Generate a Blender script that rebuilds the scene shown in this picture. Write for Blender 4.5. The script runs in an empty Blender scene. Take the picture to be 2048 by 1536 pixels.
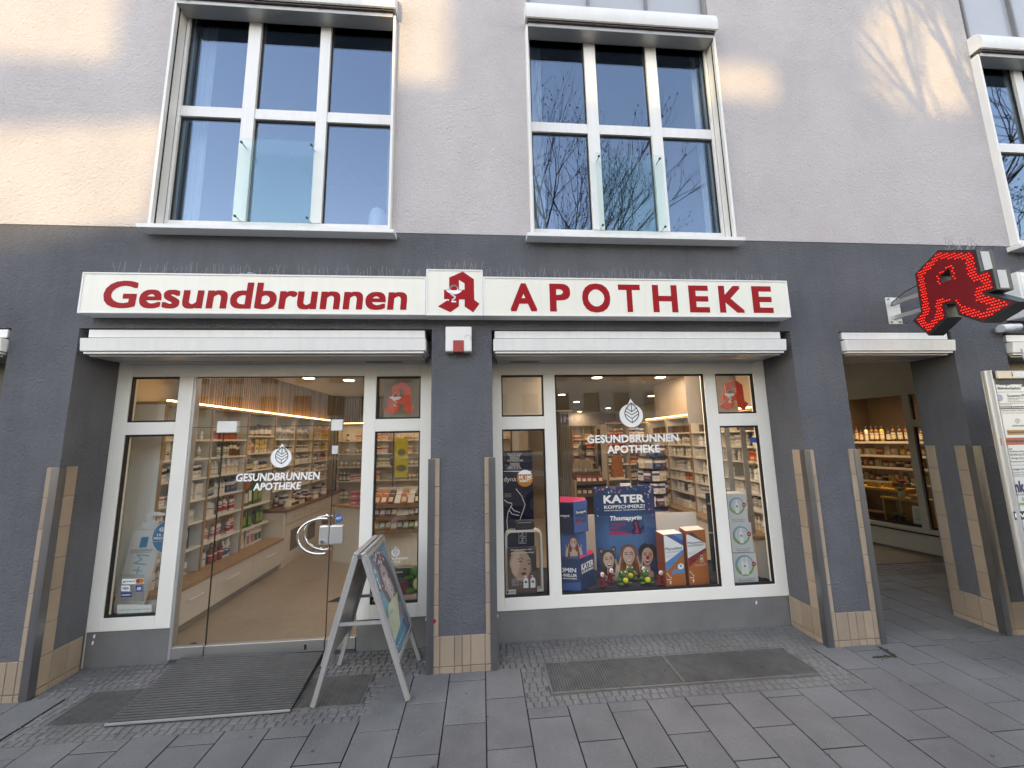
import bpy, bmesh, math, random
from mathutils import Vector, Matrix
from mathutils.geometry import tessellate_polygon

random.seed(7)
RAD = math.radians
scene = bpy.context.scene
COL = scene.collection

# ------------------------------------------------------------------ camera, world, sun, exposure
FPX, CAM_D, CAM_H = 769.0, 2.96, 1.6
YAW, PITCH, ROLL = RAD(4.588), RAD(8.098), RAD(-1.1255)
_f = Vector((math.sin(YAW) * math.cos(PITCH), math.cos(YAW) * math.cos(PITCH), math.sin(PITCH)))
_r = Vector((math.cos(YAW), -math.sin(YAW), 0))
_u = _r.cross(_f)
_r2 = math.cos(ROLL) * _r + math.sin(ROLL) * _u
_u2 = -math.sin(ROLL) * _r + math.cos(ROLL) * _u
cam_data = bpy.data.cameras.new('camera')
cam = bpy.data.objects.new('camera', cam_data)
COL.objects.link(cam)
cam_data.sensor_width = 36.0
cam_data.lens = 36.0 * FPX / 2048.0
cam_data.clip_start, cam_data.clip_end = 0.05, 2000
cam.matrix_world = Matrix(((_r2.x, _u2.x, -_f.x, 0), (_r2.y, _u2.y, -_f.y, -CAM_D), (_r2.z, _u2.z, -_f.z, CAM_H), (0, 0, 0, 1)))
scene.camera = cam

SUN_AZ, SUN_EL = RAD(20), RAD(12)      # the sun stands across the street, left of the facade's normal
world = bpy.data.worlds.new('World')
scene.world = world
world.use_nodes = True
wn = world.node_tree.nodes
sky = wn.new('ShaderNodeTexSky')
sky.sky_type = 'NISHITA'
sky.sun_disc = False
sky.sun_elevation = SUN_EL
sky.sun_rotation = math.pi + SUN_AZ
sky.air_density, sky.dust_density, sky.ozone_density = 1.0, 0.05, 1.5
world.node_tree.links.new(sky.outputs[0], wn['Background'].inputs[0])
wn['Background'].inputs[1].default_value = 0.15

sun_data = bpy.data.lights.new('sun', 'SUN')
sun = bpy.data.objects.new('sun', sun_data)
COL.objects.link(sun)
sun_data.energy = 0.29
sun_data.angle = RAD(0.42)
sun_data.color = (1.0, 0.95, 0.52)
sdir = Vector((-math.sin(SUN_AZ) * math.cos(SUN_EL), -math.cos(SUN_AZ) * math.cos(SUN_EL), math.sin(SUN_EL)))
sun.rotation_euler = sdir.to_track_quat('Z', 'Y').to_euler()

vs = scene.view_settings
vs.view_transform = 'Standard'
vs.look = 'None'
vs.gamma = 1.0
vs.use_curve_mapping = False
vs.exposure = 3.0
vs.use_white_balance = True
vs.white_balance_temperature = 10600
vs.white_balance_tint = 27
scene.render.engine = 'CYCLES'
cy = scene.cycles
cy.use_denoising = True
try:
    cy.denoiser = 'OPENIMAGEDENOISE'
    cy.denoising_input_passes = 'RGB_ALBEDO_NORMAL'
except Exception:
    pass
cy.max_bounces, cy.diffuse_bounces, cy.glossy_bounces, cy.transmission_bounces, cy.transparent_max_bounces = 10, 4, 4, 6, 16
cy.caustics_reflective = cy.caustics_refractive = False
cy.sample_clamp_indirect = 6.0
SHOP_LIGHT = 0.27      # how bright the shop's lamps burn beside the daylight


# ------------------------------------------------------------------ picture measurements -> metres
def ray(u, v):
    return _r2 * ((u - 1024) / FPX) - _u2 * ((v - 768) / FPX) + _f


def U(u, v, y=0.0):
    d = ray(u, v)
    t = (y + CAM_D) / d.y
    return d.x * t, CAM_H + d.z * t


# ------------------------------------------------------------------ materials
MATS = {}


def srgb(r, g, b):
    return tuple(((c / 255) / 12.92 if c / 255 <= 0.04045 else ((c / 255 + 0.055) / 1.055) ** 2.4) for c in (r, g, b))


def mat(name, rgb, rough=0.6, metal=0.0, var=0.12, vscale=6.0, bump=0.0, bscale=80.0, bdist=0.004, spec=0.5, emit=None, estr=0.0,
        rnd=0.0, stain=0.0, coat=0.0, fine=0.0, streak=0.0):
    if name in MATS:
        return MATS[name]
    m = bpy.data.materials.new(name)
    m.use_nodes = True
    nt = m.node_tree
    N, L = nt.nodes, nt.links
    b = N['Principled BSDF']
    b.inputs['Roughness'].default_value = rough
    b.inputs['Metallic'].default_value = metal
    b.inputs['Specular IOR Level'].default_value = spec
    b.inputs['Coat Weight'].default_value = coat
    geo = N.new('ShaderNodeNewGeometry')
    col = None

    def mul(prev, fac_socket, lo, hi):
        mr = N.new('ShaderNodeMapRange')
        mr.inputs['To Min'].default_value, mr.inputs['To Max'].default_value = lo, hi
        L.new(fac_socket, mr.inputs['Value'])
        mx = N.new('ShaderNodeMix')
        mx.data_type, mx.blend_type = 'RGBA', 'MULTIPLY'
        mx.inputs[0].default_value = 1.0
        L.new(prev, mx.inputs[6])
        cmb = N.new('ShaderNodeCombineColor')
        for i in range(3):
            L.new(mr.outputs[0], cmb.inputs[i])
        L.new(cmb.outputs[0], mx.inputs[7])
        return mx.outputs[2]
    rgbn = N.new('ShaderNodeRGB')
    rgbn.outputs[0].default_value = (*rgb, 1)
    col = rgbn.outputs[0]
    if var:
        n = N.new('ShaderNodeTexNoise')
        n.inputs['Scale'].default_value, n.inputs['Detail'].default_value = vscale, 5.0
        L.new(geo.outputs['Position'], n.inputs['Vector'])
        col = mul(col, n.outputs[0], 1 - var, 1 + var)
    if stain:
        n = N.new('ShaderNodeTexNoise')
        n.inputs['Scale'].default_value, n.inputs['Detail'].default_value, n.inputs['Roughness'].default_value = 1.3, 8.0, 0.65
        L.new(geo.outputs['Position'], n.inputs['Vector'])
        cr = N.new('ShaderNodeValToRGB')
        cr.color_ramp.elements[0].position, cr.color_ramp.elements[1].position = 0.36, 0.6
        L.new(n.outputs[0], cr.inputs[0])
        col = mul(col, cr.outputs[0], 1 - stain, 1.0)
    if streak:
        mp = N.new('ShaderNodeMapping')
        mp.inputs['Scale'].default_value = (22, 22, 0.9)
        L.new(geo.outputs['Position'], mp.inputs['Vector'])
        n = N.new('ShaderNodeTexNoise')
        n.inputs['Scale'].default_value, n.inputs['Detail'].default_value = 1.0, 4.0
        L.new(mp.outputs[0], n.inputs['Vector'])
        cr = N.new('ShaderNodeValToRGB')
        cr.color_ramp.elements[0].position, cr.color_ramp.elements[1].position = 0.3, 0.55
        L.new(n.outputs[0], cr.inputs[0])
        col = mul(col, cr.outputs[0], 1 - streak, 1.0)
    if fine:
        n = N.new('ShaderNodeTexNoise')
        n.inputs['Scale'].default_value, n.inputs['Detail'].default_value = 230.0, 3.0
        L.new(geo.outputs['Position'], n.inputs['Vector'])
        col = mul(col, n.outputs[0], 1 - fine, 1 + fine)
    if rnd:
        oi = N.new('ShaderNodeObjectInfo')
        col = mul(col, oi.outputs['Random'], 1 - rnd, 1 + rnd)
    L.new(col, b.inputs['Base Color'])
    if bump:
        n = N.new('ShaderNodeTexNoise')
        n.inputs['Scale'].default_value, n.inputs['Detail'].default_value, n.inputs['Roughness'].default_value = bscale, 4.0, 0.6
        L.new(geo.outputs['Position'], n.inputs['Vector'])
        bp = N.new('ShaderNodeBump')
        bp.inputs['Strength'].default_value, bp.inputs['Distance'].default_value = bump, bdist
        L.new(n.outputs[0], bp.inputs['Height'])
        L.new(bp.outputs[0], b.inputs['Normal'])
    if emit:
        b.inputs['Emission Color'].default_value = (*emit, 1)
        b.inputs['Emission Strength'].default_value = estr
    MATS[name] = m
    return m


def stucco(name, rgb, stain, streak=0.0):
    m = mat(name, rgb, rough=0.92, streak=streak, var=0.05, vscale=2.5, bump=0.95, bscale=64.0, bdist=0.012, spec=0.2, stain=stain, fine=0.12)
    N, L = m.node_tree.nodes, m.node_tree.links
    # scraped render: sparse short gouges between the grains
    geo = N.new('ShaderNodeNewGeometry')
    vor = N.new('ShaderNodeTexVoronoi')
    vor.inputs['Scale'].default_value = 42.0
    nz = N.new('ShaderNodeTexNoise')
    nz.inputs['Scale'].default_value = 25.0
    mixv = N.new('ShaderNodeMix')
    mixv.data_type = 'VECTOR'
    mixv.inputs[0].default_value = 0.06
    L.new(geo.outputs['Position'], nz.inputs['Vector'])
    L.new(geo.outputs['Position'], mixv.inputs[4])
    L.new(nz.outputs['Color'], mixv.inputs[5])
    L.new(mixv.outputs[1], vor.inputs['Vector'])
    old = [n for n in N if n.bl_idname == 'ShaderNodeBump'][0]
    bp = N.new('ShaderNodeBump')
    bp.inputs['Strength'].default_value, bp.inputs['Distance'].default_value = 0.5, 0.007
    L.new(vor.outputs['Distance'], bp.inputs['Height'])
    L.new(old.outputs[0], bp.inputs['Normal'])
    L.new(bp.outputs[0], N['Principled BSDF'].inputs['Normal'])
    return m


def glass(name, f0, tint=(1, 1, 1), power=5.0, rough=0.0, refl=(1, 1, 1)):
    """thin pane: what lies behind it plus a mirror reflection that grows towards grazing angles"""
    m = bpy.data.materials.new(name)
    m.use_nodes = True
    N, L = m.node_tree.nodes, m.node_tree.links
    N.remove(N['Principled BSDF'])
    out = N['Material Output']
    tr = N.new('ShaderNodeBsdfTransparent')
    tr.inputs[0].default_value = (*tint, 1)
    gl = N.new('ShaderNodeBsdfGlossy')
    gl.inputs['Roughness'].default_value = rough
    gl.inputs['Color'].default_value = (*refl, 1)
    lw = N.new('ShaderNodeLayerWeight')
    lw.inputs['Blend'].default_value = 0.5
    pw = N.new('ShaderNodeMath')
    pw.operation = 'POWER'
    L.new(lw.outputs['Facing'], pw.inputs[0])
    pw.inputs[1].default_value = power
    mr = N.new('ShaderNodeMapRange')
    mr.inputs['To Min'].default_value, mr.inputs['To Max'].default_value = f0, 1.0
    L.new(pw.outputs[0], mr.inputs['Value'])
    mx = N.new('ShaderNodeMixShader')
    L.new(mr.outputs[0], mx.inputs[0])
    L.new(tr.outputs[0], mx.inputs[1])
    L.new(gl.outputs[0], mx.inputs[2])
    L.new(mx.outputs[0], out.inputs['Surface'])
    MATS[name] = m
    return m


def flat(name, rgb, rough=0.55):
    return mat(name, rgb, rough=rough, var=0.03, vscale=20)


STUCCO_L = stucco('light_render', (0.605, 0.555, 0.552), 0.09)
STUCCO_D = stucco('dark_render', (0.137, 0.142, 0.157), 0.20, 0.06)
WHITE = mat('white_lacquer', (0.88, 0.85, 0.775), rough=0.38, var=0.03, vscale=3, stain=0.05)
WHITE_SIGN = mat('acrylic_panel', (0.83, 0.80, 0.70), rough=0.3, var=0.03, vscale=4, streak=0.04)
ALU = mat('aluminium', (0.47, 0.465, 0.455), rough=0.42, metal=0.5, var=0.06, vscale=8)
ALU_LIGHT = mat('pale_aluminium', (0.82, 0.81, 0.785), rough=0.35, metal=0.0, var=0.05, vscale=5, streak=0.05)
STEEL = mat('stainless_steel', (0.27, 0.27, 0.28), rough=0.33, metal=0.9, var=0.12, vscale=9, streak=0.15)
CHROME = mat('polished_steel', (0.75, 0.75, 0.75), rough=0.12, metal=1.0, var=0.03)
DARKMETAL = mat('dark_steel', (0.11, 0.105, 0.10), rough=0.5, metal=0.6, var=0.2, vscale=20, stain=0.25)
GASKET = mat('rubber_gasket', (0.012, 0.012, 0.013), rough=0.6, var=0.05)
PLINTH = mat('plinth_paint', (0.205, 0.203, 0.196), rough=0.55, var=0.07, vscale=4, stain=0.3, bump=0.15, bscale=60)
TILE = mat('tan_tile', (0.36, 0.268, 0.20), rough=0.55, var=0.10, vscale=14, rnd=0.10, fine=0.10, stain=0.12, bump=0.12, bscale=120)
MORTAR = mat('mortar', (0.17, 0.15, 0.125), rough=0.95, var=0.2, vscale=30, bump=0.3)
SLAB = mat('granite_slab', (0.172, 0.168, 0.166), rough=0.85, var=0.12, vscale=5, rnd=0.09, fine=0.5, stain=0.26, bump=0.35, bscale=260, bdist=0.002)
COBBLE = mat('mosaic_cobble', (0.195, 0.186, 0.178), rough=0.88, var=0.30, vscale=24, fine=0.25, stain=0.35, bump=0.4, bscale=140, bdist=0.003)
JOINT = mat('joint_sand', (0.035, 0.033, 0.03), rough=0.97, var=0.3, vscale=60, bump=0.5, bscale=200)
ASPHALT = mat('asphalt', (0.055, 0.055, 0.057), rough=0.9, var=0.2, vscale=30, bump=0.4, bscale=200)
GRATE = mat('galvanised_grate', (0.23, 0.225, 0.21), rough=0.6, metal=0.5, var=0.3, vscale=14, stain=0.3)
MATM = mat('mat_rubber', (0.016, 0.016, 0.016), rough=0.75, var=0.3, vscale=18, bump=0.3, bscale=120, stain=0.2)
MATRIB = mat('mat_rib', (0.135, 0.13, 0.124), rough=0.65, var=0.25, vscale=22, bump=0.4, bscale=150, stain=0.25)
RED = mat('sign_red', (0.42, 0.010, 0.014), rough=0.5, var=0.05, spec=0.15)
RED_BRIGHT = mat('emblem_red', (0.80, 0.06, 0.025), rough=0.45, var=0.05, spec=0.2)
BLACK = mat('black_plastic', (0.02, 0.02, 0.021), rough=0.45, var=0.1)
PRINT_W = flat('print_white', (0.90, 0.90, 0.89), 0.5)
PRINT_K = flat('print_black', (0.025, 0.025, 0.03), 0.5)
PAPER = mat('white_board', (0.78, 0.77, 0.73), rough=0.6, var=0.03)
WOOD = mat('oak_edge', (0.40, 0.25, 0.13), rough=0.5, var=0.18, vscale=9, streak=0.25)
SHELFW = mat('shelf_white', (0.72, 0.70, 0.65), rough=0.45, var=0.03)
CREAM = mat('cream_front', (0.66, 0.63, 0.54), rough=0.45, var=0.03)
SHOPFLOOR = mat('vinyl_floor', (0.37, 0.305, 0.235), rough=0.35, var=0.09, vscale=9, stain=0.10, streak=0.1)
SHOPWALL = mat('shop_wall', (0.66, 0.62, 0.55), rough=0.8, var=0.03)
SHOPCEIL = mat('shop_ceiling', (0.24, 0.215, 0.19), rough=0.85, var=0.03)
SLATWOOD = mat('slat_wood', (0.20, 0.12, 0.065), rough=0.6, var=0.25, vscale=14, rnd=0.35, streak=0.25)
GLASS_SHOP = glass('shop_glass', 0.046, (0.96, 0.97, 0.96))
GLASS_UP = glass('coated_glass', 0.118, (0.72, 0.78, 0.80), 4.0, refl=(.49, .71, .96))
GLASS_GUARD = glass('guard_glass', 0.022, (0.90, 0.96, 0.945), refl=(.55, .85, 1.0))
LAMP = mat('lamp_glow', (0.9, 0.85, 0.75), emit=(1.0, 0.86, 0.66), estr=2.5, var=0)
LEDSTRIP = mat('led_strip', (0.9, 0.8, 0.6), emit=(1.0, 0.70, 0.36), estr=1.3, var=0)
LEDRED = mat('led_red', (0.6, 0.02, 0.01), emit=(1.0, 0.035, 0.02), estr=0.29, var=0)
LEDFACE = mat('led_face', (0.22, 0.008, 0.012), rough=0.35, var=0.1)
SKIN = mat('skin', (0.48, 0.29, 0.21), rough=0.55, var=0.06)


# ------------------------------------------------------------------ mesh builder
class MB:
    def __init__(s, M=None):
        s.v, s.f, s.mi, s.M, s.m = [], [], [], M, 0

    def add(s, vs_, fs):
        b = len(s.v)
        s.v += [tuple(s.M @ Vector(p)) if s.M else tuple(p) for p in vs_]
        for f in fs:
            s.f.append(tuple(b + i for i in f))
            s.mi.append(s.m)
        return s

    def box(s, x0, x1, y0, y1, z0, z1):
        return s.add([(x0, y0, z0), (x1, y0, z0), (x1, y1, z0), (x0, y1, z0), (x0, y0, z1), (x1, y0, z1), (x1, y1, z1), (x0, y1, z1)],
                     [(0, 3, 2, 1), (4, 5, 6, 7), (0, 1, 5, 4), (1, 2, 6, 5), (2, 3, 7, 6), (3, 0, 4, 7)])

    def hexa(s, low, high):
        """eight corners: four below, four above"""
        return s.add(list(low) + list(high), [(0, 3, 2, 1), (4, 5, 6, 7), (0, 1, 5, 4), (1, 2, 6, 5), (2, 3, 7, 6), (3, 0, 4, 7)])

    def quad(s, a, b, c, d):
        return s.add([a, b, c, d], [(0, 1, 2, 3)])

    def prism(s, loops, fn, t0, t1=None):
        """2D loops (outer, holes...) mapped by fn(u, v, t); solid between t0 and t1, or one sheet when t1 is None"""
        flatp = [p for l in loops for p in l]
        tris = tessellate_polygon([[Vector((p[0], p[1], 0)) for p in l] for l in loops])
        n = len(flatp)
        s.add([fn(p[0], p[1], t0) for p in flatp], [tuple(t) for t in tris])
        if t1 is None:
            return s
        b = len(s.v) - n
        s.v += [tuple(s.M @ Vector(fn(p[0], p[1], t1))) if s.M else tuple(fn(p[0], p[1], t1)) for p in flatp]
        for t in tris:
            s.f.append((b + n + t[2], b + n + t[1], b + n + t[0])); s.mi.append(s.m)
        o = 0
        for l in loops:
            k = len(l)
            for i in range(k):
                j = (i + 1) % k
                s.f.append((b + o + i, b + o + j, b + n + o + j, b + n + o + i)); s.mi.append(s.m)
            o += k
        return s

    def tube(s, pts, r, n=8, cap=True):
        pts = [Vector(p) for p in pts]
        rs = r if isinstance(r, (list, tuple)) else [r] * len(pts)
        rings, up = [], None
        for i, p in enumerate(pts):
            d = (pts[min(i + 1, len(pts) - 1)] - pts[max(i - 1, 0)])
            d = d.normalized() if d.length > 1e-9 else Vector((0, 0, 1))
            if up is None:
                up = Vector((0, 0, 1)) if abs(d.z) < 0.9 else Vector((1, 0, 0))
            a = d.cross(up).normalized()
            b = a.cross(d).normalized()
            up = b
            rings.append([p + (a * math.cos(2 * math.pi * k / n) + b * math.sin(2 * math.pi * k / n)) * rs[i] for k in range(n)])
        fs = []
        for i in range(len(pts) - 1):
            for k in range(n):
                fs.append((i * n + k, i * n + (k + 1) % n, (i + 1) * n + (k + 1) % n, (i + 1) * n + k))
        if cap:
            fs.append(tuple(reversed(range(n))))
            fs.append(tuple((len(pts) - 1) * n + k for k in range(n)))
        return s.add([tuple(q) for r_ in rings for q in r_], fs)

    def lathe(s, prof, c=(0, 0, 0), n=10):
        vs_, fs = [], []
        for r, z in prof:
            for k in range(n):
                a = 2 * math.pi * k / n
                vs_.append((c[0] + r * math.cos(a), c[1] + r * math.sin(a), c[2] + z))
        for i in range(len(prof) - 1):
            for k in range(n):
                fs.append((i * n + k, i * n + (k + 1) % n, (i + 1) * n + (k + 1) % n, (i + 1) * n + k))
        fs.append(tuple(reversed(range(n))))
        fs.append(tuple((len(prof) - 1) * n + k for k in range(n)))
        return s.add(vs_, fs)

    def ell(s, c, r, n=10, m=6):
        vs_, fs = [], []
        for i in range(m + 1):
            t = math.pi * i / m
            for k in range(n):
                a = 2 * math.pi * k / n
                vs_.append((c[0] + r[0] * math.sin(t) * math.cos(a), c[1] + r[1] * math.sin(t) * math.sin(a), c[2] - r[2] * math.cos(t)))
        for i in range(m):
            for k in range(n):
                fs.append((i * n + k, i * n + (k + 1) % n, (i + 1) * n + (k + 1) % n, (i + 1) * n + k))
        return s.add(vs_, fs)

    def mesh(s, name, mats, smooth=False, norm=True):
        me = bpy.data.meshes.new(name)
        me.from_pydata(s.v, [], s.f)
        for m_ in (mats if isinstance(mats, (list, tuple)) else [mats]):
            me.materials.append(m_)
        for p, i in zip(me.polygons, s.mi):
            p.material_index = i
        if norm:
            bm = bmesh.new(); bm.from_mesh(me)
            bmesh.ops.remove_doubles(bm, verts=bm.verts, dist=1e-6) if smooth else None
            bmesh.ops.recalc_face_normals(bm, faces=bm.faces)
            bm.to_mesh(me); bm.free()
        if smooth:
            me.shade_smooth()
            me.set_sharp_from_angle(angle=RAD(40))
        me.update()
        return me

    def build(s, name, mats, parent=None, smooth=False, bevel=0.0, norm=True):
        if not s.v:
            return None
        xs, ys, zs = zip(*s.v)
        c = Vector(((min(xs) + max(xs)) / 2, (min(ys) + max(ys)) / 2, min(zs)))
        s.v = [(x - c.x, y - c.y, z - c.z) for x, y, z in s.v]
        o = bpy.data.objects.new(name, s.mesh(name, mats, smooth, norm))
        COL.objects.link(o)
        o.location = c
        hang(o, parent)
        if bevel:
            bv = o.modifiers.new('edge', 'BEVEL')
            bv.width, bv.segments, bv.limit_method, bv.angle_limit = bevel, 2, 'ANGLE', RAD(40)
            bv.harden_normals = False
        return o


def world_loc(o):
    # parents are only translated or turned about z, and children keep their world place
    return o.get('_w', None)


def mw(o):
    M = Matrix.LocRotScale(o.location, o.rotation_euler, o.scale)
    return (mw(o.parent) @ o.matrix_parent_inverse @ M) if o.parent else M


def hang(o, parent):
    if parent is not None:
        o.parent = parent
        o.matrix_parent_inverse = mw(parent).inverted()


def tag(o, label=None, cat=None, group=None, kind=None):
    if label: o['label'] = label
    if cat: o['category'] = cat
    if group: o['group'] = group
    if kind: o['kind'] = kind
    return o


def thing(name, label, cat, loc=(0, 0, 0), group=None, rz=0.0):
    o = bpy.data.objects.new(name, None)
    COL.objects.link(o)
    o.empty_display_size = 0.1
    o.location = loc
    o.rotation_euler = (0, 0, rz)
    return tag(o, label, cat, group)


def dup(o, parent=None, loc=None, rz=None, label=None, group=None):
    c = o.copy()
    COL.objects.link(c)
    if parent is not None:
        c.parent = parent
    if loc is not None:
        c.location = loc
    if rz is not None:
        c.rotation_euler = (0, 0, rz)
    if label: c['label'] = label
    if group: c['group'] = group
    for ch in list(o.children):
        dup(ch, c)
    return c


def inst(name, me, loc, parent=None, rz=0.0, scale=None):
    o = bpy.data.objects.new(name, me)
    COL.objects.link(o)
    o.location = loc
    o.rotation_euler = (0, 0, rz)
    if scale: o.scale = scale
    hang(o, parent)
    return o


def front(y):
    """2D (x, z) drawing on a plane facing the street; t is thickness towards the street"""
    return lambda u, v, t: (u, y - t, v)


def text_pts(body, bold=0.0, shear=0.0, space=1.0, align='CENTER', res=2):
    cu = bpy.data.curves.new('t', 'FONT')
    cu.body = body
    cu.shear = shear
    cu.space_character = space
    cu.space_line = 0.95
    cu.align_x = align
    cu.resolution_u = res
    cu.fill_mode = 'FRONT'
    o = bpy.data.objects.new('t', cu)
    COL.objects.link(o)
    dg = bpy.context.evaluated_depsgraph_get()
    me = bpy.data.meshes.new_from_object(o.evaluated_get(dg))
    v0 = [v.co[:] for v in me.vertices]
    f0 = [tuple(p.vertices) for p in me.polygons]
    vs_, fs = [], []
    # heavier strokes: the same letters set several times, a hair apart
    for k, (ox, oy) in enumerate(((0, 0), (1, 0), (-1, 0), (0, 1), (0, -1), (1, 1), (-1, 1), (1, -1), (-1, -1)) if bold else ((0, 0),)):
        n_ = len(vs_)
        vs_ += [(x + ox * bold, y + oy * bold, k * 2e-5) for x, y, z in v0]
        fs += [tuple(n_ + i for i in f) for f in f0]
    bpy.data.objects.remove(o)
    bpy.data.curves.remove(cu)
    bpy.data.meshes.remove(me)
    return vs_, fs


def text(mb, body, x0, x1, z0, z1, fn, t=0.0, keep=False, **k):
    """lettering fitted into the rectangle x0..x1, z0..z1 of the drawing plane fn"""
    vs_, fs = text_pts(body, **k)
    if not vs_:
        return mb
    xs = [p[0] for p in vs_]; ys = [p[1] for p in vs_]
    a, b, c, d = min(xs), max(xs), min(ys), max(ys)
    sx, sy = (x1 - x0) / max(b - a, 1e-6), (z1 - z0) / max(d - c, 1e-6)
    if keep:
        sx = sy = min(sx, sy)
    mb.add([fn(x0 + (p[0] - a) * sx, z0 + (p[1] - c) * sy, t + p[2]) for p in vs_], fs)
    return mb


def ring(cx, cz, rx, rz, n=28, a0=0.0, a1=2 * math.pi):
    return [(cx + rx * math.cos(a0 + (a1 - a0) * i / n), cz + rz * math.sin(a0 + (a1 - a0) * i / n)) for i in range(n if abs(a1 - a0) > 6.28 else n + 1)]


def stroke(mb, pts, w, fn, t):
    for (ax, az), (bx, bz) in zip(pts, pts[1:]):
        dx, dz = bx - ax, bz - az
        l = math.hypot(dx, dz) or 1e-6
        nx, nz = -dz / l * w / 2, dx / l * w / 2
        ex, ez = dx / l * w * 0.25, dz / l * w * 0.25
        mb.quad(fn(ax + nx - ex, az + nz - ez, t), fn(bx + nx + ex, bz + nz + ez, t), fn(bx - nx + ex, bz - nz + ez, t), fn(ax - nx - ex, az - nz - ez, t))
    return mb


def wall_holes(mb, x0, x1, z0, z1, holes, yf, yb):
    """a wall front y=yf, back y=yb, with rectangular holes"""
    xs = sorted({x0, x1, *[h[0] for h in holes], *[h[1] for h in holes]})
    zs = sorted({z0, z1, *[h[2] for h in holes], *[h[3] for h in holes]})
    xs = [x for x in xs if x0 <= x <= x1]; zs = [z for z in zs if z0 <= z <= z1]
    inside = lambda x, z: any(h[0] < x < h[1] and h[2] < z < h[3] for h in holes)
    solid = {}
    for i in range(len(xs) - 1):
        for j in range(len(zs) - 1):
            solid[i, j] = not inside((xs[i] + xs[i + 1]) / 2, (zs[j] + zs[j + 1]) / 2)
    for (i, j), s_ in solid.items():
        if not s_:
            continue
        a, b, c, d = xs[i], xs[i + 1], zs[j], zs[j + 1]
        mb.quad((a, yf, c), (b, yf, c), (b, yf, d), (a, yf, d))
        mb.quad((b, yb, c), (a, yb, c), (a, yb, d), (b, yb, d))
        if not solid.get((i - 1, j)): mb.quad((a, yb, c), (a, yf, c), (a, yf, d), (a, yb, d))
        if not solid.get((i + 1, j)): mb.quad((b, yf, c), (b, yb, c), (b, yb, d), (b, yf, d))
        if not solid.get((i, j - 1)): mb.quad((a, yb, c), (b, yb, c), (b, yf, c), (a, yf, c))
        if not solid.get((i, j + 1)): mb.quad((a, yf, d), (b, yf, d), (b, yb, d), (a, yb, d))
    return mb


ORD = ['lowest', 'second', 'third', 'fourth', 'fifth', 'sixth', 'seventh', 'eighth']

# ================================================================== the ground
SLOPE = 0.014            # the pavement falls gently from the facade to the kerb


def gz(y):
    return SLOPE * y if y < 0 else 0.0


g = MB()
for y0, y1 in ((-1.45, 0.0), (0.0, 3.4)):
    for x0, x1 in ((-8, 9),):
        g.hexa([(x0, y0, gz(y0) - .4), (x1, y0, gz(y0) - .4), (x1, y1, gz(y1) - .4), (x0, y1, gz(y1) - .4)],
               [(x0, y0, gz(y0) - .012), (x1, y0, gz(y0) - .012), (x1, y1, gz(y1) - .012), (x0, y1, gz(y1) - .012)])
pavement = tag(g.build('pavement', JOINT), kind='structure')
PITCHX, LEN = 0.2455, 0.390
SX0 = 0.0115


def slab_mesh(w, l):
    key = (round(w, 3), round(l, 3))
    if key not in slab_mesh.c:
        b = .0022
        slab_mesh.c[key] = MB().add([(b, b, 0), (w - b, b, 0), (w - b, l - b, 0), (b, l - b, 0), (0, 0, -.003), (w, 0, -.003), (w, l, -.003), (0, l, -.003),
                                     (0, 0, -.05), (w, 0, -.05), (w, l, -.05), (0, l, -.05)],
                                    [(0, 1, 2, 3), (4, 5, 1, 0), (5, 6, 2, 1), (6, 7, 3, 2), (7, 4, 0, 3)])
        m_ = slab_mesh.c[key]
        m_.f += [(8, 9, 5, 4), (9, 10, 6, 5), (10, 11, 7, 6), (11, 8, 4, 7)]
        m_.mi += [1] * 4          # sawn edges in the dark joint colour, so the gaps read as shade
        slab_mesh.c[key] = m_.mesh('slab', [SLAB, JOINT])
    return slab_mesh.c[key]


slab_mesh.c = {}
COB = [(-2.68, -0.61, -0.405, 0.36), (0.256, 2.463, -0.41, 0.36)]     # mosaic cobble fields in front of the two shop openings


def place_slab(x0, x1, y0, y1):
    gap = 0.0062
    w, l = x1 - x0 - gap, y1 - y0 - gap
    if w < .03 or l < .03:
        return
    o = inst('slab', slab_mesh(w, l), (x0 + gap / 2, y0 + gap / 2, gz(y0) + random.uniform(-.0012, .0012)), pavement)
    o.rotation_euler = (SLOPE if y0 < -.02 else 0, random.uniform(-.002, .002), 0)


for k in range(-18, 24):
    x0 = SX0 + k * PITCHX
    x1 = x0 + PITCHX
    cx = (x0 + x1) / 2
    yj = -0.494 if k % 2 else -0.300 + .195 * 0
    yj += 0.003 * k * (1 if k > 6 else 0)
    ytop = 0.0
    for cx0, cx1, cy0, cy1 in COB:
        if cx0 < cx < cx1:
            ytop = cy0
    passage = cx > 3.06
    if passage:
        ytop = 1.27
    y = yj
    while y < ytop:
        y += LEN
    y -= LEN
    cuts = [ytop]
    while y > -1.6:
        cuts.append(y)
        y -= LEN
    for a, b in zip(cuts[1:], cuts):
        if passage and a < 0 < b:
            place_slab(x0, x1, a, 0.0); place_slab(x0, x1, 0.0, b)
        else:
            place_slab(x0, x1, a, b)

cb = MB()


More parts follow.
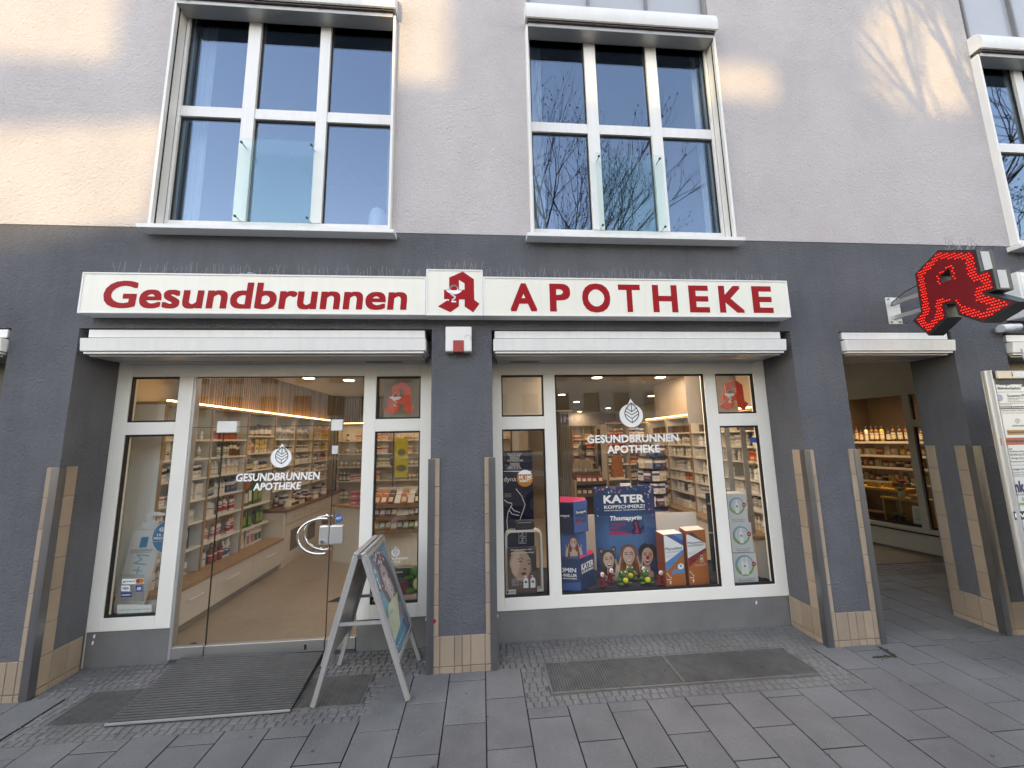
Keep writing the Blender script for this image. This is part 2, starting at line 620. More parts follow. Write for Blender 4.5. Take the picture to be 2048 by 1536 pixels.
def cobbles(x0, x1, y0, y1, skip=()):
    y = y0
    row = 0
    while y < y1 - .02:
        h = random.uniform(.044, .056)
        x = x0 + random.uniform(-.03, 0)
        while x < x1 - .015:
            w = random.uniform(.042, .062)
            xa, xb, ya, yb = max(x, x0), min(x + w - .0035, x1), y, min(y + h - .0035, y1)
            cx, cy_ = (xa + xb) / 2, (ya + yb) / 2
            if not any(s_[0] < cx < s_[1] and s_[2] < cy_ < s_[3] for s_ in skip) and xb > xa + .012:
                z = gz(cy_) + random.uniform(-.003, .0015)
                j = lambda: random.uniform(-.003, .003)
                i = .0045
                cb.add([(xa + j(), ya + j(), z - .03), (xb + j(), ya + j(), z - .03), (xb + j(), yb + j(), z - .03), (xa + j(), yb + j(), z - .03),
                        (xa, ya, z - .008), (xb, ya, z - .008), (xb, yb, z - .008), (xa, yb, z - .008),
                        (xa + i + j(), ya + i, z + j() * .4), (xb - i, ya + i + j(), z + j() * .4), (xb - i + j(), yb - i, z + j() * .4), (xa + i, yb - i + j(), z + j() * .4)],
                       [(8, 9, 10, 11), (4, 5, 9, 8), (5, 6, 10, 9), (6, 7, 11, 10), (7, 4, 8, 11), (0, 1, 5, 4), (1, 2, 6, 5), (2, 3, 7, 6), (3, 0, 4, 7)])
            x += w
        y += h
        row += 1


GR1 = (-2.56, -0.755, -0.275, 0.055)
GR2 = (0.425, 2.265, -0.295, 0.038)
cobbles(-2.68, -0.61, -0.40, 0.0, (GR1,))
cobbles(-2.94, -0.385, 0.0, 0.40, (GR1,))
cobbles(0.258, 2.463, -0.405, 0.0, (GR2,))
cobbles(0.085, 2.6, 0.0, 0.36, (GR2,))
cobbles(3.1, 6.2, 1.28, 1.62)
fl_ = MB()
for x0, x1, y0, y1, sk in ((-2.68, -.612, -.402, -.276, 0), (-2.68, -2.561, -.275, 0.0, 0), (-.754, -.612, -.275, 0.0, 0), (-2.94, -.385, .056, .36, 0), (.258, 2.462, -.405, -.296, 0), (.258, .424, -.295, .0, 0), (2.266, 2.462, -.295, 0, 0), (.085, 2.6, .039, .36, 0)):
    fl_.hexa([(x0, y0, gz(y0) - .011), (x1, y0, gz(y0) - .011), (x1, y1, gz(y1) - .011), (x0, y1, gz(y1) - .011)], [(x0, y0, gz(y0) - .0055), (x1, y0, gz(y0) - .0055), (x1, y1, gz(y1) - .0055), (x0, y1, gz(y1) - .0055)])
fl_.build('joint_filling', mat('joint_filling', (0.11, 0.104, 0.098), rough=.97, var=.3, vscale=40, fine=.4), pavement)
o = cb.build('cobbles', COBBLE, pavement)
tag(o, kind='stuff')
# beyond the cobble strip the passage is laid with plain asphalt
tag(MB().box(3.05, 6.4, 1.62, 12.0, -.03, 0.002).build('passage_floor', mat('passage_floor', (0.13, 0.11, 0.085), rough=.85, var=.2, vscale=12, fine=.2, stain=.3)), kind='structure')
# moss in the joint beside the right-hand pillar
ms = MB()
for i in range(190):
    if random.random() < .55:
        x, y = 2.77 + .185 * random.random() ** .6, -.163 + random.gauss(0, .005)
    else:
        x, y = 2.957 + random.gauss(0, .006), -.165 + random.random() * .12
    if random.random() < .12:
        x += random.gauss(0, .02); y += random.gauss(0, .015)
    ms.ell((x, y, gz(y)), (random.uniform(.004, .010), random.uniform(.003, .007), random.uniform(.002, .005)), 6, 4)
tag(ms.build('moss', mat('moss', (0.03, 0.034, 0.012), rough=.95, var=.3, vscale=60)), 'dark moss growing in the paving joint at the foot of the tiled pillar', 'moss', kind='stuff')
# grit scattered over the paving
gt = MB()
for i in range(520):
    x, y = random.uniform(-2.9, 2.6), random.uniform(-.6, .33)
    if random.random() < .6:
        x = random.uniform(-1.2, .1)
    r_ = random.uniform(.001, .0028)
    gt.ell((x, y, gz(y) + .001), (r_, r_ * random.uniform(.6, 1.3), r_ * .7), 5, 3)
tag(gt.build('grit', mat('grit', (0.3, 0.29, 0.27), rough=.9, var=.3, vscale=90)), 'pale grit scattered on the paving in front of the door', 'grit', kind='stuff')


def grating(box, label, fine_x, fine_y, divider=None):
    x0, x1, y0, y1 = box
    t = thing('light_well_grating', label, 'grating', ((x0 + x1) / 2, (y0 + y1) / 2, 0), 'light well gratings in the pavement')
    f = MB()
    w = .012
    zt = lambda y: gz(y) + .001
    for a in ((x0, x1, y0, y0 + w), (x0, x1, y1 - w, y1), (x0, x0 + w, y0 + w, y1 - w), (x1 - w, x1, y0 + w, y1 - w)):
        f.box(a[0], a[1], a[2], a[3], -.04, .0005 + gz((a[2] + a[3]) / 2))
    if divider:
        f.box(divider - .010, divider - .002, y0 + w, y1 - w, -.04, .001)
        f.box(divider + .002, divider + .010, y0 + w, y1 - w, -.04, .001)
    f.build('frame', GRATE, t)
    b = MB()
    x = x0 + w
    while x < x1 - w:
        b.hexa([(x, y0 + w, -.035), (x + .0035, y0 + w, -.035), (x + .0035, y1 - w, -.035), (x, y1 - w, -.035)],
               [(x, y0 + w, gz(y0) - .001), (x + .0035, y0 + w, gz(y0) - .001), (x + .0035, y1 - w, -.001), (x, y1 - w, -.001)])
        x += fine_x
    y = y0 + w
    while y < y1 - w:
        b.box(x0 + w, x1 - w, y, y + .0025, -.02, gz(y) - .003)
        y += fine_y
    tag(b.build('bars', GRATE, t), kind='stuff')
    MB().quad((x0, y0, -.024), (x1, y0, -.024), (x1, y1, -.024), (x0, y1, -.024)).build('pit', mat('pit_dust', (0.19, 0.183, 0.168), rough=.95, var=.35, vscale=7, stain=.65, fine=.4), t)


grating(GR1, 'steel light well grating under the ribbed entrance mat', .022, .011)
grating(GR2, 'long two part steel light well grating below the display window', .018, .011, 1.312)

# ribbed entrance ramp in front of the door
mt = thing('entrance_mat', 'dark ribbed entrance mat laid as a ramp up to the glass door', 'mat', (-1.7, 0, 0))
BL, BR, TRc, TLc = (-2.19, -.305, gz(-.3) + .006), (-1.165, -.297, gz(-.3) + .006), (-1.20, .275, .045), (-2.225, .32, .045)
lerp = lambda a, b, t: tuple(a[i] + (b[i] - a[i]) * t for i in range(3))
up = lambda p, d: (p[0], p[1], p[2] + d)
MB().hexa([up(BL, -.006), up(BR, -.006), up(TRc, -.04), up(TLc, -.04)], [BL, BR, TRc, TLc]).build('base', MATM, mt)
NR = 27
for i in range(NR):
    a0, a1 = (i + .3) / NR, (i + .62) / NR
    p = [lerp(BL, TLc, a0), lerp(BR, TRc, a0), lerp(BR, TRc, a1), lerp(BL, TLc, a1)]
    MB().hexa([up(q, .0005) for q in p], [up(q, .0075) for q in p]).build('rib', MATRIB, mt)
e = MB()
e.hexa([up(BL, -.004), up(BR, -.004), (BR[0], BR[1] + .008, BR[2] - .004), (BL[0], BL[1] + .008, BL[2] - .004)], [up(BL, .010), up(BR, .010), (BR[0], BR[1] + .008, BR[2] + .01), (BL[0], BL[1] + .008, BL[2] + .01)])
e.build('edge_strip', ALU, mt)

# ================================================================== the building
OP0 = (-7.0, -3.375, -.6, 2.46)
OP1 = (-2.925, -0.383, -.6, 2.462)
OP2 = (0.083, 2.598, -.6, 2.455)
OP3 = (3.043, 4.095, -.6, 2.450)
OP4 = (4.60, 7.0, -.6, 2.440)
ZB = 3.262
bld = thing('building', 'town building with a dark grey ground floor and a pale rendered upper storey', 'building', (0, 0.2, 0))
w = wall_holes(MB(), -9, 9, -.4, ZB, [OP0, OP1, OP2, OP3, OP4], 0.0, 0.34)
w.build('ground_floor_wall', STUCCO_D, bld)
WINS = [(-2.50, -0.71), (0.416, 2.175), (4.86, 6.62)]
holes = [(a + .010, b - .010, 3.245, 5.34) for a, b in WINS] + [(a + .010, b - .010, 5.47, 7.2) for a, b in WINS]
w = wall_holes(MB(), -9, 9, ZB, 7.6, holes, -.004, 0.34)
w.build('upper_wall', STUCCO_L, bld)
MB().box(-9, 9, .34, .36, 2.75, 3.20).build('floor_slab', SHOPWALL, bld)
# the passage pillar runs deeper than the wall
MB().box(4.105, 4.59, .341, .36, -.05, 2.45).build('wall_end', STUCCO_D, bld)

# ---- tan tiles and corner guards
TP = .205


def tile_mesh(w, h, d=.012):
    key = (round(w, 3), round(h, 3), round(d, 3))
    if key not in tile_mesh.c:
        b = .0022
        tile_mesh.c[key] = MB().add([(0, 0, 0), (w, 0, 0), (w, 0, h), (0, 0, h), (0, -d + b, 0), (w, -d + b, 0), (w, -d + b, h), (0, -d + b, h),
                                     (b, -d, b), (w - b, -d, b), (w - b, -d, h - b), (b, -d, h - b)],
                                    [(8, 9, 10, 11), (4, 5, 9, 8), (5, 6, 10, 9), (6, 7, 11, 10), (7, 4, 8, 11), (0, 1, 5, 4), (1, 2, 6, 5), (2, 3, 7, 6), (3, 0, 4, 7)]).mesh('tile', TILE)
    return tile_mesh.c[key]


tile_mesh.c = {}
mortar = MB()


def tile(x, y, z, w, h, face):
    """a tile on the street face ('f'), or on a reveal looking left ('l') or right ('r')"""
    jt = .0035
    o = inst('tile', tile_mesh(w - jt, h - jt), (0, 0, 0), None)
    d = random.uniform(-.0008, .0008)
    if face == 'f':
        o.location = (x + jt / 2, y + d, z + jt / 2)
    elif face == 'r':
        o.location = (x + d, y + jt / 2, z + jt / 2); o.rotation_euler = (0, 0, math.pi / 2)
    else:
        o.location = (x + d, y + w - jt / 2, z + jt / 2); o.rotation_euler = (0, 0, -math.pi / 2)
    hang(o, bld)


def strip_tiles(x, w, face, y=0.0, z0=.236):
    for i in range(6):
        tile(x, y, z0 + i * TP, w, TP, face)
    if face == 'f':
        mortar.box(x, x + w, y - .004, y, z0, z0 + 6 * TP)
    else:
        s_ = 1 if face == 'r' else -1
        mortar.box(min(x, x + s_ * .004), max(x, x + s_ * .004), y, y + w, z0, z0 + 6 * TP)


def base_tiles(xs, face, y=0.0, x=0.0, h=.236):
    for a, b in zip(xs, xs[1:]):
        if face == 'f':
            tile(a, y, .042, b - a, h - .042, 'f')
            tile(a, y, -.005, b - a, .044, 'f')
        else:
            tile(x, a, .042, b - a, h - .042, face)
            tile(x, a, -.005, b - a, .044, face)
    if face == 'f':
        mortar.box(xs[0], xs[-1], y - .004, y, -.02, h)
    else:
        s_ = 1 if face == 'r' else -1
        mortar.box(min(x, x + s_ * .004), max(x, x + s_ * .004), xs[0], xs[-1], -.02, h)


def guard(x, side):
    """stainless angle round a pillar corner; side +1 when the pillar lies to the left of the corner"""
    m_ = MB()
    e_ = .016
    wd = .034
    if side > 0:
        m_.box(x - wd, x + e_, -e_, -e_ + .003, 0.0, 1.462)
        m_.box(x + e_ - .003, x + e_, -e_ + .003, wd, 0.0, 1.462)
    else:
        m_.box(x - e_, x + wd, -e_, -e_ + .003, 0.0, 1.462)
        m_.box(x - e_, x - e_ + .003, -e_ + .003, wd, 0.0, 1.462)
    m_.build('corner_guard', STEEL, bld)


# far-left pillar: its right-hand corner
strip_tiles(-2.995, .070, 'f'); guard(-2.925, 1)
strip_tiles(-2.925, .082, 'r', y=.034)
base_tiles([-3.37, -3.26, -3.16, -3.06, -2.995, -2.925], 'f')
base_tiles([.034, .116, .216, .316], 'r', x=-2.925)
# middle pillar
strip_tiles(-.376, .062, 'f'); strip_tiles(.016, .060, 'f')
guard(-.383, -1); guard(.083, 1)
base_tiles([-.376, -.305, -.205, -.150, -.090, .010, .076], 'f')
# pillar right of the display window
strip_tiles(2.600, .068, 'f'); strip_tiles(2.968, .072, 'f')
guard(2.598, -1); guard(3.043, 1)
strip_tiles(2.598, .085, 'l', y=.034)
base_tiles([2.600, 2.672, 2.772, 2.84, 2.90, 2.972, 3.040], 'f')
base_tiles([.034, .12, .22, .335], 'l', x=2.598)
# pillar right of the passage
strip_tiles(4.10, .07, 'f'); guard(4.095, -1)
strip_tiles(4.53, .065, 'f'); guard(4.60, 1)
strip_tiles(4.095, .082, 'l', y=.034); strip_tiles(4.095, .075, 'l', y=.262)
base_tiles([4.10, 4.17, 4.27, 4.37, 4.47, 4.53, 4.60], 'f')
base_tiles([.034, .134, .234, .337], 'l', x=4.095)
tag(mortar.build('tile_bed', MORTAR, bld), kind='stuff')
dot = MB(); dot.prism([ring(-.345, .34, .013, .014, 16)], front(-.0135), .0005)
dot.build('red_dot', RED, bld)

# ---- window pieces of the upper storey
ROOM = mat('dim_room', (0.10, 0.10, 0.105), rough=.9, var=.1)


def upper_window(xl, xr, mulls, label_case):
    fr = MB()
    zg0, zg1, zt0, zt1 = 3.36, 5.30, 4.285, 4.380
    gx0, gx1 = xl + .045, xr - .045
    yA, yB = .055, .13
    fr.box(xl + .021, gx0, yA, yB, 3.27, 5.335)
    fr.box(gx1, xr - .021, yA, yB, 3.27, 5.335)
    fr.box(gx0, gx1, yA, yB, 3.27, zg0)
    fr.box(gx0, gx1, yA, yB, zg1, 5.335)
    edges = [gx0]
    for a, b in mulls:
        fr.box(a, b, yA - .004, yB, zg0, zg1)
        edges += [a, b]
    edges.append(gx1)
    cols = list(zip(edges[::2], edges[1::2]))
    for a, b in cols:
        fr.box(a, b, yA + .004, yB, zt0, zt1)
    win = fr.build('window', ALU_LIGHT, bld, bevel=.003)
    gk = MB()
    for a, b in cols:
        for c, d in ((zg0, zt0), (zt1, zg1)):
            MB().box(a, b, .083, .089, c, d).build('pane', GLASS_UP, win)
            for q in ((a, a + .010, c, d), (b - .010, b, c, d), (a + .01, b - .01, c, c + .010), (a + .01, b - .01, d - .012, d)):
                gk.box(q[0], q[1], .075, .082, q[2], q[3])
    gk.build('gasket', GASKET, win)
    for x0, x1 in ((xl, xl + .020), (xr - .020, xr)):      # guide rails standing proud of the wall
        MB().box(x0, x1, -.060, .054, 3.262, 5.235).build('guide_rail', ALU_LIGHT, win, bevel=.002)
    for x0, x1 in ((xl + .0205, xl + .024), (xr - .024, xr - .0205)):
        MB().box(x0, x1, -.030, -.020, 3.262, 5.235).build('rail_slot', GASKET, win)
    sl = MB()
    sl.hexa([(xl - .04, -.105, 3.205), (xr + .04, -.105, 3.205), (xr + .04, .054, 3.205), (xl - .04, .054, 3.205)],
            [(xl - .04, -.105, 3.236), (xr + .04, -.105, 3.236), (xr + .04, .054, 3.258), (xl - .04, .054, 3.258)])
    sl.build('sill', ALU_LIGHT, win, bevel=.002)
    # roll-up sun screen: half-round case, its fabric roll and head plate
    cs = MB()
    prof = [(-.006, 5.452), (-.035, 5.452), (-.062, 5.447), (-.088, 5.425), (-.106, 5.39), (-.115, 5.345), (-.113, 5.295), (-.104, 5.262), (-.094, 5.256), (-.094, 5.275), (-.006, 5.275)]
    cs.prism([prof], lambda a, b, t: (t, a, b), xl - .002, xr + .002)
    cs.build('screen_case', ALU_LIGHT, win, smooth=True)
    MB().box(xl + .015, xr - .015, -.086, -.012, 5.243, 5.274).build('screen_fabric', mat('screen_fabric', (0.13, 0.10, 0.10), rough=.8, var=.2, streak=.3), win)
    MB().box(xl + .022, xr - .022, -.070, .050, 5.205, 5.242).build('bottom_bar', ALU, win, bevel=.004)
    for i in range(4):
        x = xl + .1 + i * (xr - xl - .2) / 3
        MB().box(x - .012, x + .012, -.092, -.0865, 5.240, 5.272).build('clip', DARKMETAL, win)
    # glass fall guard on four point fixings
    a, b = mulls[0][0] - .01, mulls[1][1] - .02
    gd = MB().box(mulls[0][0] + .035, mulls[1][1] - .055, -.010, -.002, 3.330, 4.045).build('guard_pane', GLASS_GUARD, win)
    fx = MB()
    for x in (mulls[0][0] + .062, mulls[1][1] - .080):
        for z in (3.365, 4.005):
            q = MB().tube([(x, -.020, z), (x, -.0105, z)], .010, 10).build('point_fixing', BLACK, win, smooth=True)
            fx.tube([(x, -.0015, z), (x, .050, z)], .006, 8)
    tag(fx.build('standoff', ALU_LIGHT, win, smooth=True), kind='stuff')
    for (a, b) in ((xl + .05, xl + .17), (xr - .10, xr - .05)):      # pale curtain edges inside the room
        cu_ = MB()
        n = 10
        for i in range(n):
            u0, u1 = a + (b - a) * i / n, a + (b - a) * (i + 1) / n
            cu_.quad((u0, .20 + .012 * math.sin(i * 1.9), 3.30), (u1, .20 + .012 * math.sin(i * 1.9 + 1.9), 3.30), (u1, .20 + .012 * math.sin(i * 1.9 + 1.9), 5.3), (u0, .20 + .012 * math.sin(i * 1.9), 5.3))
        cu_.build('curtain', mat('pale_curtain', (0.75, 0.76, 0.76), rough=.9, var=.05), win, norm=False)
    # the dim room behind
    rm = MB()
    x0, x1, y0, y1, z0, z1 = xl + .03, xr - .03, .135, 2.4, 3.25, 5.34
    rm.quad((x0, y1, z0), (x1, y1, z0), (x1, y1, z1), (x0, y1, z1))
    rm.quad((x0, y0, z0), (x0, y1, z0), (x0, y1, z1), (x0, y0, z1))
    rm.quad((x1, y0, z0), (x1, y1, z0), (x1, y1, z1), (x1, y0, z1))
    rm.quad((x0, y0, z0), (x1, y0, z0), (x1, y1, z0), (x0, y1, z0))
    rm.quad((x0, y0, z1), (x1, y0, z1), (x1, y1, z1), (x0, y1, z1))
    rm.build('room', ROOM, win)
    # the glazed storey above starts over the case
    sp = MB().box(xl + .021, xr - .021, .02, .03, 5.475, 7.15).build('upper_pane', mat('spandrel', (0.42, 0.44, 0.47), rough=.25, var=.05), win)
    sb = MB()
    for i in range(4):
        x = xl + .03 + i * (xr - xl - .09) / 3
        sb.box(x, x + .022, -.01, .0195, 5.475, 7.15)
    sb.build('upper_bar', mat('bar_grey', (0.2, 0.2, 0.21), rough=.5), win)
    return win


win1 = upper_window(-2.50, -0.71, [(-1.972, -1.870), (-1.375, -1.287)], 'a')
win2 = upper_window(0.416, 2.175, [(0.967, 1.071), (1.553, 1.655)], 'b')
win3 = upper_window(4.86, 6.62, [(5.41, 5.51), (5.99, 6.09)], 'c')
# white vase with twigs inside the first window
vz = thing('vase', 'white vase holding bare twigs behind the lower right pane of the left upper window', 'vase', (-.89, .24, 3.36))
vb = MB().lathe([(.05, 0), (.072, .02), (.078, .12), (.07, .2), (.055, .235), (.045, .235)], (-.89, .24, 3.36), 16)
vb.build('vessel', mat('vase_white', (0.8, 0.8, 0.78), rough=.3, var=.02), vz, smooth=True)
tw = MB()
for dx, h in ((-.28, .42), (-.2, .3), (-.08, .46), (.03, .3)):
    pts = [(-.89, .24, 3.58)]
    for i in range(1, 6):
        t = i / 5
        pts.append((-.89 + dx * t ** 1.2 + random.uniform(-.015, .015), .24 + random.uniform(-.01, .01), 3.58 + h * t + random.uniform(-.01, .01)))
    tw.tube(pts, [.004, .0035, .003, .0025, .002, .0012], 5)
tw.build('twigs', mat('twig', (0.05, 0.035, 0.025), rough=.8), vz)

# ---- roller shutter boxes over the openings
SOFFIT = mat('soffit', (0.5, 0.49, 0.46), rough=.6, var=.05, stain=.3)


def shutter_box(x0, x1, ztop=2.45, vent=None):
    b = MB().box(x0 + .012, x1 - .012, .004, .20, ztop - .060, ztop).build('shutter_box', ALU_LIGHT, bld, bevel=.003)
    MB().hexa([(x0, -.030, ztop - .168), (x1, -.030, ztop - .168), (x1, .20, ztop - .168), (x0, .20, ztop - .168)],
              [(x0, -.040, ztop - .074), (x1, -.040, ztop - .074), (x1, .20, ztop - .074), (x0, .20, ztop - .074)]).build('shutter_case', ALU_LIGHT, b, bevel=.004)
    MB().box(x0 + .02, x1 - .02, .006, .2, ztop - .073, ztop - .061).build('slot', DARKMETAL, b)
    MB().box(x0 + .015, x1 - .015, -.018, .20, ztop - .186, ztop - .171).build('lip', ALU_LIGHT, b, bevel=.002)
    MB().box(x0 + .03, x1 - .03, .012, .20, ztop - .200, ztop - .189).build('end_slat', ALU, b, bevel=.002)
    MB().box(x0 + .04, x1 - .04, .21, .338, ztop - .200, ztop - .190).build('soffit', SOFFIT, b)
    MB().box(x0 + .04, x1 - .04, .20, .212, ztop - .198, ztop - .02).build('back_plate', DARKMETAL, b)
    if vent:
        v_ = MB()
        n = 16
        for i in range(n):
            x = vent[0] + (vent[1] - vent[0]) * i / n
            v_.box(x, x + (vent[1] - vent[0]) / n * .55, .225, .27, ztop - .203, ztop - .2005)
        v_.build('vent', BLACK, b)
    return b


sh1 = shutter_box(-2.875, -.425, 2.452, (-.95, -.65))
sh2 = shutter_box(0.095, 2.525, 2.449, (0.25, .50))
sh3 = shutter_box(3.060, 4.075, 2.445)
sh4 = shutter_box(4.62, 6.6, 2.425)
sh0 = shutter_box(-6.0, -3.390, 2.452)
# grime below the lintel: a dark cable clip and a hanging strap end by the right-hand box
tag(MB().tube([(4.66, -.06, 2.285), (4.60, -.10, 2.20), (4.56, -.13, 2.16)], .006, 6).build('cable_end', mat('cable_grey', (0.45, 0.44, 0.42))),
    'short loose grey cable end hanging from the shutter box at the right edge', 'cable')

# ---- the white shop front: door bay
FY0, FY1 = .34, .41


def frame_boxes(name, parent, boxes, m=WHITE, bevel=.003):
    b = MB()
    for x0, x1, z0, z1 in boxes:
        b.box(x0, x1, FY0, FY1, z0, z1)
    return b.build(name, m, parent, bevel=bevel)


def pane_with_gasket(parent, x0, x1, z0, z1, name='pane', m=GLASS_SHOP):
    p = MB().box(x0, x1, .378, .384, z0, z1).build(name, m, parent)
    gk = MB()
    g_ = .011
    for q in ((x0, x0 + g_, z0, z1), (x1 - g_, x1, z0, z1), (x0 + g_, x1 - g_, z0, z0 + g_ * 1.3), (x0 + g_, x1 - g_, z1 - g_ * 1.3, z1)):
        gk.box(q[0], q[1], .352, .377, q[2], q[3])
    gk.build('gasket', GASKET, parent)
    return p


front1 = frame_boxes('shop_front', bld, [(-2.924, -2.823, .245, 2.30), (-2.455, -2.345, .245, 2.152), (-2.823, -2.455, .245, .335),
                                         (-2.823, -2.455, 1.688, 1.787), (-2.823, -2.455, 2.155, 2.30), (-2.455, -.986, 2.152, 2.30)])
pane_dl = pane_with_gasket(front1, -2.823, -2.455, .335, 1.688)
pane_dt = pane_with_gasket(front1, -2.823, -2.455, 1.787, 2.155)
MB().box(-2.345, -2.324, .346, .40, .02, 2.152).build('door_post', ALU, front1, bevel=.002)
MB().box(-2.924, -2.335, .350, .42, -.01, .2445).build('plinth', PLINTH, bld, bevel=.003)
front2 = frame_boxes('shop_front', bld, [(-.986, -.886, .228, 2.30), (-.517, -.386, .228, 2.30), (-.886, -.517, .228, .330),
                                         (-.886, -.517, 1.681, 1.784), (-.886, -.517, 2.147, 2.30)])
pane_rl = pane_with_gasket(front2, -.886, -.517, .330, 1.681)
pane_rt = pane_with_gasket(front2, -.886, -.517, 1.784, 2.147)
MB().box(-.984, -.386, .350, .42, -.01, .2275).build('plinth', PLINTH, bld, bevel=.003)

# ---- glass door with its fixed side and top lights
door = thing('glass_door', 'frameless glass shop door with crescent handles and white lettering', 'door', (-1.65, .36, .02))
SEAM_L, SEAM_R, SEAM_T = -2.094, -1.217, 1.738
GY0, GY1 = .358, .368
leaf = MB().box(SEAM_L + .003, SEAM_R - .003, GY0, GY1, .026, SEAM_T - .003).build('door_leaf', GLASS_SHOP, door)
MB().box(-2.322, SEAM_L - .001, GY0, GY1, .026, SEAM_T + .0).build('side_light', GLASS_SHOP, door)
MB().box(SEAM_R + .001, -.988, GY0, GY1, .026, SEAM_T + .0).build('side_light', GLASS_SHOP, door)
MB().box(-2.322, -.988, GY0, GY1, SEAM_T + .003, 2.15).build('top_light', GLASS_SHOP, door)
sm = MB()
sm.box(SEAM_L - .001, SEAM_L + .003, GY0 - .001, GY1 + .001, .02, SEAM_T)
sm.box(SEAM_R - .003, SEAM_R + .001, GY0 - .001, GY1 + .001, .02, SEAM_T)
sm.box(-2.322, -.988, GY0 - .0005, GY1 + .0005, SEAM_T - .001, SEAM_T + .003)
sm.box(-2.322, -.988, GY0 - .004, GY1 + .004, 2.143, 2.151)
sm.build('glass_edge', mat('glass_edge', (0.03, 0.035, 0.033), rough=.3), door)
rails = MB()
for a, b in ((-2.322, SEAM_L - .003), (SEAM_L + .004, SEAM_R - .004), (SEAM_R + .003, -.988)):
    rails.box(a, b, .345, .385, .022, .105)
rails.build('bottom_rail', mat('brushed_rail', (0.50, 0.49, 0.46), rough=.38, metal=.7, var=.12, vscale=7, stain=.15), door, bevel=.003)
MB().box(-2.33, -.986, .338, .40, -.005, .020).build('threshold', STEEL, door)
for a, b in ((-2.137, -1.984), (-1.243, -1.152)):
    MB().box(a, b, .343, .383, 1.694, 1.786).build('pivot_patch', PAPER, door, bevel=.004)
lk = MB()
lk.box(-1.296, SEAM_R - .003, .335, .385, .796, .943)
lk.box(SEAM_R + .001, -1.112, .335, .385, .796, .943)
lock = lk.build('lock_case', mat('satin_lock', (0.60, 0.59, 0.57), rough=.35, metal=.6, var=.04), door, bevel=.010)
MB().tube([(-1.262, .336, .822), (-1.262, .322, .822)], .016, 16).build('lock_cylinder', CHROME, lock, smooth=True)
MB().box(-1.265, -1.259, .3195, .3215, .808, .83).build('keyhole', BLACK, lock)
for yy, xo in ((.305, 0.0), (.421, .0)):
    h_ = MB()
    pts = []
    for i in range(25):
        a = RAD(78 + (282 - 78) * i / 24)
        pts.append((-1.262 + .180 * math.cos(a), yy, .872 + .133 * math.sin(a)))
    h_.tube(pts, .0115, 12)
    for p in (pts[1], pts[-2]):
        h_.tube([(p[0] + .006, yy, p[2]), (p[0] + .006, .358 if yy < .36 else .368, p[2])], .008, 10)
    h_.build('handle', CHROME, door, smooth=True)
MB().box(-1.385 + .02, -1.385 + .035, .34, .3445, .04, .075).build('bolt', BLACK, door)
MB().lathe([(.0, 0), (.03, .002), (.032, .03), (.022, .05), (.0, .052)], (-2.25, .46, .025), 14).build('door_stop', BLACK, door, smooth=True)
x0, z0 = U(*(664, 893), .352); x1, z1 = U(*(676, 904), .352)
MB().box(-1.232, -1.185, .3555, .3575, 1.505, 1.572).build('sticker', flat('sticker_grey', (0.62, 0.64, 0.64)), door)
ad = MB(); ad.prism([ring(-1.155, .992, .033, .036, 8, RAD(22.5), RAD(22.5) + 2 * math.pi)], front(.3575), .001)
adt = ad.build('alarm_sticker', flat('sticker_blue', (0.02, 0.12, 0.36)), door)
t_ = MB(); text(t_, 'ADT', -1.178, -1.132, .985, 1.004, front(.3575), .002, bold=.02, shear=.25)
t_.build('lettering', PRINT_W, door)


def leaf_logo(cx, cz, r, y, parent):
    """white disc with a leaf drawn in it, its tip rising above"""
    fn = front(y)
    d = MB()
    pts = []
    for i in range(36):
        a = 2 * math.pi * i / 36
        pts.append((cx + r * math.cos(a) * 1.0, cz + r * math.sin(a) * (1.0 if math.sin(a) < 0 else .93)))
    d.prism([pts], fn, .0006)
    tipz = cz + r * 1.38
    d.add([fn(cx - r * .30, cz + r * .80, .0006), fn(cx + r * .02, tipz, .0006), fn(cx + r * .42, cz + r * .70, .0006), fn(cx + r * .05, cz + r * .9, .0006)], [(0, 1, 2, 3)])
    o = d.build('leaf_logo', PRINT_W, parent, norm=False)
    k = MB()
    outl = []
    for i in range(21):
        t = i / 20
        a = math.pi * t
        wd = r * .60 * math.sin(a) ** .8 * (1.15 - .35 * t)
        outl.append((wd, cz - r * .62 + t * r * 1.62))
    stroke(k, [(cx + r * .05 + p, q) for p, q in outl], r * .075, fn, .0012)
    stroke(k, [(cx + r * .05 - p, q) for p, q in outl], r * .075, fn, .0012)
    stroke(k, [(cx + r * .05, cz + r * .95), (cx + r * .05, cz + r * .28)], r * .06, fn, .0014)
    for zc, s_ in ((.28, .5), (.02, .58), (-.27, .55)):
        for sg in (-1, 1):
            stroke(k, [(cx + r * .05, cz + r * zc), (cx + r * (.05 + sg * s_ * .95), cz + r * (zc + .34))], r * .065, fn, .0014)
    stroke(k, [(cx + r * .05, cz - r * .27), (cx + r * .05, cz - r * .62)], r * .06, fn, .0014)
    k.build('leaf_drawing', PRINT_K, o, norm=False)
    return o


leaf_logo(-1.629, 1.487, .082, .3565, leaf)
t_ = MB()
fn = front(.3565)
text(t_, 'GESUNDBRUNNEN', -1.965, -1.317, 1.302, 1.366, fn, .001, bold=.024, shear=.08)
text(t_, 'APOTHEKE', -1.828, -1.460, 1.229, 1.288, fn, .001, bold=.024, shear=.08)
t_.build('lettering', PRINT_W, leaf, norm=False)

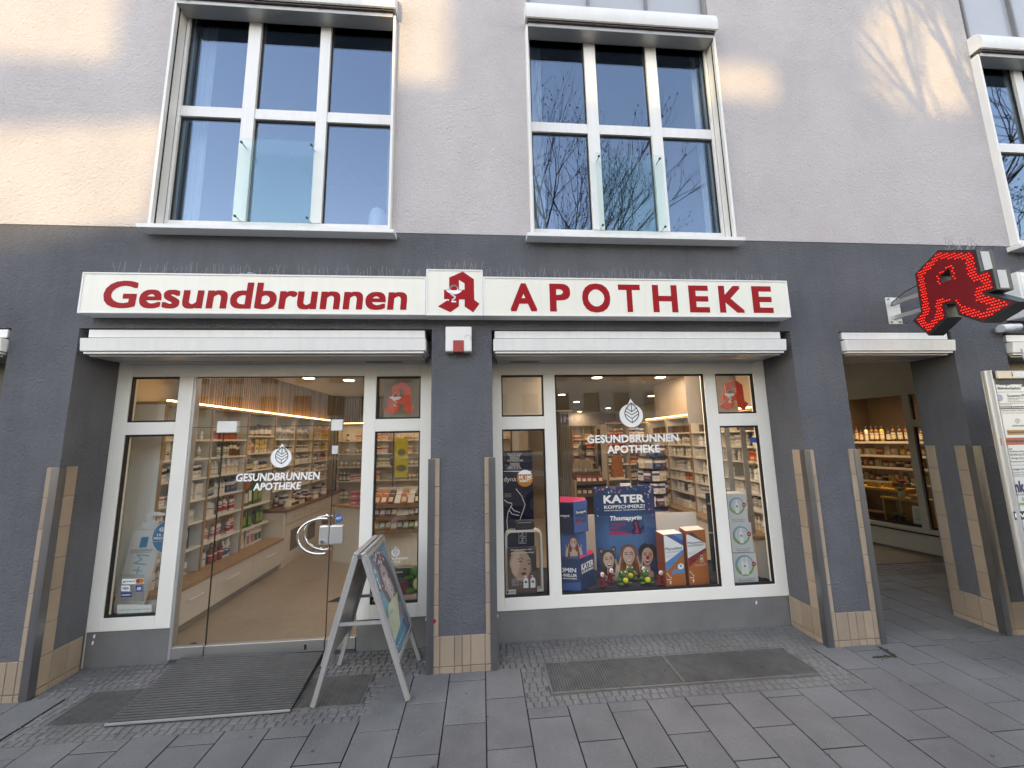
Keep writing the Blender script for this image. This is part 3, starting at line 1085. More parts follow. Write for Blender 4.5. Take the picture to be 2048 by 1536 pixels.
# ---- display window
front3 = frame_boxes('shop_front', bld, [(.086, .171, .234, 2.30), (.539, .641, .330, 2.150), (2.011, 2.120, .330, 2.150), (2.487, 2.596, .234, 2.30),
                                         (.171, 2.487, .234, .330), (.171, 2.487, 2.150, 2.30), (.171, .539, 1.679, 1.787), (2.120, 2.487, 1.676, 1.786)])
for a in ((.171, .539, .330, 1.679), (.171, .539, 1.787, 2.150), (2.120, 2.487, .330, 1.676), (2.120, 2.487, 1.786, 2.150)):
    pane_with_gasket(front3, *a)
pane_mid = pane_with_gasket(front3, .641, 2.011, .330, 2.150)
MB().box(.086, 2.596, .350, .42, -.01, .2335).build('plinth', PLINTH, bld, bevel=.003)
leaf_logo(1.327, 1.787, .107, .3755, pane_mid)
t_ = MB()
fn = front(.3755)
text(t_, 'GESUNDBRUNNEN', .915, 1.745, 1.547, 1.617, fn, .001, bold=.024)
text(t_, 'APOTHEKE', 1.092, 1.566, 1.455, 1.524, fn, .001, bold=.024)
t_.build('lettering', PRINT_W, pane_mid, norm=False)
# chipped paint flecks on the plinths
fk = MB()
for x, z in ((-2.87, .215), (-2.875, .17), (.11, .20), (2.30, .19), (-.45, .205)):
    fk.prism([[(x - .008, z - .012), (x + .004, z - .016), (x + .009, z + .004), (x + .002, z + .016), (x - .006, z + .006)]], front(.3495), .0006)
fk.build('paint_chip', PRINT_W, bld, norm=False)

# ================================================================== pharmacy emblem and signs
PX = 1075 / 140
A_OUT = [(502, 177), (675, 293), (680, 612), (760, 670), (663, 803), (530, 715), (530, 607), (443, 607), (443, 712), (313, 803), (120, 717), (262, 622), (290, 635), (290, 607), (213, 604), (213, 460), (292, 460), (292, 272)]
A_HOLE = [(443, 307), (443, 460), (530, 460), (530, 360)]
NX0, NX1, NZ0, NZ1 = 120, 760, 803, 177


def emblem(x0, x1, z0, z1, fn, t0, t1, m, parent, name='pharmacy_emblem', cup=PRINT_W):
    mp = lambda p: (x0 + (p[0] - NX0) / (NX1 - NX0) * (x1 - x0), z0 + (p[1] - NZ0) / (NZ1 - NZ0) * (z1 - z0))
    b = MB()
    b.prism([[mp(p) for p in A_OUT], [mp(p) for p in A_HOLE]], fn, t0, t1)
    o = b.build(name, m, parent)
    c = MB()
    t = t1 + .0008
    s_ = (x1 - x0) / 640
    c.prism([[mp(p) for p in ((243, 468), (490, 468), (484, 482), (455, 505), (430, 520), (395, 530), (345, 530), (305, 517), (275, 500), (250, 482))]], fn, t)
    arc = [mp((365 + 58 * math.cos(RAD(a)), 455 - 58 * math.sin(RAD(a)))) for a in range(190, -20, -14)]
    stroke(c, arc, 22 * s_, fn, t)
    stroke(c, [mp(p) for p in ((322, 522), (350, 545), (385, 570), (372, 595), (345, 615), (348, 628))], 26 * s_, fn, t)
    c.prism([[mp(p) for p in ((330, 632), (395, 632), (404, 652), (322, 652))]], fn, t)
    c.build('chalice', cup, o, norm=False)
    return o


# lightbox sign over the shop front: three boxes in line
SY = -.115
sign = thing('shop_sign', 'long white lightbox sign with red lettering above the shop front', 'sign', (-.15, -.06, 2.54))


def lightbox(x0, x1, z0, z1, name):
    c = MB()
    fw = .012
    c.box(x0, x1, SY + .012, -.006, z0, z1)
    o = c.build(name, ALU_LIGHT, sign)
    f = MB()
    for q in ((x0, x0 + fw, z0, z1), (x1 - fw, x1, z0, z1), (x0 + fw, x1 - fw, z0, z0 + fw), (x0 + fw, x1 - fw, z1 - fw, z1)):
        f.box(q[0], q[1], SY - .003, SY + .012, q[2], q[3])
    f.build('trim', ALU_LIGHT, o, bevel=.002)
    MB().box(x0 + fw, x1 - fw, SY + .002, SY + .0115, z0 + fw, z1 - fw).build('panel', WHITE_SIGN, o)
    return o


lightbox(-2.842, -.418, 2.538, 2.843, 'lightbox')
lightbox(-.416, .017, 2.535, 2.905, 'lightbox')
lightbox(.019, 2.525, 2.535, 2.850, 'lightbox')
fn = front(SY + .002)
c4 = lambda x, y: (140 + x * .36133, 480 + y * .36133)
c5 = lambda x, y: (840 + x * .38086, 480 + y * .38086)
t_ = MB()
xa, _ = U(*c4(185, 300), SY); xb, _ = U(*c4(1866, 330), SY)
zb = (U(*c4(600, 378), SY)[1] + U(*c4(1700, 384), SY)[1]) / 2
zt = (U(*c4(260, 227), SY)[1] + U(*c4(1040, 231), SY)[1]) / 2
text(t_, 'Gesundbrunnen', xa, xb, zb - .003, zt, fn, .001, bold=.024, shear=.06, res=4)
t_.build('lettering', RED, sign, norm=False)
t_ = MB()
lets = [('A', 475, 614), ('P', 681, 790), ('O', 852, 999), ('T', 1043, 1158), ('H', 1222, 1352), ('E', 1413, 1518), ('K', 1570, 1700), ('E', 1745, 1850)]
zb = U(*c5(1100, 378), SY)[1]; zt = U(*c5(1100, 234), SY)[1]
for ch, a, b in lets:
    xa = U(*c5(a, 305), SY)[0]; xb = U(*c5(b, 305), SY)[0]
    e_ = .006 if ch == 'O' else 0
    text(t_, ch, xa, xb, zb - e_, zt + e_, fn, .001, bold=.030, res=4)
t_.build('lettering', RED, sign, norm=False)
cs_ = lambda x, y: (860 + x / PX, 520 + y / PX)
xa = U(*cs_(120, 717), SY)[0]; xb = U(*cs_(760, 670), SY)[0]
za = U(*cs_(490, 803), SY)[1]; zc = U(*cs_(502, 177), SY)[1]
emblem(xa, xb, za, zc, fn, .0005, .0012, RED, sign)
# bird spikes on top of the sign boxes
def spikes(x0, x1, y0, y1, z, n, label, seed, broken=.25, hmax=.11):
    rnd_ = random.Random(seed)
    b = MB()
    for i in range(n):
        if rnd_.random() < broken:
            continue
        x = x0 + (x1 - x0) * (i + rnd_.random() * .5) / n
        y = rnd_.uniform(y0, y1)
        h = rnd_.uniform(.6, 1) * hmax
        b.tube([(x, y, z), (x + rnd_.uniform(-.028, .028), y + rnd_.uniform(-.02, .02), z + h)], .0009, 4)
    b.box(x0, x1, (y0 + y1) / 2 - .006, (y0 + y1) / 2 + .006, z, z + .003)
    tag(b.build('bird_spikes', mat('spike_wire', (0.34, 0.33, 0.32), rough=.4, metal=.5)), label, 'bird spikes', 'bird spike strips on the signs', 'stuff')


spikes(-2.70, -.45, -.09, -.03, 2.843, 90, 'thin wire bird spikes along the left lightbox', 3)
spikes(-.40, .01, -.09, -.03, 2.905, 16, 'thin wire bird spikes on the raised middle lightbox', 4, .2)
spikes(.03, 2.48, -.09, -.03, 2.850, 96, 'thin wire bird spikes along the right lightbox', 5)
# crumpled grey rag or tape left on the sign top
rg = MB()
for i in range(9):
    rg.ell((-1.80 + i * .012, -.05 + random.uniform(-.01, .01), 2.86 + random.uniform(-.004, .012)), (.016, .018, .014), 7, 5)
tag(rg.build('plastic_scrap', mat('scrap', (0.32, 0.36, 0.38), rough=.35, var=.3, vscale=50), smooth=True), 'crumpled grey scrap lying on top of the left lightbox', 'litter')

# white alarm box with red lens on the middle pillar
al = thing('alarm_box', 'white square alarm box with a red lens on the middle pillar', 'alarm box', (-.21, -.03, 2.30))
xa, za = U(*cs_(236, 1405), -.07); xb, zb = U(*cs_(637, 1020), -.07)
MB().box(xa, xb, -.07, -.001, za, zb).build('housing', mat('alarm_white', (0.80, 0.79, 0.75), rough=.35, var=.03), al, bevel=.008)
xc, zc = U(*cs_(354, 1230), -.075); xd, _ = U(*cs_(521, 1300), -.075)
MB().box(xc, xd, -.076, -.03, za - .004, zc).build('lens', mat('lens_red', (0.42, 0.03, 0.03), rough=.25, var=.15, vscale=40, coat=.4), al, bevel=.003)
st = MB(); arc = [(xb - .028 + .024 * math.cos(RAD(a)), (za + zb) / 2 + .005 + .024 * math.sin(RAD(a))) for a in range(-50, 200, 15)]
stroke(st, arc, .004, front(-.0705), .0004); st.build('ring_mark', flat('mark_grey', (0.55, 0.54, 0.51)), al, norm=False)

# projecting LED emblem at right angles to the facade
led = thing('projecting_sign', 'red pharmacy emblem sign of lit dots on a wall bracket', 'projecting sign', (3.57, 0, 2.6))
XS = 3.50
K = XS / 3.85
P385 = [(.004, 2.982), (-.19, 3.11), (-.428, 2.989), (-.432, 2.808), (-.499, 2.804), (-.5, 2.636), (-.441, 2.63), (-.6, 2.504), (-.39, 2.409), (-.245, 2.521), (-.237, 2.62), (-.178, 2.634), (-.174, 2.526), (-.019, 2.41), (.082, 2.577), (.006, 2.634)]
H385 = [(-.245, 2.922), (-.248, 2.825), (-.179, 2.818), (-.177, 2.882)]
mp = lambda p: ((p[0] + CAM_D) * K - CAM_D, (p[1] - CAM_H) * K + CAM_H)
PA, PH = [mp(p) for p in P385], [mp(p) for p in H385]
fx_ = lambda u, v, t: (XS + t, u, v)
MB().prism([PA, PH], fx_, .004, .135).build('housing', mat('led_housing', (0.03, 0.03, 0.032), rough=.4, var=.15), led, bevel=.002)


def seg_dist(px, pz, a, b):
    dx, dz = b[0] - a[0], b[1] - a[1]
    t = max(0, min(1, ((px - a[0]) * dx + (pz - a[1]) * dz) / (dx * dx + dz * dz)))
    return math.hypot(px - a[0] - t * dx, pz - a[1] - t * dz)


def inpoly(px, pz, poly):
    c = False
    for (ax, az), (bx, bz) in zip(poly, poly[1:] + poly[:1]):
        if (az > pz) != (bz > pz) and px < (bx - ax) * (pz - az) / (bz - az) + ax:
            c = not c
    return c


def inset(poly, d):
    n = len(poly)
    area = sum(poly[i][0] * poly[(i + 1) % n][1] - poly[(i + 1) % n][0] * poly[i][1] for i in range(n))
    s_ = 1 if area > 0 else -1
    res = []
    for i in range(n):
        a, b, c = poly[i - 1], poly[i], poly[(i + 1) % n]
        d1 = Vector((b[0] - a[0], b[1] - a[1])).normalized(); d2 = Vector((c[0] - b[0], c[1] - b[1])).normalized()
        n1, n2 = Vector((-d1.y, d1.x)) * s_, Vector((-d2.y, d2.x)) * s_
        bis = (n1 + n2)
        bis = bis.normalized() if bis.length > 1e-4 else n1
        k = d / max(.35, bis.dot(n1))
        res.append((b[0] + bis.x * k, b[1] + bis.y * k))
    return res


MB().prism([inset(PA, .013), [p for p in PH]], fx_, 0.0, .0035).build('face', LEDFACE, led)
ld = MB()
zz = 2.30
row = 0
while zz < 3.05:
    yy = -.9 + (.0080 if row % 2 else 0)
    while yy < .2:
        if inpoly(yy, zz, PA) and not inpoly(yy, zz, PH):
            d = min(seg_dist(yy, zz, a, b) for a, b in zip(PA, PA[1:] + PA[:1]))
            dh = min(seg_dist(yy, zz, a, b) for a, b in zip(PH, PH[1:] + PH[:1]))
            if (.020 < d < .066 and dh > .012) or (.010 < dh < .024):
                # the cup and snake area stays unlit
                if not (-.56 < yy < -.42 and 2.50 < zz < 2.70 and d > .036):
                    ld.ell((XS - .001, yy, zz), (.003, .0048, .0042), 6, 4)
        yy += .0160
    zz += .0205
    row += 1
tag(ld.build('led_dots', LEDRED, led, norm=False), kind='stuff')
# pale gel-coated side plates seen from the street side
sp = MB()
for i in (2, 4):
    a, b = PA[i], PA[i + 1]
    sp.quad((XS + .032, a[0] - .0015, a[1] - .012), (XS + .100, a[0] - .0015, a[1] - .012), (XS + .100, b[0] - .0015, b[1] + .012), (XS + .032, b[0] - .0015, b[1] + .012))
sp.build('side_plate', mat('plate_grey', (0.55, 0.55, 0.53), rough=.4), led)
bk = MB()
xa, za = U(*(1740 + 225 * .16923, 460 + 1115 * .16927), -.006)
plate = MB().box(3.52, 3.645, -.008, -.0008, 2.517, 2.757).build('wall_plate', mat('plate_white', (0.72, 0.72, 0.70), rough=.4, stain=.2), led, bevel=.002)
for z in (2.575, 2.70):
    MB().box(3.567, 3.597, PA[0][0] - .02, -.008, z - .017, z + .017).build('arm', ALU, led, bevel=.002)
bl_ = MB()
for x in (3.54, 3.625):
    for z in (2.535, 2.74):
        bl_.tube([(x, -.008, z), (x, -.018, z)], .008, 8)
bl_.build('bolt', STEEL, plate)
bw = MB().tube([(3.56, -.01, 2.68), (3.53, -.05, 2.70), (3.56, -.13, 2.76), (3.58, -.24, 2.79)], .004, 6)
bw.build('cable', BLACK, led)
b = MB()
for i in range(22):
    y = PA[1][0] + .0 - random.random() * .22
    z = PA[1][1] - (PA[1][0] - y) * .5
    b.tube([(XS + random.uniform(.02, .11), y, z), (XS + random.uniform(.0, .13), y - random.uniform(-.03, .03), z + random.uniform(.07, .10))], .0009, 4)
tag(b.build('bird_spikes', MATS['spike_wire']), 'thin wire bird spikes on top of the red emblem sign', 'bird spikes', 'bird spike strips on the signs', 'stuff')

# flood lamp and the neighbour's lightbox at the right edge
fl = thing('wall_lamp', 'small white cylindrical wall lamp with a clear glass end at the right edge', 'lamp', (4.62, -.02, 2.49))
MB().tube([(4.50, -.06, 2.465), (4.585, -.07, 2.470)], .034, 18).build('housing', PAPER, fl, smooth=True)
MB().tube([(4.586, -.07, 2.470), (4.600, -.07, 2.471), (4.655, -.075, 2.476)], [.022, .030, .030], 18).build('lens', mat('lens_glass', (0.7, 0.7, 0.68), rough=.15, coat=.6), fl, smooth=True)
MB().box(4.53, 4.56, -.03, -.001, 2.44, 2.49).build('bracket', ALU, fl)
nb = thing('neighbour_sign', 'blank white lightbox cut off by the right edge of the photo', 'sign', (5.4, -.08, 2.60))
MB().box(4.66, 6.3, -.13, -.004, 2.55, 2.955).build('lightbox', ALU_LIGHT, nb, bevel=.006)
MB().box(4.685, 6.275, -.136, -.1305, 2.575, 2.93).build('panel', WHITE_SIGN, nb)
MB().box(4.80, 6.3, -.12, -.01, 2.956, 3.0).build('cover', ALU, nb, bevel=.004)

# ================================================================== the street behind the camera (seen mirrored, and shading the facade)
pv = MB()
pv.hexa([(-40, -4.4, -.5), (40, -4.4, -.5), (40, -1.45, -.5), (-40, -1.45, -.5)], [(-40, -4.4, gz(-4.4)), (40, -4.4, gz(-4.4)), (40, -1.45, gz(-1.45) - .006), (-40, -1.45, gz(-1.45) - .006)])
for a, b in ((-40, -8), (9, 40)):
    pv.hexa([(a, -1.45, -.5), (b, -1.45, -.5), (b, 0, -.5), (a, 0, -.5)], [(a, -1.45, gz(-1.45) - .006), (b, -1.45, gz(-1.45) - .006), (b, 0, -.006), (a, 0, -.006)])
tag(pv.build('footpath', SLAB), kind='structure')
tag(MB().box(-40, 40, -4.55, -4.4, -.5, gz(-4.4) + .002).build('kerb', mat('kerb_granite', (0.28, 0.28, 0.28), rough=.8, var=.1, fine=.2)), kind='structure')
tag(MB().box(-90, 90, -26.0, -4.55, -.6, -.17).build('road', ASPHALT), kind='structure')
tag(MB().box(-90, 90, -34.0, -26.0, -.6, -.05).build('far_footpath', SLAB), kind='structure')
tag(MB().quad((-600, -600, -.62), (600, -600, -.62), (600, 600, -.62), (-600, 600, -.62)).build('ground', mat('far_ground', (0.09, 0.09, 0.085), rough=.9)), kind='structure')

OY = -34.0
SHX = -34.15 * math.tan(SUN_AZ)
SHZ = 34.15 * math.tan(SUN_EL) / math.cos(SUN_AZ)
ob = thing('opposite_building', 'grey building across the street with brown windows and an open rooftop loggia', 'building', (-5, -24, 0))
wh = []
cols_ = [-58 + 3.1 * i for i in range(33)]
for zf in (4.1, 7.2):
    for x in cols_:
        wh.append((x, x + 1.6, zf, zf + 1.9))
for x in cols_:
    wh.append((x - .4, x + 2.1, .3, 2.6))
b = MB()
# the wall faces +y: build it with front at OY
wall_holes(b, -60, 46, -.1, 10.4, wh, OY - .3, OY)
b.build('wall', mat('opposite_render', (0.45, 0.43, 0.41), rough=.9, var=.08, vscale=2, bump=.3), ob)
wb = MB()
for h in wh:
    wb.box(h[0], h[1], OY - .28, OY - .22, h[2], h[3])
tag(wb.build('windows', mat('brown_window', (0.075, 0.05, 0.035), rough=.2), ob), kind='stuff')
MB().box(-60, 46, OY - 9, OY - .31, 9.9, 10.3).build('roof', mat('roof_deck', (0.3, 0.3, 0.3)), ob)
MB().box(-60, 46, OY - 9, OY - 8.7, -.1, 9.89).build('back_wall', MATS['opposite_render'], ob)
MB().box(-4, 16, OY + .01, OY + .16, 2.9, 3.9).build('fascia', mat('bank_blue', (0.015, 0.035, 0.15), rough=.4), ob)
t_ = MB(); text(t_, 'Münchner Bank', 9.0, 0.2, 3.1, 3.7, lambda u, v, t: (u, OY + .16 + t, v), .003, bold=.02)
t_.build('lettering', PRINT_W, ob, norm=False)
# added, unseen rooftop screen; its gaps are cut to throw sun patches on the facade
S = lambda x0, x1, z0, z1: [(x0 + SHX, z0 + SHZ), (x1 + SHX, z0 + SHZ), (x1 + SHX, z1 + SHZ), (x0 + SHX, z1 + SHZ)]
gaps = [S(-4.6, -2.93, 4.66, 5.75),
        [(p[0] + SHX, p[1] + SHZ) for p in ((-4.6, 3.02), (-3.6, 3.02), (-2.5, 3.28), (-2.42, 4.2), (-3.0, 4.12), (-4.6, 4.02))],
        S(-.86, -.22, 4.62, 5.75),
        S(.92, 2.80, 4.63, 5.03),
        [(p[0] + SHX, p[1] + SHZ) for p in ((3.70, 4.82), (4.05, 4.62), (4.40, 4.56), (4.80, 4.66), (4.90, 5.1), (4.84, 5.5), (4.66, 5.78), (4.45, 5.92), (4.1, 5.9), (3.85, 5.7), (3.70, 5.35))]]
b = MB()
outer = [(-60, 10.41), (46, 10.41), (46, 6.25 + SHZ), (-60, 6.25 + SHZ)]
b.prism([outer] + [list(reversed(g_)) for g_ in gaps], lambda u, v, t: (u, OY - .0 - t, v), .02, .22)
b.build('sun_patch_screen', MATS['opposite_render'], ob)


def bare_tree(x, y, h, seed, label):
    rnd_ = random.Random(seed)
    t = thing('bare_tree', label, 'tree', (x, y, -.1), 'bare street trees')
    tr, cr = MB(), MB()
    def grow(p, d, l, r, lev):
        pts = [p]
        dd = d.copy()
        n = 4 if lev < 2 else 3
        for i in range(n):
            dd = (dd + Vector((rnd_.uniform(-1, 1), rnd_.uniform(-1, 1), rnd_.uniform(-.3, .6))) * (.10 + .05 * lev)).normalized()
            pts.append(pts[-1] + dd * l / n)
        rs = [r * (1 - .45 * i / n) for i in range(n + 1)]
        (tr if lev == 0 else cr).tube(pts, rs, 8 if lev < 2 else (5 if lev < 3 else 3), cap=False)
        if lev >= 5:
            for q in range(2):
                if rnd_.random() < .35:
                    e = pts[-1 - q]
                    cr.ell(tuple(e), (.018, .018, .03), 4, 3)
            return
        k = 4 if lev < 2 else 3 if lev < 4 else 2
        for i in range(k + (1 if lev == 0 else 0)):
            s_ = rnd_.uniform(.45, 1.0) if lev else rnd_.uniform(.6, 1.0)
            at_ = pts[min(n, max(1, int(round(s_ * n))))]
            ang = rnd_.uniform(.35, .75)
            ax = Vector((rnd_.uniform(-1, 1), rnd_.uniform(-1, 1), rnd_.uniform(-.2, .5))).normalized()
            nd = (dd * math.cos(ang) + (ax - dd * ax.dot(dd)).normalized() * math.sin(ang)).normalized()
            grow(at_, nd, l * rnd_.uniform(.55, .78), r * rnd_.uniform(.45, .62), lev + 1)
        grow(pts[-1], dd, l * .68, r * .55, lev + 1)
    grow(Vector((x, y, -.1)), Vector((.05, 0, 1)), h * .40, h * .0085, 0)
    bk_ = mat('bark', (0.055, 0.045, 0.038), rough=.9, var=.3, vscale=20)
    tr.build('trunk', bk_, t)
    tag(cr.build('crown', bk_, t), kind='stuff')
    return t


bare_tree(2.3, -8.0, 12.5, 12, 'bare street tree across from the right upper window')
bare_tree(13.0, -7.0, 12.0, 5, 'bare street tree mirrored in the window at the right edge')

# the pale car parked behind the photographer, mirrored in the glass
car = thing('parked_car', 'pale silver parked car mirrored in the shop glass', 'car', (-.1, -6.0, -.17))
CB = -.17
side = [(-2.1, .30), (-2.12, .62), (-2.0, .82), (-1.55, .92), (-.75, 1.0), (1.45, 1.02), (2.0, .95), (2.12, .70), (2.1, .34), (1.75, .28), (-1.7, .28)]
cabin = [(-.95, .98), (-.15, 1.42), (.35, 1.47), (1.05, 1.44), (1.75, 1.02)]
fc = lambda u, v, t: (-.1 - u, -6.0 + t, v + CB)
paint = mat('silver_paint', (0.42, 0.43, 0.45), rough=.3, metal=.4, var=.02, coat=.6)
MB().prism([side], fc, -.88, .88).build('body', paint, car, bevel=.05)
MB().prism([cabin], fc, -.70, .70).build('roof', paint, car, bevel=.05)
wn_ = [(-.72, 1.02), (-.1, 1.37), (.35, 1.41), (.98, 1.38), (1.45, 1.03)]
for s_ in (-1, 1):
    MB().prism([wn_], fc, s_ * .701, s_ * .712).build('side_window', mat('car_glass', (0.02, 0.022, 0.025), rough=.08), car)
for u in (-1.35, 1.3):
    for s_ in (-.80, .80):
        w_ = MB().tube([tuple(fc(u, .32, s_ - .1)), tuple(fc(u, .32, s_ + .1))], .32, 20).build('wheel', BLACK, car, smooth=True)
        MB().tube([tuple(fc(u, .32, s_ - .105)), tuple(fc(u, .32, s_ + .105))], .20, 14).build('rim', ALU, w_, smooth=True)

# ================================================================== the shop interior
CEIL = 2.46
tag(MB().box(-2.97, 2.963, .42, 3.46, -.03, .018).box(-2.97, 4.6, 3.4605, 10.0, -.03, .018).build('floor', SHOPFLOOR), kind='structure')
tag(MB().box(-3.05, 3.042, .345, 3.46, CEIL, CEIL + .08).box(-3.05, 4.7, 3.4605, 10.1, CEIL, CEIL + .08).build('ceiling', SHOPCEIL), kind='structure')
tag(MB().box(-3.05, -2.975, .36, 4.7, -.1, CEIL - .002).build('wall', SHOPWALL), kind='structure')
tag(MB().box(2.965, 3.042, .345, 3.42, -.1, CEIL - .002).build('wall', SHOPWALL), kind='structure')
tag(MB().box(3.0425, 4.70, 3.38, 3.4602, -.1, CEIL - .002).build('wall', SHOPWALL), kind='structure')
tag(MB().box(-2.974, .90, 4.60, 4.70, -.1, CEIL - .002).build('wall', SHOPWALL), kind='structure')
tag(MB().box(.90, 4.7, 10.0, 10.1, -.1, CEIL - .002).build('wall', SHOPWALL), kind='structure')
tag(MB().box(4.6, 4.7, 3.461, 9.999, -.1, CEIL - .002).build('wall', SHOPWALL), kind='structure')
tag(MB().box(.82, .899, 4.71, 9.999, -.1, CEIL - .002).build('wall', SHOPWALL), kind='structure')
MB().box(-2.974, 2.964, .345, .40, 2.302, CEIL - .002).build('inner_fascia', SHOPWALL, bld)
MB().box(-.384, .084, .346, .40, -.05, 2.30).build('inner_pier', SHOPWALL, bld)
MB().box(2.60, 2.964, .346, .40, -.05, 2.30).build('inner_pier', SHOPWALL, bld)
MB().box(-2.974, -2.926, .346, .40, -.05, 2.30).build('inner_pier', SHOPWALL, bld)
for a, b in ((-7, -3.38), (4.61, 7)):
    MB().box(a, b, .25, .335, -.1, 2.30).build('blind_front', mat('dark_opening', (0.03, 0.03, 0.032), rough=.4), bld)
# small door frame corner visible at far left is only the pillar; nothing more to build there


def onz(u, v, z):
    d = ray(u, v)
    t = (z - CAM_H) / d.z
    return d.x * t, -CAM_D + d.y * t


def area(x, y, z, sx, sy, power, col=(1.0, .985, .95), rot=(0, 0, 0), shape='RECTANGLE', spread=None):
    l = bpy.data.lights.new('lamp_light', 'AREA')
    l.shape, l.size, l.size_y, l.energy, l.color = shape, sx, sy, power * SHOP_LIGHT, col
    if spread: l.spread = spread
    o_ = bpy.data.objects.new('lamp_light', l)
    COL.objects.link(o_)
    o_.location, o_.rotation_euler = (x, y, z), rot
    return o_


c8 = lambda x, y: (980 + x * 600 / 1707, 700 + y * 600 / 1707)
c7 = lambda x, y: (400 + x * 480 / 1209, 720 + y * 480 / 1209)
c6 = lambda x, y: (160 + x * 360 / 864, 700 + y * 360 / 864)
spots = [onz(*c8(608, 155), CEIL), onz(*c8(968, 153), CEIL), onz(*c8(1118, 203), CEIL), onz(*c8(918, 260), CEIL), onz(*c8(672, 330), CEIL), onz(*c8(508, 350), CEIL),
         onz(*c7(430, 90), CEIL), onz(*c7(750, 100), CEIL), (-1.9, 1.2), (-.6, 1.3), (.9, 1.2), (2.0, 1.1), (-1.0, 3.4), (.3, 3.0), (2.3, 6.2), (1.6, 4.6)]  # plain coordinates: unseen spots added to light the room
LPOW = 1.3
SPOTL = ['glowing ceiling spotlight, left of the two at the top of the display window', 'glowing ceiling spotlight, right of the two at the top of the display window', 'small glowing ceiling spotlight at the upper right of the display window, by the wall',
         'glowing ceiling spotlight just left above the leaf logo of the display window', 'glowing ceiling spotlight far back, left of the leaf logo', 'farthest glowing ceiling spotlight, over the lit stock shelves', 'glowing ceiling spotlight at the top centre of the glass door',
         'glowing ceiling spotlight in the top right corner of the glass door'] + ['recessed ceiling spotlight hidden above the top edge of the shop glass'] * 8
rim_me = MB().tube([(0, 0, -.006), (0, 0, 0)], .085, 20).mesh('rim', PAPER, True)
lens_me = MB().tube([(0, 0, -.010), (0, 0, -.0065)], .068, 20).mesh('lens', LAMP, True)
for i, (x, y) in enumerate(spots):
    x = max(-2.3, min(x, 4.4)); y = min(y, 9.7)
    if y < 3.4: x = min(x, 2.85)
    t = thing('ceiling_light', SPOTL[i], 'ceiling light', (x, y, CEIL), 'recessed ceiling lights in the shop')
    inst('rim', rim_me, (x, y, CEIL - .001), t)
    inst('lens', lens_me, (x, y, CEIL - .001), t)
    area(x, y, CEIL - .02, .13, .13, LPOW, shape='DISK')

# ---- product meshes
PC = {'white': (.72, .71, .68), 'cream': (.66, .58, .42), 'green': (.045, .12, .035), 'red': (.42, .05, .03), 'orange': (.55, .16, .03), 'brown': (.10, .035, .015), 'black': (.02, .02, .022),
      'grey': (.3, .31, .31), 'blue': (.03, .08, .22), 'teal': (.02, .07, .075), 'yellow': (.55, .38, .06), 'pink': (.5, .16, .22), 'amber': (.20, .07, .012), 'purple': (.12, .05, .13), 'lightgreen': (.22, .33, .10), 'clear': (.55, .56, .54)}


def pm(c):
    return mat('goods_' + c, PC[c], rough=.42, var=.05, vscale=30, rnd=.10)


GOODS = {}


def goods(kind, c1, c2, c3, h, r):
    key = (kind, c1, c2, c3, round(h, 3), round(r, 3))
    if key in GOODS:
        return GOODS[key]
    b = MB()
    if kind == 'bottle':
        b.m = 0; b.lathe([(r * .94, 0), (r, .004), (r, h * .62), (r * .92, h * .72), (r * .5, h * .79), (r * .45, h * .80)], n=10)
        b.m = 1; b.lathe([(r * 1.012, h * .14), (r * 1.012, h * .55)], n=10)
        b.m = 3; b.lathe([(r * 1.02, h * .40), (r * 1.02, h * .47)], n=10)
        b.m = 2; b.lathe([(r * .52, h * .80), (r * .52, h * .97), (r * .44, h)], n=10)
    elif kind == 'pump':
        b.m = 0; b.lathe([(r * .95, 0), (r, .004), (r, h * .62), (r * .55, h * .68)], n=10)
        b.m = 1; b.lathe([(r * 1.012, h * .12), (r * 1.012, h * .52)], n=10)
        b.m = 2; b.lathe([(r * .5, h * .68), (r * .5, h * .78), (r * .18, h * .8), (r * .18, h * .94)], n=8)
        b.box(-r * .3, r * .9, -r * .2, r * .2, h * .92, h)
        b.m = 3; b.lathe([(r * 1.02, h * .36), (r * 1.02, h * .43)], n=10)
    elif kind == 'jar':
        b.m = 0; b.lathe([(r * .92, 0), (r, .004), (r, h * .62), (r * .85, h * .7)], n=12)
        b.m = 1; b.lathe([(r * 1.012, h * .15), (r * 1.012, h * .55)], n=12)
        b.m = 2; b.lathe([(r * .9, h * .70), (r * .9, h)], n=12)
    elif kind == 'carton':
        b.m = 0; b.box(-r, r, -r * .7, r * .7, 0, h)
        b.m = 1; b.box(-r * 1.01, r * 1.01, -r * .715, r * .715, h * .55, h * .80)
        b.m = 2; b.box(-r * .7, r * .7, -r * .72, r * .72, h * .25, h * .32)
        b.box(-r * .7, r * .5, -r * .72, r * .72, h * .37, h * .41)
    elif kind == 'pouch':
        b.m = 0; b.hexa([(-r, -r * .35, 0), (r, -r * .35, 0), (r, r * .35, 0), (-r, r * .35, 0)], [(-r * .97, -r * .06, h), (r * .97, -r * .06, h), (r * .97, r * .06, h), (-r * .97, r * .06, h)])
        b.m = 1; b.hexa([(-r * .75, -r * .335, h * .15), (r * .75, -r * .335, h * .15), (r * .75, r * .335, h * .15), (-r * .75, r * .335, h * .15)], [(-r * .75, -r * .225, h * .62), (r * .75, -r * .225, h * .62), (r * .75, r * .225, h * .62), (-r * .75, r * .225, h * .62)])
        b.m = 2; b.box(-r * .9, r * .9, -r * .105, r * .105, h * .82, h * .9)
    me = b.mesh(kind if kind != 'pump' else 'bottle', [pm(c1), pm(c2), pm(c3), pm('grey' if c2 in ('white', 'cream') else 'white')], smooth=kind in ('bottle', 'jar', 'pump'))
    GOODS[key] = me
    return me


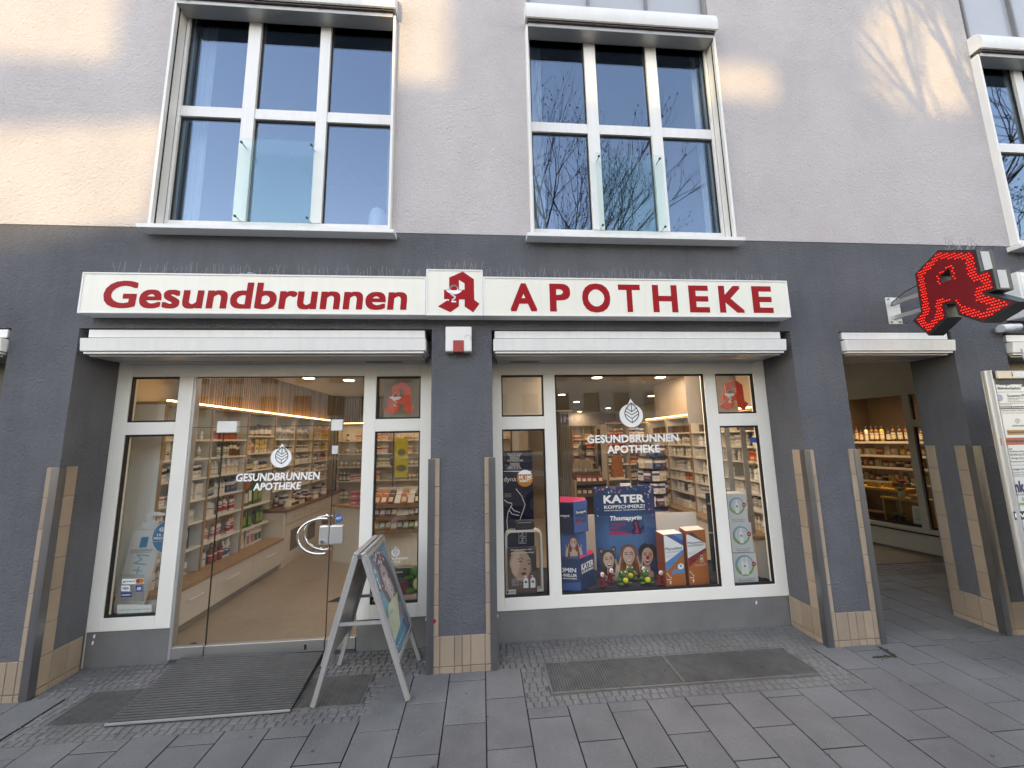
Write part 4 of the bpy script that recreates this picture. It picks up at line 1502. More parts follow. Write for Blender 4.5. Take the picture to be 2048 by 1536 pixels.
CATN = {'bottle': 'bottle', 'pump': 'bottle', 'jar': 'jar', 'carton': 'box', 'pouch': 'pouch'}
NAMEN = {'bottle': 'bottle', 'pump': 'bottle', 'jar': 'jar', 'carton': 'carton', 'pouch': 'pouch'}


def put_row(f, u0, u1, d, z, kinds, where, rz, fill=.96, seed=0, group='goods on the shelves', slim=False):
    """goods along a shelf; kinds is a list of (kind, body, label, cap, height, radius) used in runs"""
    rr = random.Random(seed)
    if slim: kinds = [(k_[0], k_[1], k_[2], k_[3], k_[4] * 1.04, k_[5] * .82) for k_ in kinds]
    u = u0 + .03
    tot = u1 - u0 - .06
    for k, (kind, c1, c2, c3, h, r) in enumerate(kinds):
        end = u0 + .03 + tot * (k + 1) / len(kinds)
        while u + 2 * r < end + r * .3:
            if rr.random() < fill:
                p = f(u + r, d + rr.uniform(-.012, .02), z)
                o = inst(NAMEN[kind], goods(kind, c1, c2, c3, h, r), p, rz=rz + rr.uniform(-.12, .12), scale=(1, 1, rr.uniform(.86, 1.08)))
                lab = {'bottle': f'{c1} bottle with {c3} cap', 'pump': f'{c1} pump bottle with {c3} top', 'jar': f'small {c1} jar with {c3} lid', 'carton': f'{c1} carton with {c2} band', 'pouch': f'{c1} pouch with {c2} label'}[kind]
                tag(o, f'{lab} on the {where}', CATN[kind], f'{lab}s, {where}')
            u += 2 * r + (rr.uniform(.001, .008) if rr.random() < .85 else rr.uniform(.01, .05))


def shelf_unit(name, label, f, us, ztop, zbot, depth, levels, parent_loc, wood=WOOD, top=True):
    t = thing(name, label, 'shelf', parent_loc)
    def fb(u0, u1, d0, d1, z0, z1):
        p, q = f(u0, d0, z0), f(u1, d1, z1)
        return MB().box(min(p[0], q[0]), max(p[0], q[0]), min(p[1], q[1]), max(p[1], q[1]), z0, z1)
    for i, u in enumerate(us):
        zb = zbot[min(i, len(zbot) - 1)]
        up_ = fb(u - .010, u + .010, .0135, depth, zb, ztop).build('upright', SHELFW, t)
        fb(u - .011, u + .011, 0, .013, zb, ztop).build('edge_strip', wood, up_)
    for i, (a, b) in enumerate(zip(us, us[1:])):
        for z in levels[i]:
            fb(a + .0115, b - .0115, .006, depth - .012, z - .018, z).build('shelf', SHELFW, t)
        fb(a + .0115, b - .0115, depth - .011, depth, zbot[i], ztop).build('back_panel', SHELFW, t)
    if top:
        fb(us[0] - .011, us[-1] + .011, -.01, depth, ztop + .001, ztop + .025).build('top_board', wood, t)
    return t


# ---- long wall unit on the left
fL = lambda u, d, z: (-2.72 - d, u, z)
UL = [.60, 1.19, 1.80, 2.40, 2.97, 3.57, 4.21]
LV2 = [.639, .874, 1.082, 1.286, 1.473, 1.652]
LV3 = [.625, .876, 1.287, 1.491, 1.698]
LV4 = [.98, 1.14, 1.30, 1.48, 1.66]
shelf_unit('shelf_unit', 'tall white shelf unit with oak edges along the left wall of the shop', fL, UL, 1.955, [.40, .40, .40, .765, .765, .765, .765], .25, [LV2, LV2, LV3, LV4, LV4, LV4], (-2.85, 2.4, .02))
led_ = MB().box(-2.735, -2.715, .60, 4.21, 1.982, 1.996).build('led_strip', LEDSTRIP)
tag(led_, 'warm glowing light strip above the long left shelf unit', 'light strip')
area(-2.725, 2.4, 1.965, .02, 3.6, 2.0, (1.0, .92, .76), (0, RAD(0), 0))
area(-2.70, 2.4, 2.01, .03, 3.6, 0.6, (1.0, .82, .55), (0, math.pi, 0))
# wood slats above
sw = thing('slat_panel', 'dark wooden slat cladding above the left shelf unit', 'wall cladding', (-2.8, 2.5, 2.0))
MB().box(-2.80, -2.79, .90, 4.59, 1.985, CEIL - .004).build('backing', mat('backing_dark', (0.05, 0.035, 0.025), rough=.8), sw)
sme = MB().box(0, .028, -.012, .012, 0, CEIL - 2.0 - .006).mesh('slat', SLATWOOD)
for i in range(92):
    inst('slat', sme, (-2.789, .91 + i * .040, 2.0), sw)
sw2 = thing('slat_panel', 'dark wooden slat cladding along the top of the back wall', 'wall cladding', (-1.0, 4.58, 1.95))
MB().box(-2.75, .85, 4.585, 4.598, 1.93, CEIL - .004).build('backing', MATS['backing_dark'], sw2)
for i in range(80):
    o = inst('slat', sme, (-2.74 + i * .045, 4.583, 1.96), sw2, rz=-math.pi / 2)

# base cabinet under the first three bays
bc = thing('base_cabinet', 'low white drawer cabinet with oak top under the left shelves', 'cabinet', (-2.75, 1.5, .02))
MB().box(-2.96, -2.60, .60, 2.42, .0185, .085).build('kick_board', mat('kick', (0.30, 0.28, 0.25), rough=.6), bc)
MB().box(-2.96, -2.58, .60, 2.42, .0855, .364).build('carcass', SHELFW, bc)
for a, b, h in ((.602, 1.179, .892), (1.183, 1.781, 1.42), (1.785, 2.418, 2.128)):
    d = MB().box(-2.579, -2.560, a, b, .088, .362).build('drawer_front', mat('drawer_white', (0.62, 0.61, 0.58), rough=.4, var=.02), bc, bevel=.002)
    MB().tube([(-2.56, h - .085, .268), (-2.535, h - .085, .268), (-2.532, h, .268), (-2.535, h + .085, .268), (-2.56, h + .085, .268)], .0055, 8).build('handle', PAPER, d, smooth=True)
MB().box(-2.965, -2.548, .59, 2.43, .3645, .399).build('top_board', WOOD, bc, bevel=.003)
# taller counter run further back
c2 = thing('counter', 'white counter cabinet with dark oak top running along the left wall at the back', 'counter', (-2.7, 3.4, .02))
MB().box(-2.96, -2.575, 2.445, 4.58, .0185, .705).build('carcass', CREAM, c2)
for i in range(4):
    y0 = 2.50 + i * .51
    d = MB().box(-2.574, -2.558, y0, y0 + .50, .54, .70).build('drawer_front', MATS['drawer_white'], c2, bevel=.002)
    MB().tube([(-2.558, y0 + .17, .62), (-2.54, y0 + .17, .62), (-2.54, y0 + .33, .62), (-2.558, y0 + .33, .62)], .005, 6).build('handle', ALU, d)
    MB().box(-2.574, -2.558, y0, y0 + .50, .10, .53).build('cupboard_front', MATS['drawer_white'], c2, bevel=.002)
    MB().box(-2.5575, -2.5565, y0 + .12, y0 + .38, .18, .45).build('glazing', mat('smoked', (0.16, 0.12, 0.08), rough=.3), c2)
MB().box(-2.965, -2.53, 2.435, 4.585, .7055, .74).build('top_board', mat('oak_dark', (0.22, 0.13, 0.07), rough=.5, var=.2, streak=.2), c2, bevel=.003)

bay = ['first bay', 'second bay', 'third bay', 'fourth bay', 'fifth bay', 'last bay']
rowsL = {
    0: [(.40, [('bottle', 'white', 'white', 'grey', .17, .030), ('jar', 'white', 'grey', 'white', .10, .034)]),
        (LV2[0], [('bottle', 'white', 'white', 'white', .17, .028), ('carton', 'teal', 'black', 'teal', .19, .05)]),
        (LV2[1], [('bottle', 'white', 'cream', 'white', .13, .024), ('carton', 'clear', 'white', 'grey', .12, .05)]),
        (LV2[2], [('carton', 'white', 'pink', 'grey', .08, .036), ('carton', 'white', 'white', 'grey', .15, .05)]),
        (LV2[3], [('carton', 'white', 'black', 'grey', .12, .034)]),
        (LV2[4], [('carton', 'white', 'white', 'black', .16, .034), ('bottle', 'white', 'grey', 'white', .12, .024)]),
        (LV2[5], [('carton', 'cream', 'white', 'brown', .12, .06), ('bottle', 'clear', 'white', 'grey', .10, .024)])],
    1: [(.40, [('bottle', 'white', 'white', 'brown', .175, .030), ('pump', 'amber', 'red', 'amber', .19, .030), ('bottle', 'white', 'blue', 'white', .17, .028)]),
        (LV2[0], [('bottle', 'white', 'pink', 'orange', .165, .027), ('bottle', 'white', 'red', 'orange', .16, .026)]),
        (LV2[1], [('bottle', 'white', 'white', 'grey', .17, .024), ('bottle', 'white', 'red', 'red', .17, .026)]),
        (LV2[2], [('bottle', 'teal', 'grey', 'black', .15, .026), ('bottle', 'white', 'white', 'grey', .14, .022), ('carton', 'blue', 'white', 'grey', .14, .034)]),
        (LV2[3], [('bottle', 'clear', 'white', 'white', .14, .021), ('bottle', 'white', 'cream', 'white', .15, .023)]),
        (LV2[4], [('jar', 'white', 'brown', 'brown', .09, .030), ('bottle', 'white', 'grey', 'brown', .13, .024), ('carton', 'brown', 'white', 'brown', .13, .03)]),
        (LV2[5], [('carton', 'red', 'brown', 'red', .09, .045)])],
    2: [(.40, [('pouch', 'white', 'cream', 'grey', .19, .050), ('pouch', 'white', 'pink', 'green', .19, .05), ('pouch', 'white', 'green', 'pink', .19, .05)]),
        (LV3[0], [('pouch', 'green', 'lightgreen', 'green', .21, .048)]),
        (LV3[1], [('pouch', 'green', 'white', 'lightgreen', .24, .05), ('pouch', 'green', 'lightgreen', 'black', .33, .06)]),
        (LV3[2], [('bottle', 'brown', 'cream', 'black', .14, .026), ('bottle', 'white', 'cream', 'black', .13, .026), ('jar', 'brown', 'cream', 'black', .09, .03)]),
        (LV3[3], [('carton', 'yellow', 'orange', 'brown', .15, .04), ('carton', 'pink', 'white', 'brown', .15, .04), ('carton', 'cream', 'yellow', 'green', .15, .04), ('carton', 'cream', 'yellow', 'orange', .15, .04)]),
        (LV3[4], [('jar', 'brown', 'cream', 'black', .12, .045), ('jar', 'amber', 'white', 'black', .14, .05)])],
}
for i in (3, 4, 5):
    rowsL[i] = [(.765, [('bottle', 'cream', 'brown', 'black', .13, .03), ('carton', 'white', 'blue', 'grey', .12, .045)]),
                (LV4[0], [('carton', 'clear', 'grey', 'white', .10, .04)]),
                (LV4[1], [('carton', 'white', 'grey', 'black', .10, .036), ('jar', 'white', 'grey', 'white', .08, .03)]),
                (LV4[2], [('carton', 'white', 'black', 'grey', .12, .036)] if i < 5 else [('bottle', 'brown', 'cream', 'black', .12, .024), ('carton', 'red', 'brown', 'white', .11, .04)]),
                (LV4[3], [('carton', 'white', 'black', 'grey', .09, .045)] if i < 5 else [('carton', 'yellow', 'black', 'brown', .12, .03)]),
                (LV4[4], [('carton', 'grey', 'white', 'black', .17, .05)] if i < 5 else [('carton', 'yellow', 'orange', 'brown', .20, .07)])]
for i, rows in rowsL.items():
    for j, (z, kinds) in enumerate(rows):
        put_row(fL, UL[i], UL[i + 1], .07, z + .0005, kinds, f'{ORD[j]} shelf, {bay[i]}, left wall unit', math.pi / 2, seed=i * 10 + j, group='goods on the left wall shelves', slim=i < 3)
# displays standing on the tall counter
for k, (y, kind, c) in enumerate(((2.62, 'jar', ('cream', 'white', 'white')), (2.72, 'jar', ('white', 'brown', 'cream')), (2.84, 'jar', ('cream', 'brown', 'brown')), (2.98, 'carton', ('white', 'purple', 'grey')), (3.2, 'carton', ('brown', 'cream', 'orange')), (3.45, 'carton', ('white', 'grey', 'white')), (3.8, 'bottle', ('grey', 'white', 'black')))):
    o = inst(NAMEN[kind], goods(kind, *c, .10 if kind != 'bottle' else .2, .05), (-2.62, y, .7405), rz=1.3)
    tag(o, f'{["small cream jar nearest the edge", "white jar with brown label", "cream jar with brown lid", "white carton with purple band", "brown carton with cream band", "plain white carton with grey band", "grey bottle with black cap"][k]} standing on the dark oak counter top', CATN[kind], 'goods standing on the dark oak counter')
# orange shelf talker
tag(MB().tube([(-2.688, 1.80, 1.13), (-2.684, 1.80, 1.13)], .045, 18).build('shelf_tag', mat('tag_orange', (0.45, 0.09, 0.03))), 'round orange tag hanging on the oak upright of the left shelves', 'shelf tag')

# ---- sales desk with sloping sweets trays, seen through the right-hand door panes
dk = thing('sales_desk', 'cream sales desk with oak top behind the glass door', 'desk', (-1.3, 2.7, .02))
MB().hexa([(-2.02, 2.68, .0185), (-1.60, 2.44, .0185), (-.45, 2.44, .0185), (-.45, 3.1, .0185)], [(-2.02, 2.68, .725), (-1.60, 2.44, .725), (-.45, 2.44, .725), (-.45, 3.1, .725)]).build('front_panel', CREAM, dk)
MB().hexa([(-2.06, 2.67, .7255), (-1.61, 2.41, .7255), (-.43, 2.41, .7255), (-.43, 3.12, .7255)], [(-2.06, 2.67, .755), (-1.61, 2.41, .755), (-.43, 2.41, .755), (-.43, 3.12, .755)]).build('top_board', WOOD, dk, bevel=.003)
sk = thing('sweets_stand', 'stepped wooden stand of sweets bags in front of the cream desk', 'display stand', (-1.1, 2.2, .02))
SKY = 2.05
SC = (CAM_D + SKY) / (CAM_D + 2.45)
trz = [(.79 - CAM_H) * SC + CAM_H, (.63 - CAM_H) * SC + CAM_H, (.46 - CAM_H) * SC + CAM_H]
trx = (-1.36, -.78)
MB().box(trx[0], trx[1], SKY + .30, SKY + .32, .0185, 1.0).build('back_board', CREAM, sk)
for z in trz:
    MB().hexa([(trx[0], SKY, z - .06), (trx[1], SKY, z - .06), (trx[1], SKY + .295, z + .03), (trx[0], SKY + .295, z + .03)], [(trx[0], SKY, z - .045), (trx[1], SKY, z - .045), (trx[1], SKY + .295, z + .045), (trx[0], SKY + .295, z + .045)]).build('tray', WOOD, sk)
    MB().box(trx[0], trx[1], SKY - .012, SKY - .001, z - .065, z - .02).build('tray_lip', mat('lip_wood', (0.20, 0.11, 0.05), rough=.5, var=.2), sk)
sweet = [['orange', 'orange', 'brown', 'white', 'orange', 'white', 'brown'], ['purple', 'pink', 'purple', 'orange', 'cream', 'white', 'grey', 'brown'], ['yellow', 'lightgreen', 'orange', 'cream', 'purple', 'lightgreen', 'green', 'lightgreen']]
for j, (z, cs) in enumerate(zip(trz, sweet)):
    for k, c in enumerate(cs):
        for row in range(2):
            x = trx[0] + .045 + k * (trx[1] - trx[0] - .08) / (len(cs) - 1)
            o = inst('pouch', goods('pouch', c, 'white' if k % 2 else 'cream', 'grey', .125, .036), (x, SKY + .06 + row * .12, z - .02 + row * .035), rz=random.uniform(-.2, .2))
            o.rotation_euler.x = -.5
            tag(o, f'{c} sweets bag in the {["top", "middle", "bottom"][j]} tray of the wooden stand', 'sweets bag', f'sweets bags in the {["top", "middle", "bottom"][j]} tray')
# leaflet tray on top of the desk and pink cartons at its corner
dl = thing('leaflet_box', 'black box of printed leaflets on the sales desk', 'leaflet box', (-.95, 2.6, .755))
MB().box(-1.16, -.80, 2.52, 2.68, .7555, .80).build('tray', BLACK, dl)
for k in range(4):
    MB().hexa([(-1.15 + k * .085, 2.56, .80), (-1.075 + k * .085, 2.56, .80), (-1.075 + k * .085, 2.565, .80), (-1.15 + k * .085, 2.565, .80)], [(-1.15 + k * .085, 2.62, .96), (-1.075 + k * .085, 2.62, .95), (-1.075 + k * .085, 2.625, .95), (-1.15 + k * .085, 2.625, .96)]).build('leaflet', pm(['grey', 'white', 'black', 'white'][k]), dl)
for k in range(4):
    o = inst('carton', goods('carton', 'pink', 'red', 'white', .085, .05), (-1.74 + (k % 2) * .11, 2.60, .7555 + (k // 2) * .086), rz=.2)
    tag(o, f'pink carton at the {["left", "right"][k % 2]} of the {["lower", "upper"][k // 2]} pair on the desk corner', 'box', 'pink cartons on the desk')

# back wall cabinets behind the desk
fB = lambda u, d, z: (u, 4.34 + d, z)
shelf_unit('wall_cabinet', 'open back wall shelves behind the sales desk', fB, [-2.62, -2.14, -1.62, -1.10, -.55, .0, .55], 1.925, [.02] * 7, .24, [[.35, .62, .90, 1.15, 1.38, 1.62]] * 6, (-1.0, 4.46, .02), wood=mat('walnut', (0.09, 0.05, 0.03), rough=.5, var=.2))
area(-1.2, 4.20, 1.95, 3.0, .03, 1.28, (1.0, .8, .55), (RAD(20), 0, 0))
tag(MB().box(-2.62, .55, 4.315, 4.328, 1.93, 1.942).build('led_strip', LEDSTRIP), 'warm glowing light strip above the back wall shelves', 'light strip')
kb = [[('jar', 'white', 'grey', 'white', .09, .04)], [('carton', 'white', 'red', 'grey', .13, .06)], [('bottle', 'green', 'white', 'white', .15, .03), ('carton', 'white', 'pink', 'red', .12, .05)], [('carton', 'cream', 'pink', 'red', .15, .06)], [('jar', 'cream', 'grey', 'white', .09, .035)], [('carton', 'white', 'lightgreen', 'grey', .14, .05)]]
for i in range(6):
    for j, z in enumerate([.62, .90, 1.15, 1.38, 1.62]):
        put_row(fB, [-2.62, -2.14, -1.62, -1.10, -.55, .0][i], [-2.14, -1.62, -1.10, -.55, .0, .55][i], .07, z + .0005, kb[(i + j * 2) % 6], f'{ORD[j]} shelf, {bay[i]}, back wall cabinet', 0, seed=100 + i * 7 + j, fill=.85, group='goods on the back wall shelves')
# yellow poster standing before the back shelves
yp = thing('yellow_poster', 'tall yellow poster hanging in front of the back wall shelves', 'poster', (-1.2, 3.3, 1.0))
xa, za = U(*c7(985, 395), 3.3); xb, zb = U(*c7(1045, 590), 3.3)
MB().box(xa, xb, 3.3, 3.306, zb, za).build('sheet', mat('poster_yellow', (0.55, 0.55, 0.05)), yp)
p = MB(); p.prism([ring((xa + xb) / 2, za - .22, .06, .06, 16)], front(3.2995), .0005); p.prism([ring((xa + xb) / 2, zb + .14, .08, .05, 16)], front(3.2995), .0005)
p.build('print', flat('poster_grey', (0.2, 0.22, 0.15)), yp, norm=False)
# dark floor mat by the desk
x, y = -1.47, 1.42
tag(MB().add([(-1.55, 1.28, .0195), (-1.0, 1.28, .0195), (-1.0, 1.75, .0195), (-1.30, 1.62, .0195), (-1.55, 1.28, .026), (-1.0, 1.28, .026), (-1.0, 1.75, .026), (-1.30, 1.62, .026)], [(0, 3, 2, 1), (4, 5, 6, 7), (0, 1, 5, 4), (1, 2, 6, 5), (2, 3, 7, 6), (3, 0, 4, 7)]).build('floor_mat', mat('mat_green', (0.012, 0.02, 0.012), rough=.9, var=.2, vscale=40)), 'dark green floor mat inside the shop beside the door', 'mat')

# ---- shelves on the right wall, seen through the display window
fR = lambda u, d, z: (2.66 + d, u, z)
UR = [.62, 1.22, 1.82, 2.46, 3.1]
LVR = [[.86, 1.02, 1.15, 1.33, 1.48, 1.64]] * 4
shelf_unit('shelf_unit', 'white shelf unit with oak edges along the right wall of the shop', fR, UR, 1.83, [.655] * 5, .28, LVR, (2.8, 1.9, .02))
b = thing('base_cabinet', 'low white cabinet with oak top under the right wall shelves', 'cabinet', (2.8, 1.9, .02))
MB().box(2.55, 2.95, .6, 3.12, .0185, .62).build('carcass', SHELFW, b)
MB().box(2.53, 2.955, .59, 3.13, .6205, .654).build('top_board', WOOD, b, bevel=.003)
tag(MB().box(2.645, 2.665, .62, 3.1, 1.858, 1.870).build('led_strip', LEDSTRIP), 'warm glowing light strip above the right wall shelves', 'light strip')
area(2.62, 1.86, 1.84, .02, 2.4, 1.2, (1.0, .92, .76), (0, RAD(-15), 0))
rr_ = random.Random(3)
opt = [[('bottle', 'white', 'cream', 'white', .12, .022)], [('bottle', 'cream', 'white', 'white', .13, .024), ('carton', 'white', 'grey', 'grey', .11, .04)], [('carton', 'orange', 'red', 'white', .10, .04), ('bottle', 'white', 'cream', 'cream', .12, .022)],
       [('bottle', 'white', 'white', 'green', .14, .022)], [('carton', 'white', 'cream', 'grey', .09, .032)], [('bottle', 'white', 'grey', 'black', .13, .024), ('bottle', 'white', 'cream', 'white', .11, .02)], [('carton', 'brown', 'black', 'brown', .09, .07)]]
for i in range(4):
    for j, z in enumerate([.655] + LVR[0]):
        k = opt[6] if j == 6 else opt[(i * 2 + j * 5) % 6]
        put_row(fR, UR[i], UR[i + 1], .07, z + .0005, k, f'{ORD[j]} shelf, {bay[i]}, right wall unit', math.pi / 2, seed=300 + i * 9 + j, fill=.9, group='goods on the right wall shelves')
# free-standing back unit and darker rack between
fM = lambda u, d, z: (u, 3.0 + d, z)
shelf_unit('shelf_unit', 'oak sided shelf unit facing the window at the far right of the shop', fM, [1.95, 2.30, 2.62], 1.80, [.02] * 3, .28, [[.4, .70, .95, 1.18, 1.40, 1.6]] * 2, (2.3, 3.1, .02), wood=mat('oak_plain', (0.33, 0.24, 0.155), rough=.5, var=.15))
for i in range(2):
    for j, z in enumerate([.70, .95, 1.18, 1.40, 1.6]):
        put_row(fM, [1.95, 2.30][i], [2.30, 2.62][i], .07, z + .0005, [[('bottle', 'amber', 'red', 'white', .13, .026)], [('carton', 'white', 'blue', 'red', .13, .04)], [('bottle', 'teal', 'white', 'white', .15, .024)], [('carton', 'orange', 'brown', 'white', .10, .045)]][(i + j) % 4], f'{ORD[j]} shelf, {bay[i]}, oak sided unit', 0, seed=500 + i * 9 + j, group='goods on the oak sided shelves')
rk = thing('product_rack', 'dark rotating rack full of small blue and white packs behind the window display', 'rack', (2.20, 2.0, .02))
MB().tube([(2.20, 2.0, .0185), (2.20, 2.0, 1.5)], .02, 10).build('post', BLACK, rk)
MB().tube([(2.20, 2.0, .0185), (2.20, 2.0, .05)], .22, 20).build('foot', BLACK, rk)
rr2 = random.Random(11)
for lev in range(7):
    z = .42 + lev * .155
    for a in range(10):
        an = a * math.pi / 5 + lev * .2
        c = rr2.choice(['blue', 'white', 'grey', 'blue', 'purple', 'cream'])
        o = inst('carton', goods('carton', c, 'white' if c != 'white' else 'blue', 'grey', .12, .042), (2.20 + .15 * math.cos(an), 2.0 + .15 * math.sin(an), z), rz=an + math.pi / 2)
        tag(o, f'small {c} pack on the {ORD[lev]} tier of the dark rotating rack', 'box', f'packs on the {ORD[lev]} tier of the rotating rack, {c}')
for lev in range(7):
    MB().tube([(2.20, 2.0, .41 + lev * .155), (2.20, 2.0, .4185 + lev * .155)], .20, 16).build('tier', BLACK, rk)
# teddy-brown bag hanging at the rack
pb = MB().hexa([(1.78, 2.30, 1.05), (1.94, 2.30, 1.05), (1.94, 2.40, 1.05), (1.78, 2.40, 1.05)], [(1.80, 2.33, 1.33), (1.93, 2.34, 1.36), (1.93, 2.37, 1.36), (1.80, 2.36, 1.33)])
tag(pb.build('hanging_bag', mat('copper_bag', (0.30, 0.10, 0.02), rough=.3, var=.4, vscale=25), smooth=False), 'shiny copper coloured bag hanging beside the rotating rack', 'bag')

# deeper room: lit wall of drawers, cabinets and the seated assistant
fD = lambda u, d, z: (u, 6.9 + d, z)
xs_ = [U(*c8(470, 500), 6.9)[0], U(*c8(535, 500), 6.9)[0], U(*c8(600, 500), 6.9)[0]]
shelf_unit('stock_shelves', 'brightly lit stock shelves of red and white boxes at the back of the shop', fD, xs_, U(*c8(530, 435), 6.9)[1], [.02] * 3, .3, [[.7, .95, 1.15, 1.35, 1.55]] * 2, (2.6, 7.05, .02), wood=MATS['oak_plain'])
for i in range(2):
    for j, z in enumerate([.95, 1.15, 1.35, 1.55]):
        put_row(fD, xs_[i], xs_[i + 1], .08, z + .0005, [('carton', 'red' if (i + j) % 3 == 0 else 'white', 'white' if (i + j) % 3 == 0 else 'red', 'brown', .13, .05)], f'{ORD[j]} lit stock shelf, {bay[i]}', 0, seed=700 + i * 5 + j, group='boxes on the lit stock shelves')
area((xs_[0] + xs_[2]) / 2, 6.6, 1.9, .7, .1, 1.28, (1, .72, .4), (RAD(-10), 0, 0))
cbx = thing('dark_cabinet', 'dark glass fronted cabinet beside the lit stock shelves', 'cabinet', (3.3, 6.9, .02))
xa, za = U(*c8(605, 440), 6.8); xb, zb = U(*c8(745, 440), 6.8)
MB().box(xa, xb, 6.8, 7.2, .0185, za - .05).build('carcass', mat('cabinet_dark', (0.03, 0.032, 0.034), rough=.25), cbx)
MB().box(xa - .03, xa - .002, 6.79, 7.2, .0185, za).build('side_panel', MATS['oak_plain'], cbx)
MB().box(xb + .002, xb + .14, 6.79, 7.2, .0185, za).build('side_panel', MATS['oak_plain'], cbx)
cd = thing('counter', 'oak counter with rows of small goods in front of the seated assistant', 'counter', (1.6, 4.3, .02))
xa, za = U(*c8(470, 700), 4.0); xb, _ = U(*c8(735, 700), 4.0)
MB().box(xa, xb, 4.0, 4.5, .0185, .90).build('front_panel', CREAM, cd)
MB().box(xa - .02, xb + .02, 3.97, 4.52, .9005, .93).build('top_board', MATS['oak_plain'], cd)
fC = lambda u, d, z: (u, 4.02 + d, z)
put_row(fC, xa, xb, .06, .9305, [('bottle', 'white', 'cream', 'white', .12, .024), ('carton', 'white', 'grey', 'red', .09, .04), ('bottle', 'cream', 'white', 'grey', .14, .024)], 'oak counter before the seated assistant', 0, seed=801, group='goods on the oak counter')
lw = thing('snack_shelf', 'low dark wooden shelf of red sweets behind the window display', 'shelf', (1.35, 2.6, .02))
xa, za = U(*c8(490, 745), 2.6); xb, zb = U(*c8(660, 745), 2.6)
for z in (za, za - .17):
    MB().box(xa, xb, 2.6, 2.85, z - .05, z - .03).build('shelf', MATS['walnut'], lw)
    MB().box(xa, xb, 2.585, 2.5985, z - .055, z - .01).build('lip', MATS['walnut'], lw)
MB().box(xa, xb, 2.86, 2.88, .0185, za + .1).build('back_board', MATS['walnut'], lw)
MB().box(xa - .021, xa - .001, 2.585, 2.88, .0185, za).build('side_panel', MATS['oak_plain'], lw)
MB().box(xb + .001, xb + .021, 2.585, 2.88, .0185, za).build('side_panel', MATS['oak_plain'], lw)
for j, z in enumerate((za, za - .17)):
    put_row(lambda u, d, q: (u, 2.62 + d, q), xa, xb, .06, z - .029, [('pouch', 'red', 'white', 'brown', .09, .035)] if j == 0 else [('pouch', 'brown', 'cream', 'red', .09, .035)], f'{["upper", "lower"][j]} board of the low dark wooden shelf', 0, seed=820 + j, group='sweets on the low dark shelf')
# pale ribbed curtain at the left of the window view
ct = thing('curtain', 'grey ribbed curtain hanging beyond the left edge of the display window', 'curtain', (.85, 2.2, .02))
cur = MB()
xa, _ = U(*c8(375, 640), 2.2); xb, _ = U(*c8(455, 640), 2.2)
n = 40
for i in range(n):
    u0, u1 = xa + (xb - xa) * i / n, xa + (xb - xa) * (i + 1) / n
    y0, y1 = 2.2 + .02 * math.sin(i * 1.2), 2.2 + .02 * math.sin((i + 1) * 1.2)
    cur.hexa([(u0, y0, .05), (u1, y1, .05), (u1, y1 + .006, .05), (u0, y0 + .006, .05)], [(u0, y0, 1.95), (u1, y1, 1.95), (u1, y1 + .006, 1.95), (u0, y0 + .006, 1.95)])
cur.build('cloth', mat('curtain_cloth', (0.20, 0.19, 0.17), rough=.9), ct)
MB().tube([(xa - .05, 2.2, 1.96), (xb + .05, 2.2, 1.96)], .012, 8).build('rail', ALU, ct)

# the seated assistant: one continuous body grown from a skeleton
PXc, PZc = U(*(1110 + 345 * .15625, 760 + 905 * .15625), 5.9)


def skin_body(name, verts, edges, radii, m, parent, sub=2, root=0):
    me = bpy.data.meshes.new(name)
    me.from_pydata(verts, edges, [])
    me.materials.append(m)
    o = bpy.data.objects.new(name, me)
    COL.objects.link(o)
    sk_ = o.modifiers.new('skin', 'SKIN')
    sk_.use_smooth_shade = True
    if not me.skin_vertices:
        bm = bmesh.new(); bm.from_mesh(me); bm.verts.layers.skin.verify(); bm.to_mesh(me); bm.free()
    for i, d in enumerate(me.skin_vertices[0].data):
        d.radius = (radii[i][0], radii[i][1]) if isinstance(radii[i], tuple) else (radii[i], radii[i])
        d.use_root = i == root
    s2 = o.modifiers.new('sub', 'SUBSURF'); s2.levels = s2.render_levels = sub
    hang(o, parent)
    return o


pp = thing('person', 'dark haired person in a cream top sitting behind the counter, looking left', 'person', (PXc, 5.95, .02))
hx, hy, hz = PXc, 5.9, PZc
V_ = [(hx + .02, hy + .16, hz - .70), (hx + .02, hy + .14, hz - .50), (hx + .03, hy + .10, hz - .30), (hx + .02, hy + .06, hz - .19), (hx, hy + .02, hz - .11), (hx - .01, hy, hz - .02), (hx - .01, hy, hz + .07),
      (hx + .18, hy + .06, hz - .27), (hx + .22, hy - .02, hz - .52), (hx + .06, hy - .22, hz - .56), (hx - .14, hy + .06, hz - .27), (hx - .20, hy - .02, hz - .52), (hx - .08, hy - .22, hz - .56),
      (hx + .10, hy + .12, hz - .74), (hx + .11, hy - .28, hz - .74), (hx + .11, hy - .30, hz - 1.14), (hx - .08, hy + .12, hz - .74), (hx - .09, hy - .28, hz - .74), (hx - .09, hy - .30, hz - 1.14)]
E_ = [(0, 1), (1, 2), (2, 3), (3, 4), (4, 5), (5, 6), (2, 7), (7, 8), (8, 9), (2, 10), (10, 11), (11, 12), (0, 13), (13, 14), (14, 15), (0, 16), (16, 17), (17, 18)]
R_ = [.14, .13, .13, .06, .055, (.075, .095), (.07, .09), .055, .042, .03, .055, .042, .03, .085, .065, .045, .085, .065, .045]
skin_body('body', V_, E_, R_, SKIN, pp)
